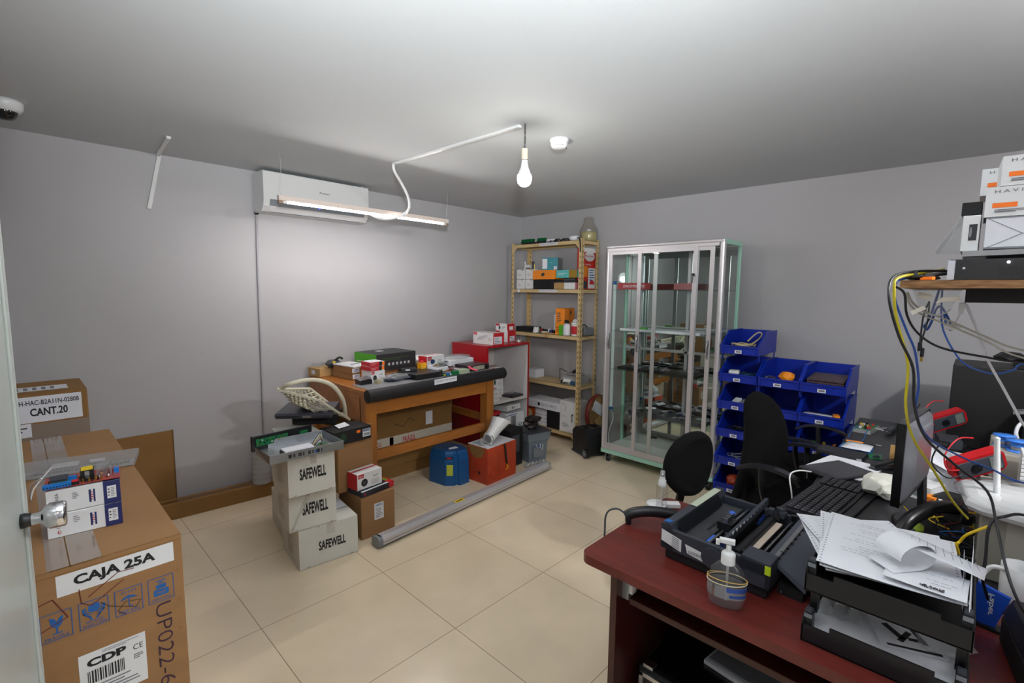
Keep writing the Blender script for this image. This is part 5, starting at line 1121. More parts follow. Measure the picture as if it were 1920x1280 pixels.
# ------------------------------------------------------------------ office chairs
t = thing('office_chair', 'small black office chair with an oval back, beside the red-brown desk', 'chair', (1.44, -1.27, 0), -12)
def oval(cx, cz, rx_, rz_, y0, th, m, n=28, taper=1.0):
    R = []
    for yy, k in ((0, .82), (th*.15, .95), (th*.5, 1.0), (th*.85, .95), (th, .82)):
        R.append([(cx+rx_*k*math.cos(a*2*PI/n)*(1+(taper-1)*(-math.sin(a*2*PI/n)*.5+.5)), y0+yy+.02*math.cos(a*2*PI/n)**2, cz+rz_*k*math.sin(a*2*PI/n)) for a in range(n)])
    b = MB(); b.ring_surf(R, m, True, True); return b
o_ = oval(0, .712, .165, .150, -.03, .06, 'bfab', 36); o_.build('backrest', t)
b = MB(); b.bar((0, .03, .66), (0, .08, .42), .05, .012, 'bplas', (0, 1, 0)); b.bar((0, .08, .42), (0, .02, .38), .05, .012, 'bplas', (0, 1, 0)); b.build('back_stem', t)
b = MB(); R = [[(.20*k*math.cos(a*PI/14), -.20+.21*k*math.sin(a*PI/14), z) for a in range(28)] for z, k in ((.40, .9), (.415, 1), (.45, 1), (.465, .9))]; b.ring_surf(R, 'bfab', True, True); b.build('seat', t)
b = MB(); b.cyl((0, -.2, .12), (0, -.2, .40), .025, 'bplas'); b.build('gas_column', t)
for k in range(5):
    a = k*2*PI/5; b = MB(); b.bar((0, -.2, .11), (.24*math.cos(a), -.2+.24*math.sin(a), .07), .04, .025, 'bplas'); b.build('base_arm', t)
    b = MB(); b.cyl((.24*math.cos(a)-.012, -.2+.24*math.sin(a), .03), (.24*math.cos(a)+.012, -.2+.24*math.sin(a), .03), .029, 'bplas'); b.build('caster', t)
t = thing('office_chair', 'black mesh office chair with tall tapered back and curved arms, before the blue bins', 'chair', (2.02, -1.555, 0), -6)
b = MB(); n = 24; R = []
for k in range(25):
    u = k/24; z = .46+.51*u; hw = .25*(1-.58*u)*(1 if u < .75 else math.sqrt(max(.02, 1-((u-.75)/.25)**2))); th = (.055+.035*math.sin(PI*u*.9))*(1 if u < .85 else math.sqrt(max(.05, 1-((u-.85)/.15)**2))); yc = .19-.05*math.sin(PI*u)+.02*u
    R.append([(hw*math.cos(2*PI*j/n), yc+th*math.sin(2*PI*j/n)-.04*(1-math.cos(2*PI*j/n)**2)*0, z) for j in range(n)])
b.ring_surf(R, 'bfab', True, True); b.build('backrest', t)
b = MB(); R = [[(.245*k*math.cos(a*PI/14), .0+.24*k*math.sin(a*PI/14), z) for a in range(28)] for z, k in ((.42, .9), (.44, 1), (.48, 1), (.50, .88))]; b.ring_surf(R, 'bfab', True, True); b.build('seat', t)
for s_ in (-1, 1):
    b = MB(); P_ = smooth_pts([(s_*.26, .17, .63), (s_*.265, .10, .66), (s_*.265, .0, .668), (s_*.262, -.08, .65), (s_*.26, -.11, .62)], 5)
    for i in range(len(P_)-1): b.bar(P_[i], P_[i+1], .045, .016, mat('arm_plastic', '222328', .3))
    b.tube([(s_*.29, .05, .665), (s_*.285, .04, .55), (s_*.24, .02, .44)], .015, 'bplas', 8); b.build('armrest', t)
b = MB(); b.cyl((0, 0, .12), (0, 0, .42), .026, 'bplas'); b.build('gas_column', t)
for k in range(5):
    a = k*2*PI/5+.3; b = MB(); b.bar((0, 0, .11), (.27*math.cos(a), .27*math.sin(a), .07), .045, .028, 'bplas'); b.build('base_arm', t)
    b = MB(); b.cyl((.27*math.cos(a)-.014, .27*math.sin(a), .03), (.27*math.cos(a)+.014, .27*math.sin(a), .03), .029, 'bplas'); b.build('caster', t)
t = thing('office_chair', 'black office chair behind the mesh one, only its long arms show before the bins', 'chair', (2.56, -1.53, 0), -4)
b = MB(); R = [[(.20*k*math.cos(a*PI/14), .0+.20*k*math.sin(a*PI/14), z) for a in range(28)] for z, k in ((.42, .9), (.44, 1), (.48, 1), (.50, .88))]; b.ring_surf(R, 'bfab', True, True); b.build('seat', t)
for s_ in (-1, 1):
    b = MB(); P_ = smooth_pts([(s_*.20, .17, .63), (s_*.205, .10, .665), (s_*.205, .0, .672), (s_*.20, -.08, .655), (s_*.20, -.11, .63)], 5)
    for i in range(len(P_)-1): b.bar(P_[i], P_[i+1], .035, .012, mat('arm_plastic', '', .3))
    b.tube([(s_*.205, .05, .66), (s_*.20, .04, .55), (s_*.17, .02, .44)], .013, 'bplas', 8); b.build('armrest', t)
b = MB(); b.cyl((0, 0, .12), (0, 0, .42), .026, 'bplas'); b.build('gas_column', t)
for k in range(5):
    a = k*2*PI/5+.3; b = MB(); b.bar((0, 0, .11), (.25*math.cos(a), .25*math.sin(a), .07), .045, .028, 'bplas'); b.build('base_arm', t)
    b = MB(); b.cyl((.25*math.cos(a)-.014, .25*math.sin(a), .03), (.25*math.cos(a)+.014, .25*math.sin(a), .03), .029, 'bplas'); b.build('caster', t)
# ------------------------------------------------------------------ mahogany desk in the foreground
t = thing('computer_desk', 'dark red wood grain computer desk in the foreground with a pull-out keyboard shelf', 'desk', (.668, -2.08, 0))
DX0, DX1, DYa, DYb = -.262, .265, -.72, .69       # local extents; world x .406..933, y -2.80..-1.39
def rrect(x0, y0, x1, y1, r, n=5):
    P = []
    for cx, cy, a0 in ((x1-r, y0+r, -90), (x1-r, y1-r, 0), (x0+r, y1-r, 90), (x0+r, y0+r, 180)):
        for k in range(n+1): a = math.radians(a0+90*k/n); P.append((cx+r*math.cos(a), cy+r*math.sin(a)))
    return P
b = MB(); b.prism(rrect(DX0, DYa, DX1, DYb, .03), .725, .75, 'mahog', 'z'); b.build('tabletop', t, bev=.002)
b = MB(); b.box(DX0+.03, .585, 0, DX1-.02, .605, .725, 'mahogd'); b.build('side_panel', t, bev=.001)
b = MB(); b.box(DX0+.03, -.66, 0, DX1-.02, -.64, .725, 'mahogd'); b.build('side_panel', t)
b = MB(); b.box(DX1-.06, -.64, .25, DX1-.045, .585, .725, 'dside'); b.build('modesty_panel', t)
b = MB(); b.box(DX0+.065, -.62, .622, DX1-.12, .565, .64, 'mahogd'); b.build('keyboard_shelf', t, bev=.002)
b = MB(); b.box(DX0+.06, .565, .635, DX0+.3, .585, .685, 'zinc'); b.box(DX0+.062, .555, .655, DX0+.085, .567, .68, 'wplas'); b.build('slide_rail', t)
# computer under the desk
t = thing('computer_tower', 'black computer case with silver front frame on the floor under the desk', 'computer', (.80, -1.69, 0), 0)
b = MB(); b.box(-.24, -.15, .02, .07, .17, .40, mat('case_gloss_black', '0c0c10', .25)); b.build('case', t, bev=.003)
b = MB()
b.box(-.262, -.155, .015, -.24, .175, .405, 'bplas'); b.build('front_bezel', t, bev=.006)
b = MB(); b.bar((-.268, .16, .03), (-.268, .16, .395), .012, .012, 'steel'); b.bar((-.268, -.14, .03), (-.268, -.14, .395), .012, .012, 'steel'); b.bar((-.268, .166, .390), (-.268, -.146, .390), .012, .012, 'steel'); b.build('silver_frame', t)
b = MB(); b.box(-.262, .13, .4055, -.235, .16, .415, 'steel'); b.build('power_button', t)
b = MB(); b.box(-.08, -.12, 0, .08, .10, .012, 'paper'); b.box(-.07, -.11, .012, .07, .09, .02, 'gplas'); solo('white_folder', 'pale folder lying on the computer case under the desk', 'folder', b, (.745, -1.76, .4010), -8)

# ---- dot matrix printer
SL = mat('printer_slate', '353943', .42); SD = mat('printer_slate_dark', '24272e', .45)
t = thing('dot_matrix_printer', 'dark slate dot matrix printer with its lid open on the red desk', 'printer', (.545, -1.70, .7505), -1.5)
# local: x depth 0..0.36 (away), y .135 (left) .. -.145 (right)
b = MB(); b.box(.008, -.135, .0, .35, .128, .032, 'bmat'); b.build('base', t, bev=.004)
b = MB()
b.box(.0, -.142, .028, .012, .138, .088, SL); b.box(.346, -.142, .03, .358, .138, .082, SL)
b.prism([(.100, .03), (.138, .03), (.138, .098), (.112, .102), (.104, .085)], 0, .358, SL, 'x')
b.box(.0, -.142, .028, .358, -.130, .060, SL); b.box(.012, -.13, .03, .346, .10, .034, SD)
b.prism([(-.142, .06), (-.142, .092), (-.075, .094), (-.06, .060)], 0, .06, SL, 'x')
b.build('shell', t, bev=.003)
b = MB(); b.add([(.03, .104, .1005+.002), (.30, .104, .1005+.002), (.30, .09, .070), (.03, .09, .070)], [(0, 3, 2, 1), (0, 1, 2, 3)], SD)
b.box(.03, .038, .034, .33, .10, .064, mat('worn_slab', '3a3c40', .6, noise=.2, nscale=40)); b.box(.12, .055, .064, .19, .062, .0648, 'bmat'); b.box(.02, -.01, .034, .34, .036, .048, 'bmat'); b.build('paper_well', t)
b = MB(); b.box(.16, .110, .1026, .335, .132, .1032, mat('pale_green_label', 'b9c2ae', .5)); b.build('top_label', t); b = MB(); b.box(.006, .116, .1026, .026, .134, .1032, 'bink'); b.build('blue_sticker', t)
b = MB(); b.cyl((.03, -.052, .072), (.345, -.052, .072), .013, 'bplas', n=20); b.build('platen_roller', t)
b = MB(); b.bar((.04, -.022, .092), (.35, -.022, .104), .010, .020, SL); b.box(.05, -.018, .055, .33, -.012, .09, 'bmat'); b.build('tear_bar', t)
for k in range(10):
    if k == 0: b = MB()
    b.box(.07+k*.026, -.0275, .099+.0009*k, .078+k*.026, -.026, .107, 'white')
b.build('scale_marks', t)
b = MB(); b.cyl((.03, .028, .060), (.345, .028, .060), .004, 'steel', n=12); b.cyl((.03, -.095, .065), (.345, -.095, .065), .0035, 'steel', n=12); b.build('guide_rod', t)
b = MB(); b.box(.15, .005, .05, .20, .045, .085, 'bplas'); 
for k in range(4): b.box(.153+k*.012, .018, .07, .158+k*.012, .03, .099, 'steel')
b.box(.14, .0, .05, .21, .02, .062, 'dgrey'); b.build('print_head', t)
b = MB()
for x, y in ((.06, .085), (.30, .03)):
    b = MB(); b.box(x, y-.055, .045, x+.05, y-.04, .062, mat('clip_blue', '3f6fd6', .4)); b.build('blue_clip', t)
b = MB(); b.lathe([(.004, 0), (.009, .0), (.009, .006), (.004, .006), (.004, 0)], mat('clip_blue', '', .4), c=(.26, .045, .07), n=14); b.build('blue_clip', t)
b = MB(); b.box(.05, -.082, .066, .30, -.066, .070, mat('platen_paper', 'c9b8a8', .6)); b.build('paper_guide', t)
b = MB()
for k in range(22): b.box(.05+k*.0125, -.12, .052, .056+k*.0125, -.062, .060, 'bplas')
b.box(.03, -.13, .036, .345, -.06, .053, SD); b.build('feed_ribs', t)
b = MB()
for k in range(8): b.rbox((.04+rnd.uniform(-.015, .015), -.05+rnd.uniform(-.05, .04), .075+rnd.uniform(-.01, .015)), (.02, .014, .014), rnd.choice(('bplas', 'dgrey', 'bplas', 'navy')), rz=k*33)
for k in range(9): b.rbox((.325+rnd.uniform(-.02, .015), -.06+rnd.uniform(-.06, .06), .085+rnd.uniform(-.01, .014)), (.022, .014, .016), rnd.choice(('bplas', 'dgrey', 'steel', 'bplas')), rz=k*29)
b.tube([(.03, -.11, .075), (.06, -.105, .088), (.07, -.09, .08), (.05, -.08, .08)], .004, 'bplas', 6); b.build('gears', t); b = MB(); b.lathe([(.012, 0), (.018, 0), (.018, .01), (.012, .01), (.012, 0)], mat('gear_blue', '3c4690', .4), c=(.045, -.112, .062), n=18); b.build('gears', t)
b = MB(); b.add([(.055, -.118, .088), (.335, -.118, .090), (.335, -.205, .046), (.055, -.205, .040), (.055, -.118, .080), (.335, -.118, .082), (.335, -.205, .030), (.055, -.205, .024)], [(0, 3, 2, 1), (4, 5, 6, 7), (0, 1, 5, 4), (1, 2, 6, 5), (2, 3, 7, 6), (3, 0, 4, 7)], mat('tray_slate', '50545f', .4))
b.bar((.055, -.134, .083), (.335, -.134, .085), .010, .006, 'steel')
for k in range(9): b.bar((.065+k*.034, -.139, .0845), (.07+k*.034, -.139, .0845), .010, .004, 'bplas')
b.bar((.06, -.203, .043), (.335, -.203, .049), .006, .004, 'gplas'); b.build('output_tray', t)
b = MB(); b.box(.058, -.2, .0, .33, -.145, .024, 'bmat'); b.build('tray_foot', t)
b = MB(); b.add([(-.0010, .136, .083), (-.0010, .136, .050), (-.0010, .078, .036), (-.0010, .078, .070)], [(0, 1, 2, 3)], 'white')
for k in range(6): b.add([(-.0016, .105, .072-.005*k), (-.0016, .105, .070-.005*k), (-.0016, .085, .066-.005*k), (-.0016, .085, .068-.005*k)], [(0, 1, 2, 3)], 'gink')
b.add([(-.0010, .068, .064), (-.0010, .061, .040), (-.0010, .017, .034), (-.0010, .022, .058)], [(0, 1, 2, 3)], 'white')
for k in range(16): b.add([(-.0016, .058-k*.0022, .050), (-.0016, .058-k*.0022, .041), (-.0016, .0572-k*.0022, .041), (-.0016, .0572-k*.0022, .050)], [(0, 1, 2, 3)], 'ink')
b.build('side_label', t)
b = MB(); b.cyl((-.006, -.005, .055), (.0, -.005, .055), .027, SL, n=28); b.build('knob', t)
b = MB(); b.box(-.0008, -.1428, .066, .004, -.1300, .088, mat('lime_sticker', 'b9d018', .5)); b.build('lime_sticker', t)
# sanitizer pump bottle
t = thing('sanitizer_bottle', 'clear pump bottle of sanitizer with a rubber band on the red desk', 'bottle', (.462, -1.772, .7505), 108)
b = MB(); b.lathe([(.0, 0), (.034, .001), (.039, .008), (.042, .03), (.041, .07), (.034, .092), (.020, .105), (.0125, .109)], clear('bottle_clear', 'f9f9f9', .03, .02, 1.8), n=40, sy=.6); b.build('bottle', t)
b = MB(); b.lathe([(0, .003), (.033, .004), (.0375, .01), (.040, .03), (.0395, .045), (0, .045)], clear('gel', 'f2f6f8', .05, .05, 1), n=36, sy=.59); b.build('gel', t)
b = MB(); b.lathe([(.0155, .104), (.0155, .127), (.013, .131), (.006, .133), (.0055, .15), (0, .15)], 'white', n=24)
for k in range(20): a = k*PI/10; b.box(.0153*math.cos(a), .0153*math.sin(a), .106, .0163*math.cos(a), .0163*math.sin(a), .125, 'white') if False else None
b.rbox((.004, 0, .157), (.034, .013, .010), 'white'); b.rbox((.024, 0, .151), (.009, .010, .012), 'white'); b.build('pump', t, bev=.001)
b = MB(); b.cyl((0, 0, .012), (0, 0, .105), .003, 'haze', n=10); b.build('dip_tube', t)
b = MB(); b.tube([(.0435*math.cos(a*PI/9), .0265*math.sin(a*PI/9), .068+.003*math.sin(a*PI/9)) for a in range(18)], .0011, mat('rubber_band', 'c9a35a', .6), 6, 2, True); b.tube([(.0435*math.cos(a*PI/9), .0265*math.sin(a*PI/9), .063-.003*math.sin(a*PI/9+1)) for a in range(18)], .0011, mat('rubber_band_pale', 'd6cfae', .6), 6, 2, True); b.build('rubber_band', t)
b = MB(); R = []
for z in (.028, .058): R.append([(.0426*math.cos(a*PI/20), .0256*math.sin(a*PI/20), z) for a in range(-34, 6)])
n_ = len(R[0]); b.add(R[0]+R[1], [(i, i+1, n_+i+1, n_+i) for i in range(n_-1)], clear('label_film', 'ccd4e4', .25, .1, 1))
for i0, i1, z0, z1 in ((4, 14, .046, .057), (20, 30, .036, .043), (5, 12, .033, .040)):
    b.add([(x*1.01, y*1.01, z0) for x, y, z in R[0][i0:i1+1]]+[(x*1.01, y*1.01, z1) for x, y, z in R[0][i0:i1+1]], [(i, i+1, (i1-i0+1)+i+1, (i1-i0+1)+i) for i in range(i1-i0)], mat('label_blue', '2b4f9e', .5))
b.build('blue_label', t)
# spray bottle
t = thing('spray_bottle', 'slim clear spray bottle with a white nozzle at the far corner of the red desk', 'bottle', (.812, -1.432, .7505))
b = MB(); b.lathe([(0, 0), (.017, 0), (.018, .004), (.018, .085), (.0115, .094)], clear('bottle_clear', 'f6f6f6', .06, .02, 1.8), n=28); b.build('bottle', t)
b = MB(); b.lathe([(.0125, .088), (.0125, .108), (.009, .111), (.0085, .122)], 'white', n=20); b.lathe([(.008, .118), (.008, .138), (.006, .141), (0, .141)], 'haze', n=18); b.cyl((0, 0, .13), (-.012, -.005, .132), .003, 'white', n=8); b.build('nozzle', t)
b = MB(); b.tube([(0, 0, .095), (.002, .0, .05), (.009, .002, .004)], .0018, 'white', 6); b.build('dip_tube', t)
b = MB(); b.lathe([(0, 0), (.034, 0), (.035, .010), (.032, .012), (.022, .011), (.021, .013), (0, .013)], 'wplas', c=(0, 0, 0), n=32); b.rbox((.03, -.035, .008), (.06, .03, .012), 'wplas', -50); solo('white_disc', 'round white disc beside the spray bottle', 'disc', b, (.835, -1.405, .7505), 0, None)
t = thing('barcode_reader', 'black handheld reader lying at the left end of the red desk behind the printer', 'reader', (.70, -1.45, .7505), -54)
b = MB(); P_ = [(-.075, 0, .02), (-.05, 0, .034), (0, 0, .042), (.06, 0, .038), (.085, 0, .03)]
b.tube(P_, .017, 'bplas', 14)
b.rbox((-.068, 0, .012), (.018, .034, .03), 'bplas'); b.rbox((.09, 0, .018), (.03, .045, .036), 'bplas'); b.build('body', t, bev=.006)
b = MB(); b.tube([(-.08, 0, .03), (-.10, .015, .036), (-.125, .015, .03), (-.138, .01, .01), (-.14, .0, -.03), (-.14, 0, -.08)], .003, 'dgrey', 6); b.build('cord', t)
b = MB(); b.tube([(.63, -1.86, .757), (.66, -1.885, .754), (.70, -1.905, .754), (.735, -1.915, .757), (.76, -1.90, .757)], .0022, 'gplas', 6); b.tube([(.60, -1.85, .757), (.63, -1.86, .757)], .0055, 'gplas', 8, 0); solo('usb_lead', 'grey lead behind the printer near the paper trays', 'cable', b)

# ---- document trays
def tray(z, name, label):
    t = thing(name, label, 'document tray', (.457, -1.929, z), -90, 'black document trays stacked on the red desk')
    b = MB(); Wt, Dt = .258, .30
    b.box(0, 0, 0, Wt, Dt, .004, 'bplas'); b.box(0, 0, 0, .004, Dt, .05, 'bplas'); b.box(Wt-.004, 0, 0, Wt, Dt, .05, 'bplas'); b.box(0, Dt-.004, 0, Wt, Dt, .05, 'bplas')
    b.build('tray_body', t, bev=.001)
    b = MB(); b.prism([(0, 0), (Wt, 0), (Wt, .040), (Wt-.045, .040), (Wt-.045, .050), (.05, .050), (.05, .038), (0, .038)], 0, .004, 'bplas', 'y'); b.build('front_lip', t, bev=.001)
    for x in (.002, Wt-.018):
        b = MB(); b.box(x, .006, .0, x+.016, .03, .062, 'bplas'); b.box(x+.002, .008, .062, x+.014, .026, .066, 'dgrey'); b.box(x+.001, .0045, .052, x+.015, .007, .060, 'gplas'); b.build('corner_peg', t)
    return t
tray(.7505, 'document_tray', 'black document tray, lower of two, holding white sheets and clear cups')
tray(.8635, 'document_tray', 'black document tray, upper of two, heaped with printed papers')
for x in (.006, .27):
    for y in (.012, .31):
        pass
t = thing('tray_riser', 'black risers between the two document trays', 'riser', (.457, -1.929, .8175), -90)
for x in (.006, .238):
    for y in (.036, .27): b = MB(); b.box(x, y, -.016, x+.014, y+.022, .0455, 'bplas'); b.build('post', t)
def page(name, label, loc, rz, w_, d_, dots=True, seed=1, tilt=0, lines=14, curl=0, cat='paper'):
    b = MB(); b.at((0, 0, 0), 0, tilt)
    n = 10; V = []; F = []
    for i in range(n+1):
        for j in range(n+1):
            u, v = i/n, j/n; V.append((-w_/2+u*w_, -d_/2+v*d_, curl*(u-.5)**2*4+curl*.6*math.sin(v*3+seed)))
    K = len(V); V += [(x, y, z-.0006) for x, y, z in V]
    for i in range(n):
        for j in range(n):
            a = i*(n+1)+j; F.append((a, a+n+1, a+n+2, a+1)); F.append((K+a, K+a+1, K+a+n+2, K+a+n+1))
    b.add(V, F, 'paper', True)
    def Z(x, y): u = (x+w_/2)/w_; v = (y+d_/2)/d_; return curl*(u-.5)**2*4+curl*.6*math.sin(v*3+seed)+.0005
    if dots:
        for k in range(int(d_/.0127)):
            for x in (-w_/2+.006, w_/2-.006):
                y = -d_/2+.006+k*.0127; b.add([(x-.0016, y-.0016, Z(x, y)), (x+.0016, y-.0016, Z(x, y)), (x+.0016, y+.0016, Z(x, y)), (x-.0016, y+.0016, Z(x, y))], [(0, 1, 2, 3)], 'gink')
    r_ = random.Random(seed); G_ = mat('faint_type', 'a3a5ad', .7)
    for k in range(lines):
        y = d_/2-.03-k*.012
        if y < -d_/2+.02: break
        if r_.random() < .3: continue
        x0 = -w_/2+.02+r_.uniform(0, .05); x1 = min(w_/2-.02, x0+r_.uniform(.03, w_*.7)); x = x0
        while x < x1:
            l = r_.uniform(.004, .012); b.add([(x, y, Z(x, y)), (x+l, y, Z(x+l, y)), (x+l, y+.0016, Z(x+l, y)), (x, y+.0016, Z(x, y))], [(0, 1, 2, 3)], G_); x += l+.003
    return solo(name, label, cat, b, loc, rz, None)
PG = None
page('printed_page', 'perforated printout at the bottom of the heap, jutting to the left', (.628, -2.010, .917), -66, .22, .27, True, 3, 0, 10, .004)
page('printed_page', 'perforated printout fanned out at the far left of the heap', (.645, -2.012, .922), -56, .21, .25, True, 4, 0, 12, .004)
page('printed_page', 'perforated printout in the middle of the heap', (.622, -2.038, .927), -79, .23, .29, True, 5, 0, 14, .003)
page('printed_page', 'topmost large printout with faint type on the heap', (.612, -2.048, .932), -85, .23, .285, True, 6, 0, 16, .003)
page('printed_page', 'white form with a dark code strip at the near right of the heap', (.528, -2.115, .940), -92, .12, .10, False, 7, 0, 6, .001)
b = MB()
rq = random.Random(2)
for i in range(22):
    for j in range(5):
        if rq.random() < .55: b.box(i*.0016, j*.0022, 0, i*.0016+.0015, j*.0022+.002, .0006, 'ink')
solo('barcode_strip', 'small dark printed strip on the white form', 'paper', b, (.484, -2.108, .9425), -90)
# curled receipt
t = thing('curled_receipt', 'long white receipt curled into a loop on top of the papers', 'receipt', (.560, -2.078, .9425), -38)
b = MB(); P_ = []
for k in range(19):
    a = -PI*.5+k/18*PI*1.55; P_.append((.0+.040*math.cos(a)*1.0, .026+.026*math.sin(a)))
P_ = [(-.055, -.004)]+P_
P_ = [(p[0], max(p[1], 0)) for p in P_]; P_ += [(-.07, .052), (-.12, .016), (-.145, .008)][:0]
V = [(x, -.03, z) for x, z in P_]+[(x+.004, .032, z) for x, z in P_]; n_ = len(P_)
b.add(V, [(i, i+1, n_+i+1, n_+i) for i in range(n_-1)], 'paper', True); V2 = [(x, y, z-.0005) for x, y, z in V]; b.add(V2, [(n_+i, n_+i+1, i+1, i) for i in range(n_-1)], 'paper', True); b.build('loop', t)
b = MB(); b.sheet([(-.02, -.01, .048), (.075, -.09, .012), (.12, -.06, .012), (.02, .035, .052)], 'paper', .0006, 4, .001)
for k in range(9): b.bar((.0+k*.010, -.012-k*.0082, .0495-k*.0034), (.028+k*.0095, .012-k*.0078, .0508-k*.0036), .0014, .0004, mat('faint_type', '', .7))
b.build('tail', t)
b = MB(); b.sheet([(.0, 0, 0), (.20, 0, 0), (.215, .004, .085), (.0, .004, .03)], 'paper', .0008, 4, .001); b.sheet([(.01, .010, 0), (.20, .010, 0), (.19, .016, .06), (.02, .014, .03)], 'paper', .0006, 4, .001)
solo('folded_page', 'folded white sheets standing up at the right end of the heap', 'paper', b, (.470, -2.181, .905), 0)
b = MB(); b.tube([(0, 0, 0), (.012, -.012, .004), (.022, -.016, .012)], .0018, 'white', 6); solo('white_twist', 'bit of white string at the left end of the upper tray', 'string', b, (.478, -1.955, .918))
# inside the lower tray
b = MB(); b.box(-.12, -.14, 0, .12, .14, .018, 'paper'); solo('paper_ream', 'white sheets lying in the lower tray', 'paper', b, (.609, -2.058, .7555), -90)
for k in range(3):
    b = MB(); b.lathe([(.0, .001), (.011, 0), (.014, .06), (.0152, .06), (.0152, .062)], 'haze', n=18, axis='x'); b.lathe([(.012, 0), (.0155, .002), (.0155, -.003), (.012, -.002)], 'haze', n=18, axis='x')
    solo('clear_cup', ('clear cup at the left in the lower tray', 'clear cup between two others in the lower tray', 'clear cup at the right of the three in the lower tray')[k], 'cup', b, (.610+.004*k, -1.955-.031*k, .7905), 180-4*k, 'clear cups lying in the lower tray')
b = MB(); b.box(-.055, -.045, 0, .055, .045, .0025, 'paper'); b.rbox((-.02, .012, .0029), (.012, .05, .0006), 'ink', 25); b.rbox((-.005, .0, .0029), (.010, .045, .0006), 'ink', -35); b.rbox((.022, .01, .0029), (.010, .05, .0006), 'ink', 10); b.rbox((.015, -.005, .0029), (.03, .009, .0006), 'ink', 0); b.box(-.045, -.04, .0026, .045, -.034, .0031, 'ink'); solo('sign_card', 'white card with bold dark figures in the lower tray', 'card', b, (.580, -2.095, .7745), -68)
b = MB(); b.blob((0, 0, .012), (.10, .07, .022), 'film', 4, .2); solo('clear_bag', 'crinkled clear bag at the right in the lower tray', 'bag', b, (.585, -2.150, .7775), -60)
# label printer, blue pack at the right
t = thing('label_printer', 'black label printer with pale keys at the right edge of the red desk', 'printer', (.62, -2.42, .7505), 8)
b = MB(); b.box(-.04, -.15, 0, .16, .165, .060, 'bmat'); b.prism([(.165, .06), (.150, .098), (-.10, .105), (-.15, .06)], .0, .16, mat('violet_black', '1d1b24', .3), 'x'); b.build('housing', t, bev=.005)
b = MB(); b.box(-.0425, .0, .040, -.040, .145, .056, 'gplas')
for k in range(8): b.box(-.0435, .13-k*.015, .044, -.0425, .139-k*.015, .052, 'steel' if k else 'bplas')
b.build('key_strip', t)
t = thing('blue_packet', 'small blue packet standing beside the label printer', 'packet', (.80, -2.212, .7505), 80)
b = MB(); b.rbox((0, 0, .048), (.055, .010, .085), mat('vivid_blue', '1a4fc0', .35), ry=-14); v, fc = textmesh('Faber', .02); b.T = Matrix.Identity(4); b.add([(-.012+y*.010, .0056, .08-x*.05) for x, y in v], fc, 'white') ; b.add([(-.006+y*.012, -.0056, .025+x*.05) for x, y in v], fc, 'white'); b.build('pack', t)
b = MB(); b.rbox((0, 0, .003), (.06, .03, .006), 'bplas'); b.build('base', t)
t = thing('white_mug', 'white mug standing before the beige box', 'mug', (.985, -2.278, .7405))
b = MB(); b.lathe([(0, 0), (.034, 0), (.040, .01), (.041, .095), (.038, .095), (.037, .012), (0, .010)], 'wplas', n=36); b.build('cup', t)
b = MB(); b.tube([(-.02, .035, .085), (-.03, .058, .085), (-.034, .072, .055), (-.028, .062, .022), (-.018, .038, .016)], .0055, 'wplas', 10); b.build('handle', t)
# ------------------------------------------------------------------ black work desk running to the right wall
t = thing('black_desk', 'long black topped desk running from the red desk to the right wall', 'desk', (.945, -1.752, 0), 2.0)
b = MB(); b.box(0, -1.20, .715, 1.95, 0, .7395, 'bdesk'); b.build('tabletop', t, bev=.003)
for x in (.03, .98, 1.90): b = MB(); b.box(x, -1.15, 0, x+.02, -.10, .715, 'dside'); b.build('side_panel', t)
b = MB(); b.box(.05, -.62, .25, 1.90, -.60, .715, 'dside'); b.build('modesty_panel', t)
ZD = .7405
def at(o): return o
t = thing('keyboard', 'black keyboard with white key marks on the black desk', 'keyboard', (1.345, -1.812, ZD), -6)
b = MB(); b.box(-.225, -.075, 0, .225, .080, .014, mat('key_base', '1a1a1f', .4)); b.box(-.225, -.105, 0, .225, -.075, .010, mat('key_base', '', .4)); b.build('case', t, bev=.004)
b = MB(); kc = mat('keycap', '25252b', .45)
for i in range(21):
    if i == 15: b.build('keys', t); b = MB(); continue
    for j in range(6):
        x = -.212+i*.0203; y = -.062+j*.0215
        b.box(x, y, .014, x+.0170, y+.0175, .021, kc); 
        b.box(x+.004, y+.010, .0211, x+.009, y+.0135, .0214, 'gplas')
b.build('number_keys', t)
b = MB(); b.box(-.16, -.05, 0, .20, .05, .004, 'bmat'); solo('mouse_pad', 'thin black pad beside the keyboard at the desk edge', 'pad', b, (1.37, -1.685-.04, ZD), 2) if False else None
b = MB(); b.sheet([(-.13, -.11, 0), (.13, -.11, 0), (.13, .10, 0), (-.13, .10, 0)], 'paper', -.0015); solo('white_sheet', 'white sheet under the dark tablet', 'paper', b, (1.80, -1.785, ZD+.002), -12)
t = thing('drawing_tablet', 'dark grey flat tablet lying on white paper on the black desk', 'tablet', (1.69, -1.778, ZD+.006), -27)
b = MB(); b.box(-.118, -.082, 0, .118, .082, .010, mat('tablet_dark', '2a2a2e', .35)); b.build('slab', t, bev=.003)
b = MB(); b.box(-.102, -.075, .0101, .112, .075, .0108, mat('tablet_face', '3b3b3f', .5)); b.build('face', t)
b = MB(); b.tube([(-.12, .02, .005), (-.16, .04, .008), (-.20, .045, .0), (-.225, .03, -.02), (-.235, .01, -.06), (-.235, .0, -.12)], .003, 'white', 8); b.build('lead', t)
def dboard(): pass
t = thing('controller_board', 'green circuit board on a clear case with blue leads at the desk far end', 'circuit board', (2.56, -1.762, ZD), -8)
b = MB(); b.box(-.08, -.04, 0, .07, .04, .022, 'haze'); b.build('case', t)
b = MB(); b.box(-.075, -.035, .022, .068, .038, .025, 'pcb')
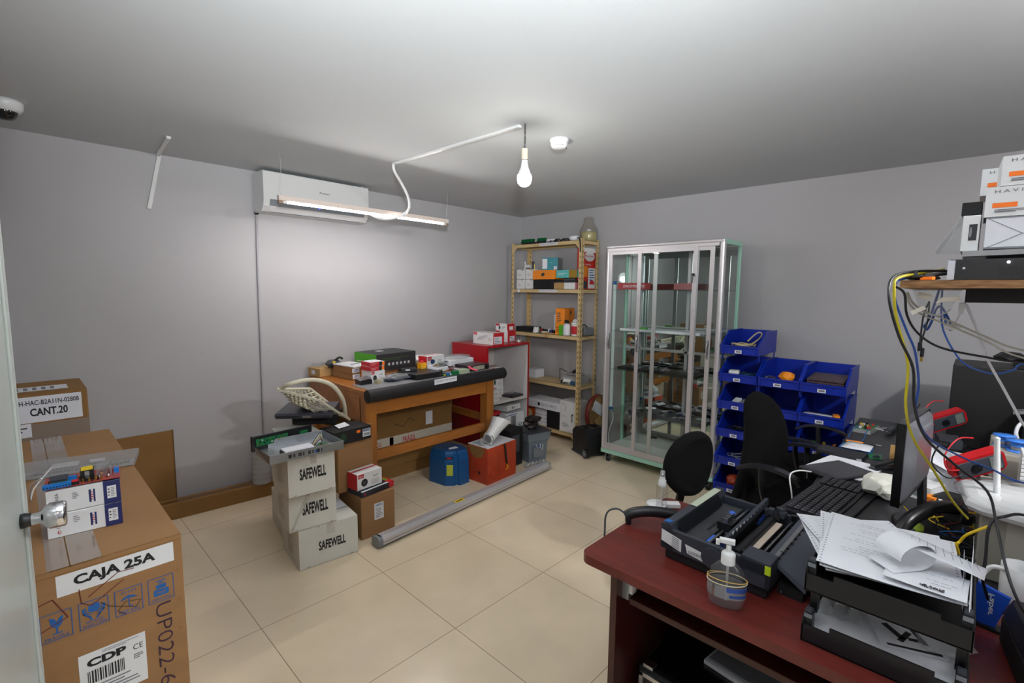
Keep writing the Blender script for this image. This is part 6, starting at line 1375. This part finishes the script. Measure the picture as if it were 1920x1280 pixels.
for k in range(16): b.cbox((rnd.uniform(-.07, .06), rnd.uniform(-.03, .03), .03), (rnd.uniform(.006, .016), rnd.uniform(.006, .012), .010), rnd.choice(('red', 'yellow', 'bplas', 'steel', 'white')))
b.build('board', t)
b = MB(); b.tube([(-.07, .02, .03), (-.13, .03, .02), (-.20, .02, .006), (-.25, .01, .004)], .0022, 'bink', 6); b.tube([(-.07, -.03, .03), (-.14, -.035, .02), (-.22, -.05, .005), (-.28, -.05, .004)], .0022, 'bink', 6); b.build('leads', t)
b = MB(); b.cyl((0, 0, .018), (.12, -.03, .018), .016, 'dgrey', n=20); b.cyl((.12, -.03, .018), (.15, -.037, .018), .018, 'bplas', n=20); b.tube([(0, 0, .018), (.05, .06, .02), (.12, .02, .006), (.2, -.04, .006)], .002, 'white', 6); solo('small_torch', 'small dark grey torch beside the green board', 'torch', b, (2.54, -1.855, ZD), 8)
b = MB(); b.cyl((0, .06, .006), (0, -.01, .006), .005, 'orange', n=10); b.cyl((0, -.01, .006), (.002, -.06, .005), .0035, 'bplas', n=8); b.cyl((.002, -.06, .005), (.003, -.085, .004), .0015, 'steel', n=6); b.cyl((0, .06, .006), (0, .075, .006), .004, 'bplas', n=8); solo('screwdriver', 'small orange screwdriver on the black desk', 'screwdriver', b, (2.25, -1.78, ZD), 12)
t = thing('notepad', 'white curled note sheet on a blue pad and black drive', 'notepad', (2.11, -1.785, ZD), -4)
b = MB(); b.box(-.04, -.055, 0, .05, .065, .014, 'bink'); b.build('pad', t)
b = MB(); b.sheet([(-.055, .055, .016), (-.05, -.060, .018), (.05, -.055, .022), (.055, .045, .026)], 'paper', .0012, 3, .001); b.build('sheet', t)
b = MB(); b.box(-.06, -.09, 0, .05, .09, .016, mat('case_black', '17181d', .45)); b.box(-.061, -.09, .003, -.058, -.07, .012, 'steel'); solo('slim_drive', 'flat black slim drive before the notepad', 'drive', b, (1.99, -1.745, ZD), -4, None, .002)
boardlike('small_board', 'tiny green board lying beside the notepad', (2.06, -1.862, ZD), 12, .09, .05, 'pcb', 3)
b = MB(); b.box(-.008, -.022, 0, .012, .022, .092, mat('pine_block', 'a8844e', .6)); solo('wooden_block', 'small upright pine block behind the monitor edge', 'block', b, (1.962, -1.945, ZD))
t = thing('stapler', 'black and chrome stapler lying by the monitor', 'stapler', (1.90, -1.915, ZD), -30)
b = MB(); b.box(-.07, -.018, 0, .07, .018, .010, 'bplas'); b.build('base', t, bev=.003)
b = MB(); b.rbox((0, 0, .026), (.145, .022, .012), 'bplas', ry=-5); b.rbox((0, 0, .018), (.135, .016, .006), 'chrome', ry=-4); b.build('arm', t, bev=.002)
b = MB(); b.blob((0, 0, .032), (.22, .10, .07), mat('crumpled_paper', 'cfcfc6', .6), 15, .16); b.blob((-.02, -.04, .02), (.18, .09, .045), mat('crumpled_paper', '', .6), 16, .2); solo('crumpled_wrap', 'crumpled off-white wrapping beside the monitor', 'paper', b, (1.585, -1.935, ZD), -10)
# monitor seen from the side and back
t = thing('monitor', 'thin black monitor seen from its back edge, turned away', 'monitor', (1.27, -2.032, ZD), -6.3)
MG = mat('monitor_back', '5c5d63', .28, coat=.3)
b = MB(); b.box(-.16, -.012, .118, .16, .010, .372, mat('monitor_bezel', '0b0b0e', .2)); b.build('bezel', t, bev=.002)
b = MB(); R = []
for x0, z0, x1, z1, y in ((-.152, .124, .154, .366, -.012), (-.135, .14, .14, .358, -.024), (-.10, .17, .11, .33, -.032)):
    R.append([(x, y, z) for x, z in rrect(x0, z0, x1, z1, .02, 4)])
b.ring_surf(R, MG, True, True); b.build('back_shell', t)
b = MB(); b.box(-.148, .0098, .13, .148, .0108, .362, mat('screen_off', '0a0a0d', .08)); b.build('screen', t)
b = MB(); b.bar((.06, -.02, .21), (.06, -.035, .006), .05, .016, 'bplas', (0, 1, 0)); R = [[(.075+.08*k*math.cos(a*PI/12), -.02+.065*k*math.sin(a*PI/12), z) for a in range(24)] for z, k in ((0, 1), (.008, 1), (.012, .9))]; b.ring_surf(R, 'bplas', True, True); b.build('stand', t)
# desk telephone: handset, base, coil
t = thing('telephone', 'black desk telephone with its curved handset across it', 'telephone', (1.185, -2.115, ZD), -28)
b = MB(); b.prism([(-.075, 0), (.075, 0), (.075, .045), (-.075, .020)], -.09, .10, 'bmat', 'x'); b.build('base', t, bev=.004)
b = MB(); P_ = smooth_pts([(-.135, .02, .058), (-.09, .02, .095), (.0, .02, .115), (.09, .02, .105), (.135, .02, .078)], 4)
b.tube(P_, .019, mat('handset_black', '0d0d10', .3), 14, 0)
b.rbox((.125, .02, .07), (.06, .048, .034), 'bplas', ry=14); b.rbox((-.125, .02, .056), (.055, .046, .026), 'bplas', ry=-20); b.build('handset', t, bev=.005)
b = MB(); P_ = [(-.16+.0014*k, .09+.03*math.sin(k*.028)+.007*math.cos(k*.9), .012+.007*math.sin(k*.9)) for k in range(110)]
b.tube(P_, .0015, 'dgrey', 5, 0); b.build('coiled_cord', t)
b = MB(); b.lathe([(.016, 0), (.030, 0), (.030, .018), (.016, .018), (.016, 0)], mat('lime_tape', 'a9c832', .45), n=32); solo('tape_roll', 'roll of lime green tape beside the telephone', 'tape', b, (1.155, -2.055, ZD+.048), 0)
b = MB(); b.rbox((0, 0, .014), (.024, .02, .028), 'tag', 20); b.rbox((.018, -.022, .02), (.022, .02, .016), 'red', 10); b.rbox((0.0, -.02, .008), (.03, .03, .012), 'bplas'); solo('tape_dispenser', 'small orange and red tape cutter behind the papers', 'tape', b, (1.10, -2.005, ZD+.004+.0), 0)
t = thing('receipt_tray', 'tilted black flap of the device behind the papers', 'device', (1.09, -2.10, ZD), -35)
b = MB(); b.rbox((0, -.02, .045), (.16, .06, .004), 'bplas', rx=28); b.box(-.08, -.05, 0, .08, .02, .03, 'bmat'); b.build('flap', t)
# cable heap
b = MB(); rc = random.Random(21)
for k in range(26):
    c0 = Vector((rc.uniform(-.10, .16), rc.uniform(-.02, .04), rc.uniform(.008, .07))); m_ = rc.choice(('bplas', 'bplas', 'bplas', 'yellow', 'dgrey', 'bink', 'rink'))
    P_ = [c0]
    for j in range(4): P_.append(P_[-1]+Vector((rc.uniform(-.06, .06), rc.uniform(-.05, .05), rc.uniform(-.02, .02)))); P_[-1].z = max(P_[-1].z, .006)
    b.tube(P_, rc.choice((.0022, .003, .0018)), m_, 6)
solo('cable_heap', 'heap of mixed black, yellow and blue wires beside the beige box', 'cable', b, (1.30, -2.160, ZD))
b = MB(); b.tube([(0.901, -2.209, 0.947), (0.893, -2.172, 0.914), (0.901, -2.160, 0.888), (0.896, -2.156, 0.882), (0.868, -2.180, 0.889), (0.880, -2.213, 0.888)][:4]+[(.93, -2.15, .84), (1.0, -2.14, .80), (1.1, -2.17, .765)], .0032, 'yellow', 8); b.tube([(0.892, -2.151, 0.885), (0.90, -2.158, 0.868), (.935, -2.165, .82), (1.0, -2.17, .785), (1.08, -2.16, .76)], .0032, 'yellow', 8)
solo('yellow_wires', 'yellow wires looping down beside the beige box', 'cable', b)
b = MB(); b.box(-.05, -.03, 0, .05, .03, .05, 'wplas'); b.box(-.0505, -.02, .01, -.05, .02, .04, 'gplas'); b.box(-.03, -.0305, .01, .03, -.03, .04, 'paper'); solo('white_module', 'small white boxed module with a printed label behind the monitor foot', 'module', b, (1.55, -2.07, ZD+.03), -20, None, .003)
b = MB(); b.blob((0, 0, .04), (.20, .10, .07), 'bmat', 31, .2)
for k in range(5): b.rbox((rc.uniform(-.08, .08), rc.uniform(-.03, .03), .06), (.04, .03, .02), ('orange', 'navy', 'bplas', 'paper', 'bink')[k], rz=k*40)
solo('adapter_heap', 'heap of dark adapters with an orange one behind the telephone', 'adapter', b, (1.50, -2.12, ZD-.004), -20)
# papers and the bench supply
b = MB(); b.box(-.20, -.10, 0, .20, .10, .06, 'paper'); b.sheet([(-.24, -.10, .062), (.02, -.12, .03), (.12, .07, .115), (-.12, .10, .12)], 'paper', .001, 3, .002); solo('paper_pile', 'pile of white papers and sheets behind the monitor', 'paper', b, (1.98, -2.09, ZD), -6)
t = thing('bench_supply', 'beige bench power supply with vent slots on the black desk', 'power supply', (1.97, -2.365, ZD), 0)
b = MB(); b.box(-.165, -.15, 0, .165, .135, .172, mat('beige_enamel', '9d988e', .45)); b.build('housing', t, bev=.003)
b = MB()
for r_ in range(2):
    for k in range(9): b.box(-.1662, .055-k*.0085, .045+r_*.058, -.1648, .0515-k*.0085, .077+r_*.058, 'ink')
b.build('vents', t)
b = MB(); b.box(-.05, -.05, 0, .05, .05, .22, 'wplas')
for k in range(16): b.box(-.0525, -.05, .01+k*.0135, -.05, .05, .018+k*.0135, 'white')
b.build if False else None
solo('ribbed_unit', 'white ribbed unit standing at the right edge before the bench supply', 'device', b, (1.70, -2.345, ZD), 0)
b = MB(); b.box(-.05, -.04, 0, .05, .04, .045, 'card2')
for k in range(5): b.rbox((rc.uniform(-.03, .03), rc.uniform(-.02, .03), .052), (.04, .014, .014), ('steel', 'rink', 'paper', 'orange', 'steel')[k], rz=k*30)
solo('parts_box', 'open cardboard box of small parts under the bench supply vents', 'box', b, (1.56, -2.225, ZD), 8)
def multimeter(label, M, lead=True):
    t = thing('multimeter', label, 'multimeter', (0, 0, 0), 0, 'red multimeters among the cables')
    RD = mat('meter_red', 'b0141c', .4)
    b = MB(); b.prism([(x, y) for x, y in rrect(-.038, -.08, .038, .08, .02, 4)], -.018, .018, RD, 'z'); b.build('holster', t, bev=.004)
    b = MB(); b.box(-.029, -.068, .0181, .029, .070, .023, 'dgrey'); b.build('face', t, bev=.002)
    b = MB(); b.box(-.024, .030, .0231, .024, .062, .0245, mat('lcd_grey', '6a726e', .3)); b.build('display', t)
    b = MB(); b.cyl((0, -.012, .023), (0, -.012, .029), .015, 'bplas', n=20); b.build('dial', t)
    if lead:
        b = MB(); b.tube([(-.01, -.06, .025), (-.03, -.10, .03), (-.08, -.09, .02), (-.11, -.03, .0), (-.09, .02, -.01)], .0025, 'red', 6); b.tube([(.01, -.06, .025), (0, -.11, .03), (-.06, -.13, .01), (-.12, -.08, 0)], .0025, 'bplas', 6); b.build('test_lead', t)
    t.matrix_world = M
    return t
def frame(o, xa, ya):
    x = Vector(xa).normalized(); y = Vector(ya); y = (y-x*y.dot(x)).normalized(); z = x.cross(y)
    m = Matrix.Identity(4)
    for i in range(3): m[i][0] = x[i]; m[i][1] = y[i]; m[i][2] = z[i]; m[i][3] = o[i]
    return m
# long axis runs from lower-left (px 1785,912) up to upper-right (px 1872,868)
multimeter('red multimeter leaning before the bench supply', frame((1.625, -2.185, .905), (.35, -.25, -.9), (.45, -.75, .46)))
multimeter('red multimeter lying higher up before the black computer', frame((2.395, -2.080, .895), (.35, -.25, -.9), (.45, -.75, .46)))
b = MB(); b.box(-.10, -.05, 0, .10, .05, .05, 'bmat'); b.cyl((-.09, -.02, .07), (-.09, .09, .07), .018, 'bplas', n=16); b.rbox((0, 0, .07), (.12, .08, .04), 'dgrey', 20); solo('black_adapters', 'black adapters stacked under the far multimeter', 'adapter', b, (2.32, -2.10, ZD), -10)
t = thing('wire_spool', 'blue solder spool, left of two on the bench supply', 'spool', (1.95, -2.262, ZD+.1725), 0, 'blue spools on the bench supply')
def spool(t):
    BS = mat('spool_blue', '3a7fe0', .35)
    b = MB(); b.lathe([(0, 0), (.03, 0), (.03, .004), (.02, .005)], BS, n=28); b.lathe([(.02, .036), (.033, .038), (.033, .043), (0, .043)], BS, n=28); b.build('flange', t)
    b = MB(); b.lathe([(.018, .004), (.0195, .02), (.018, .038)], 'steel', n=24); b.build('wire', t)
    b = MB(); b.lathe([(.0205, .020), (.0205, .038)], BS, n=24); b.build('hub', t)
spool(t)
t = thing('wire_spool', 'blue solder spool, right of two behind the white antenna', 'spool', (1.885, -2.295, ZD+.1725), 0, 'blue spools on the bench supply'); spool(t)
t = thing('pen_mug', 'white mug with printed pattern holding pens on the bench supply', 'mug', (2.00, -2.37, ZD+.1725))
b = MB(); b.lathe([(0, 0), (.038, 0), (.042, .006), (.043, .10), (.040, .10), (.039, .008), (0, .006)], 'wplas', n=32)
for k in range(5): b.rbox((-.0435*math.cos(.25*k-.6), .0435*math.sin(.25*k-.6), .055), (.001, .007, .05), 'gplas', rz=-math.degrees(.25*k-.6)) 
b.build('cup', t)
b = MB(); b.tube([(-.012, .040, .085), (-.018, .068, .088), (-.022, .078, .05), (-.018, .064, .016), (-.012, .040, .016)], .006, 'wplas', 10); b.build('handle', t)
for k, (m_, x, y, h_) in enumerate((('bplas', -.01, .02, .15), ('gplas', .0, .01, .16), ('pink_edge', .0, -.005, .145), ('yellow', .01, -.012, .16), ('bink', .0, -.022, .14), ('steel', -.01, .0, .15))):
    b = MB(); m2 = MATS[m_] if m_ in MATS else m_
    b.cyl((x*.4, y*.4, .01), (x, y*1.3, h_), .0045, m2, n=10)
    solo('pen', ('black pen at the left in the mug', 'grey pen in the mug', 'pink pen in the mug', 'yellow pen in the mug', 'blue pen at the right in the mug', 'silver pen in the mug')[k], 'pen', b, (2.00, -2.37, ZD+.1725), 0, 'pens in the patterned mug')
b = MB(); b.box(-.03, -.02, 0, .03, .02, .05, mat('tan_box', 'b39a6c', .6)); b.box(-.03, -.0205, .0, .03, -.02, .02, 'green'); solo('tan_box', 'small tan and green box beside the pen mug', 'box', b, (1.90, -2.375, ZD+.1725), 10)
b = MB(); b.box(-.04, -.05, 0, .06, .05, .03, 'wplas'); solo('white_case', 'low white case in front of the tan box', 'case', b, (1.87, -2.40+.03, ZD+.0+.1725-.0), 0) if False else None
t = thing('desktop_computer', 'large black computer with side panel at the far right of the desk', 'computer', (2.72, -2.40, ZD), 0)
b = MB(); b.box(-.16, -.30, 0, .16, .315, .405, mat('matt_case', '101013', .5)); b.build('case', t, bev=.004)
b = MB(); b.box(-.10, -.20, .405, .10, .10, .43, 'bmat'); b.rbox((-.05, .02, .432), (.12, .1, .01), 'card2'); b.build('top_cover', t)
b = MB(); b.blob((0, 0, .025), (.16, .12, .045), 'bmat', 13, .15); solo('dark_pouch', 'dark pouch lying on the large black computer', 'pouch', b, (2.62, -2.28, ZD+.432))
# beige box with wrapped router on top
t = thing('beige_cabinet', 'beige metal box standing near the right edge with a router on top', 'metal box', (1.255, -2.41, ZD), 0)
b = MB(); b.box(-.185, -.25, 0, .185, .215, .178, mat('warm_beige', '8d8a80', .5)); b.build('housing', t, bev=.004)
b = MB(); b.box(-.1862, -.23, .01, -.1848, .165, .17, mat('beige_face', 'a5a296', .5)); b.build('front_plate', t)
t = thing('wifi_router', 'white router in clear film with an upright antenna, on the beige box', 'router', (1.17, -2.285, ZD+.1795), 8)
b = MB(); R = []
for z, k in ((0, .94), (.012, 1.0), (.030, .98), (.040, .8)): R.append([(x*k-.02, y*k, z) for x, y in ((-.07, .135), (.10, .13), (.12, -.12), (-.12, -.13), (-.13, .03), (-.10, .11))])
b.ring_surf(R, 'wplas', False, True); b.build('shell', t, bev=.006)
b = MB(); b.rbox((-.06, .0, .036), (.006, .16, .003), 'gplas', rz=6); v, fc = textmesh('tp-link'); b.add([(-.03+y*.01, -.02-x*.05, .0405) for x, y in v], fc, 'gplas'); b.build('detail', t)
b = MB(); b.blob((-.015, .0, .034), (.27, .30, .05), clear('wrap_clear', 'fafafa', .05, .06, 2.0), 41, .04, sub=3); b.build('film_wrap', t)
b = MB(); b.cyl((-.028, .065, .02), (-.028, .078, .185), .0075, 'wplas', r1=.006, n=14); b.lathe([(.006, 0), (.007, .004), (0, .008)], 'wplas', c=(-.028, .078, .185), n=12); b.build('antenna', t)
b = MB(); b.sheet([(-.0, -.09, .02), (.01, .05, .0), (.05, .07, .035), (.05, -.08, .05)], 'film', .001, 4, .006); b.sheet([(0, -.05, .03), (.02, .03, .07), (.04, -.02, .08), (.03, -.10, .05)], 'paper', .001, 3, .004)
solo('plastic_sheets', 'crumpled pale plastic sheets above the pens at the right edge', 'bag', b, (2.30, -2.33, ZD+.30)) if False else None
b = MB(); b.box(-.15, -.11, 0, .15, .11, .26, 'dgrey'); b.box(-.152, -.11, .20, -.15, .11, .25, 'bplas'); solo('dark_case', 'dark grey case behind the pen mug at the right edge', 'case', b, (2.33, -2.45, ZD), 0, None, .003)
b = MB(); b.sheet([(-.06, .10, .0), (.06, .10, 0), (.06, -.10, .02), (-.06, -.10, .03)], 'film', .002, 4, .006); b.sheet([(-.05, .04, .01), (.0, .03, .06), (.02, -.06, .07), (-.04, -.08, .03)], 'paper', .001, 3, .004)
solo('plastic_sheets', 'crumpled pale plastic sheets on the dark case at the right edge', 'bag', b, (2.26, -2.39, ZD+.262))
# ------------------------------------------------------------------ raised shelf above the red desk
t = thing('raised_shelf', 'raw chipboard shelf on a black beam above the red desk', 'shelf', (.76, -2.40, 0))
CB = mat('chipboard_edge', 'a37b52', .8, noise=.0, col2='6d4a2c', nscale=90, stretch=(1, .35, 2.2))
b = MB(); b.box(-.185, -.36, 1.4975, .20, .37, 1.5125, CB); b.build('board', t)
b = MB(); b.box(-.110, -.36, 1.470, -.085, .274, 1.4973, 'bmat'); b.box(.12, -.36, 1.470, .145, .274, 1.4973, 'bmat'); b.box(-.085, .255, 1.470, .12, .274, 1.4973, 'bmat'); b.build('beam', t)
for x in (-.10, .13):
    b = MB(); b.box(x-.012, -.345, .751, x+.012, -.32, 1.497, 'bmat'); b.build('post', t)
t = thing('video_recorder', 'black rack recorder with a perforated front and white light, on the raised shelf', 'recorder', (.78, -2.32, 1.513), 0)
b = MB(); b.box(-.13, -.20, .003, .14, .222, .042, mat('dark_brown_case', '', .3)); b.box(-.12, -.18, 0, -.09, .2, .003, 'bmat'); b.box(.09, -.18, 0, .12, .2, .003, 'bmat'); b.build('housing', t, bev=.001)
b = MB(); b.box(-.142, -.205, .002, -.130, .213, .041, 'bplas'); b.box(-.138, .213, .002, -.128, .224, .040, 'steel'); b.build('front_panel', t)
b = MB()
for k in range(16):
    for j in range(4): b.rbox((-.1424, .150-k*.0055, .010+j*.005), (.0008, .0026, .0026), 'ink')
b.build('perforations', t); b = MB()
for y, z in ((.205, .032), (.205, .016), (.194, .034), (.194, .016)): b.rbox((-.1424, y, z), (.0008, .003, .003), 'ink')
b.build('perforations', t); b = MB(); b.cyl((-.1422, .2, .024), (-.1435, .2, .024), .0022, 'steel', n=10); b.build('screw', t)
b = MB(); b.lathe([(0, 0), (.0022, 0), (.0022, .001), (0, .0012)], mat('white_led', 'ffffff', emit=14), c=(-.1436, .1395, .034), axis='x', n=12); b.build('status_light', t)
b = MB(); b.blob((0, 0, .006), (.06, .06, .012), 'bplas', 3, .2); b.rbox((-.01, .012, .01), (.03, .012, .018), 'dgrey', 30); b.rbox((-.02, -.02, .004), (.012, .02, .006), 'tag', 10); b.tube([(0, 0, .01), (.05, -.02, .016), (.08, -.05, .02)], .004, 'bplas', 6)
solo('cable_plugs', 'black plugs with an orange tip beside the rack recorder', 'plug', b, (.628, -2.062, 1.513), -30)
# speaker boxes and the rest stacked on top
ZT = 1.5565
def havit(b, sz):
    b.dtext('l', sz, (.07, .80, .36, .90), 'H A V I T', 'gink', .01); b.dec('l', sz, (.06, .30, .26, .46), 'tag'); b.dlines('l', sz, (.08, .12, .36, .26), 2, 'gink')
    b.dpoly('l', sz, [(.33, .36), (.36, .60), (.52, .82), (.86, .84), (.97, .60), (.92, .36), (.60, .30)], mat('speaker_navy', '3b3f50', .5)); b.dpoly('l', sz, [(.50, .36), (.53, .80), (.545, .80), (.52, .36)], 'red', .0013); b.dlines('l', sz, (.08, .16, .6, .2), 1, 'gink', 8)
HG = 'white speaker boxes on the raised shelf'
def envl(b, sz): b.dline('l', sz, [(.0, 1), (.30, .45), (1, .5)], .0012, 'gplas'); b.dline('l', sz, [(.0, 0), (.30, .45)], .0012, 'gplas'); b.dec('l', sz, (0, .96, 1, 1), 'gplas'); b.dec('l', sz, (0, 0, 1, .05), 'gplas')
b = MB(); b.sheet([(.0, .055, .003), (.0, -.15, .006), (.15, -.15, .006), (.15, .055, .003)], 'haze', .010); solo('bubble_sheet', 'cloudy plastic sheet on top of the rack recorder', 'packaging', b, (.65, -2.17, ZT+.001), 0)
carton('white_box', 'white wrapped box without print, lowest in the speaker box stack', 'box', (.11, .17, .060), (.725, -2.229, ZT+.0185), 0, 'paper', envl)
carton('speaker_box', 'white HAVIT speaker box with orange sticker, middle of the stack', 'box', (.11, .17, .056), (.725, -2.225, ZT+.0795), 0, 'white', havit, HG)
carton('speaker_box', 'white HAVIT speaker box with orange sticker, topmost and set to the right', 'box', (.11, .17, .055), (.727, -2.241, ZT+.1365), 2, 'white', havit, HG)
carton('speaker_box', 'white HAVIT speaker box standing behind the others, half hidden', 'box', (.10, .17, .055), (.845, -2.215, ZT+.140), 0, 'white', havit, HG)
carton('support_box', 'dark box under the rear speaker box on the raised shelf', 'box', (.10, .15, .138), (.850, -2.225, ZT+.001), 0, 'bmat')
def wlogo(b, sz): b.dec('l', sz, (.38, .30, .82, .75), 'bplas'); b.dpoly('l', sz, [(.48+.07*math.cos(a*.5), .53+.15*math.sin(a*.5)) for a in range(12)], 'gplas', .001); b.dec('l', sz, (.95, 0, 1, 1), 'bplas')
carton('white_box', 'white box with a black square mark at the left of the speaker boxes', 'box', (.12, .027, .070), (.727, -2.124, ZT+.015), 0, 'white', wlogo)
carton('black_box', 'black box lying on the white box left of the speaker boxes', 'box', (.11, .030, .026), (.730, -2.122, ZT+.086), 0, 'bmat')
b = MB(); b.add([(.0, .036, .012), (.0, .0, .080), (.0, .0, .012), (.09, .036, .012), (.09, .0, .080), (.09, .0, .012)], [(0, 1, 2), (3, 5, 4), (0, 3, 4, 1)], 'plas'); b.bar((.0, .036, .012), (.0, .0, .080), .0025, .0015, 'haze'); b.bar((.0, .018, .012), (.0, .004, .078), .0015, .001, 'haze'); solo('clear_sleeve', 'clear plastic sleeve flaring at the left of the stacked boxes', 'packaging', b, (.665, -2.109, ZT+.004), 0)
# clear visor hanging under the shelf and loose cables
t = thing('clear_visor', 'clear plastic visor hanging under the left end of the raised shelf', 'visor', (.645, -2.083, 1.468), 0)
b = MB(); R = []
for k in range(9):
    a = -.9+1.8*k/8; R.append([(-.03*math.cos(a)-.02*j*0+.02, .048*math.sin(a)*(1-.12*j), .026-.017*j*math.cos(a*.8)) for j in range(4)])
V = [p for r in R for p in r]; b.add(V, [(i*4+j, i*4+4+j, i*4+5+j, i*4+1+j) for i in range(8) for j in range(3)], 'plas', True)
b.tube([R[i][0] for i in range(9)], .0012, 'plas', 6, 1); b.tube([R[i][3] for i in range(9)], .0014, 'haze', 6, 1); b.build('visor', t)
WR = mat('reflection_white', 'f2f0e4', .4)
b = MB(); b.sheet([(-.012, .030, .012), (-.016, .006, .004), (-.012, .006, .016), (-.008, .028, .022)], WR, .001); b.sheet([(-.014, .0, .0), (-.010, -.036, .006), (-.008, -.036, .014), (-.012, -.01, .012)], WR, .001); b.sheet([(-.012, .038, -.018), (-.014, .018, -.006), (-.012, .012, -.012), (-.012, .034, -.026)], WR, .001); b.build('visor_reflection', t)  # bright reflections on the clear plastic, shaped as white sheets
def cable(name, label, pts, r, m): b = MB(); b.tube(pts, r, m, 8, 5); solo(name, label, 'cable', b)
cable('yellow_cable', 'yellow cable hanging from the raised shelf down to the router', [(0.756, -2.086, 1.540), (0.644, -2.058, 1.529), (0.571, -2.026, 1.517), (0.558, -2.023, 1.492), (0.573, -2.030, 1.434), (0.597, -2.052, 1.346), (0.614, -2.054, 1.255), (0.672, -2.067, 1.177), (0.776, -2.102, 1.087), (0.875, -2.140, 0.992), (.96, -2.17, .93)], .0027, mat('yellow_cable', 'c4b61e', .4))
cable('black_cable', 'thick black cable hanging from the raised shelf past the yellow one', [(0.719, -2.092, 1.535), (0.622, -2.05, 1.532), (0.552, -2.020, 1.518), (0.523, -2.02, 1.476), (0.538, -2.039, 1.403), (0.565, -2.063, 1.340), (0.576, -2.070, 1.264), (0.612, -2.090, 1.195), (0.677, -2.137, 1.134), (0.719, -2.190, 1.080), (0.701, -2.208, 1.023), (0.638, -2.224, 0.965), (0.604, -2.242, 0.92), (.62, -2.27, .87)], .0026, 'bplas')
cable('blue_cable', 'blue cable hanging from the raised shelf beside the black one', [(0.734, -2.079, 1.531), (0.636, -2.040, 1.520), (0.583, -2.022, 1.508), (0.571, -2.024, 1.476), (0.587, -2.046, 1.412), (0.609, -2.061, 1.368), (0.636, -2.070, 1.299), (0.655, -2.069, 1.239), (0.720, -2.090, 1.172), (0.821, -2.144, 1.118), (0.869, -2.199, 1.089), (0.850, -2.253, 1.077), (.87, -2.40, 1.08)], .0022, mat('blue_cable', '1b4a9c', .4))
cable('thin_black_cable', 'thin black cable sweeping right under the raised shelf', [(0.590, -2.022, 1.500), (0.590, -2.037, 1.486), (0.602, -2.043, 1.443), (0.643, -2.061, 1.404), (0.674, -2.098, 1.375), (0.710, -2.167, 1.359), (0.722, -2.224, 1.353), (.74, -2.4, 1.36)], .0022, 'bplas')
cable('grey_cable', 'grey twin cable sweeping right under the raised shelf, lower strand', [(0.631, -2.037, 1.489), (0.634, -2.043, 1.465), (0.651, -2.064, 1.443), (0.675, -2.107, 1.422), (0.698, -2.164, 1.392), (0.708, -2.222, 1.362), (.72, -2.4, 1.33)], .0018, mat('pale_grey_cable', 'a8a498', .4))
cable('grey_cable', 'grey twin cable sweeping right under the raised shelf, upper strand', [(0.646, -2.037, 1.489), (0.639, -2.048, 1.467), (0.656, -2.068, 1.450), (0.677, -2.107, 1.431), (0.699, -2.163, 1.401), (0.709, -2.221, 1.377), (.72, -2.4, 1.35)], .0018, mat('pale_grey_cable', '', .4))
cable('white_cable', 'white cable falling from a plug under the shelf beam to the pens', [(0.714, -2.124, 1.469), (0.718, -2.132, 1.455), (0.730, -2.153, 1.400), (0.738, -2.167, 1.356), (0.757, -2.196, 1.296), (0.773, -2.220, 1.246), (0.787, -2.240, 1.208), (.83, -2.30, 1.12)], .0026, mat('white_cable', 'cfcfd4', .4))
cable('thin_blue_cable', 'light blue cable drooping right below the thin black one', [(0.748, -2.087, 1.495), (0.745, -2.093, 1.418), (0.774, -2.117, 1.359), (0.806, -2.141, 1.328), (0.842, -2.181, 1.312), (0.847, -2.213, 1.323), (0.840, -2.232, 1.342), (.83, -2.36, 1.38)], .0018, mat('light_blue_cable', '2f66c4', .4))
cable('blue_coil', 'small coil of blue lead hanging under the raised shelf', [(0.730, -2.083, 1.496), (0.716, -2.074, 1.442), (0.709, -2.069, 1.424), (0.718, -2.065, 1.416), (0.721, -2.070, 1.409), (0.718, -2.077, 1.430), (0.725, -2.081, 1.453), (0.733, -2.089, 1.459), (0.757, -2.103, 1.430), (0.759, -2.109, 1.409), (0.753, -2.101, 1.416), (0.736, -2.095, 1.442)], .0022, mat('blue_cable', '', .4))
for k, (P_, l) in enumerate((([(0.653, -2.066, 1.443), (0.647, -2.065, 1.410), (0.642, -2.065, 1.380)], 'black connector lead hanging at the left under the coil'), ([(0.658, -2.073, 1.432), (0.646, -2.067, 1.388), (0.645, -2.070, 1.368)], 'black connector lead hanging at the right under the coil'))):
    t = thing('connector_lead', l, 'cable', (0, 0, 0)); b = MB(); b.tube([(.70, -2.07, 1.47), P_[0]]+P_[1:], .0016, 'bplas', 6); b.build('lead', t)
    b = MB(); p = Vector(P_[-1]); b.cyl(p+Vector((0, 0, .006)), p-Vector((0, 0, .012)), .0034, 'bplas', n=10); b.cyl(p-Vector((0, 0, .012)), p-Vector((0, 0, .022)), .0024, 'steel' if k == 0 else 'gold', n=10); b.build('plug', t)
t = thing('white_plug', 'white plug hanging on the shelf beam end', 'plug', (.712, -2.122, 1.44), 0)
b = MB(); b.rbox((0, 0, .018), (.008, .010, .022), 'wplas'); b.build('body', t, bev=.001)
b = MB(); b.blob((-.01, .012, -.022), (.03, .03, .014), 'wplas', 4, .25); b.tube([(0, 0, .008), (-.004, .006, -.008), (-.008, .010, -.018)], .0016, 'wplas', 6); b.build('clip', t)
cable('curved_black_cable', 'black cable bending over the beige box', [(.745, -2.34, 1.03), (0.745, -2.251, 1.039), (0.729, -2.221, 1.032), (0.725, -2.204, 1.019), (0.715, -2.198, 0.992), (0.708, -2.199, 0.936), (0.701, -2.198, 0.898), (.72, -2.21, .85)], .003, 'bplas')
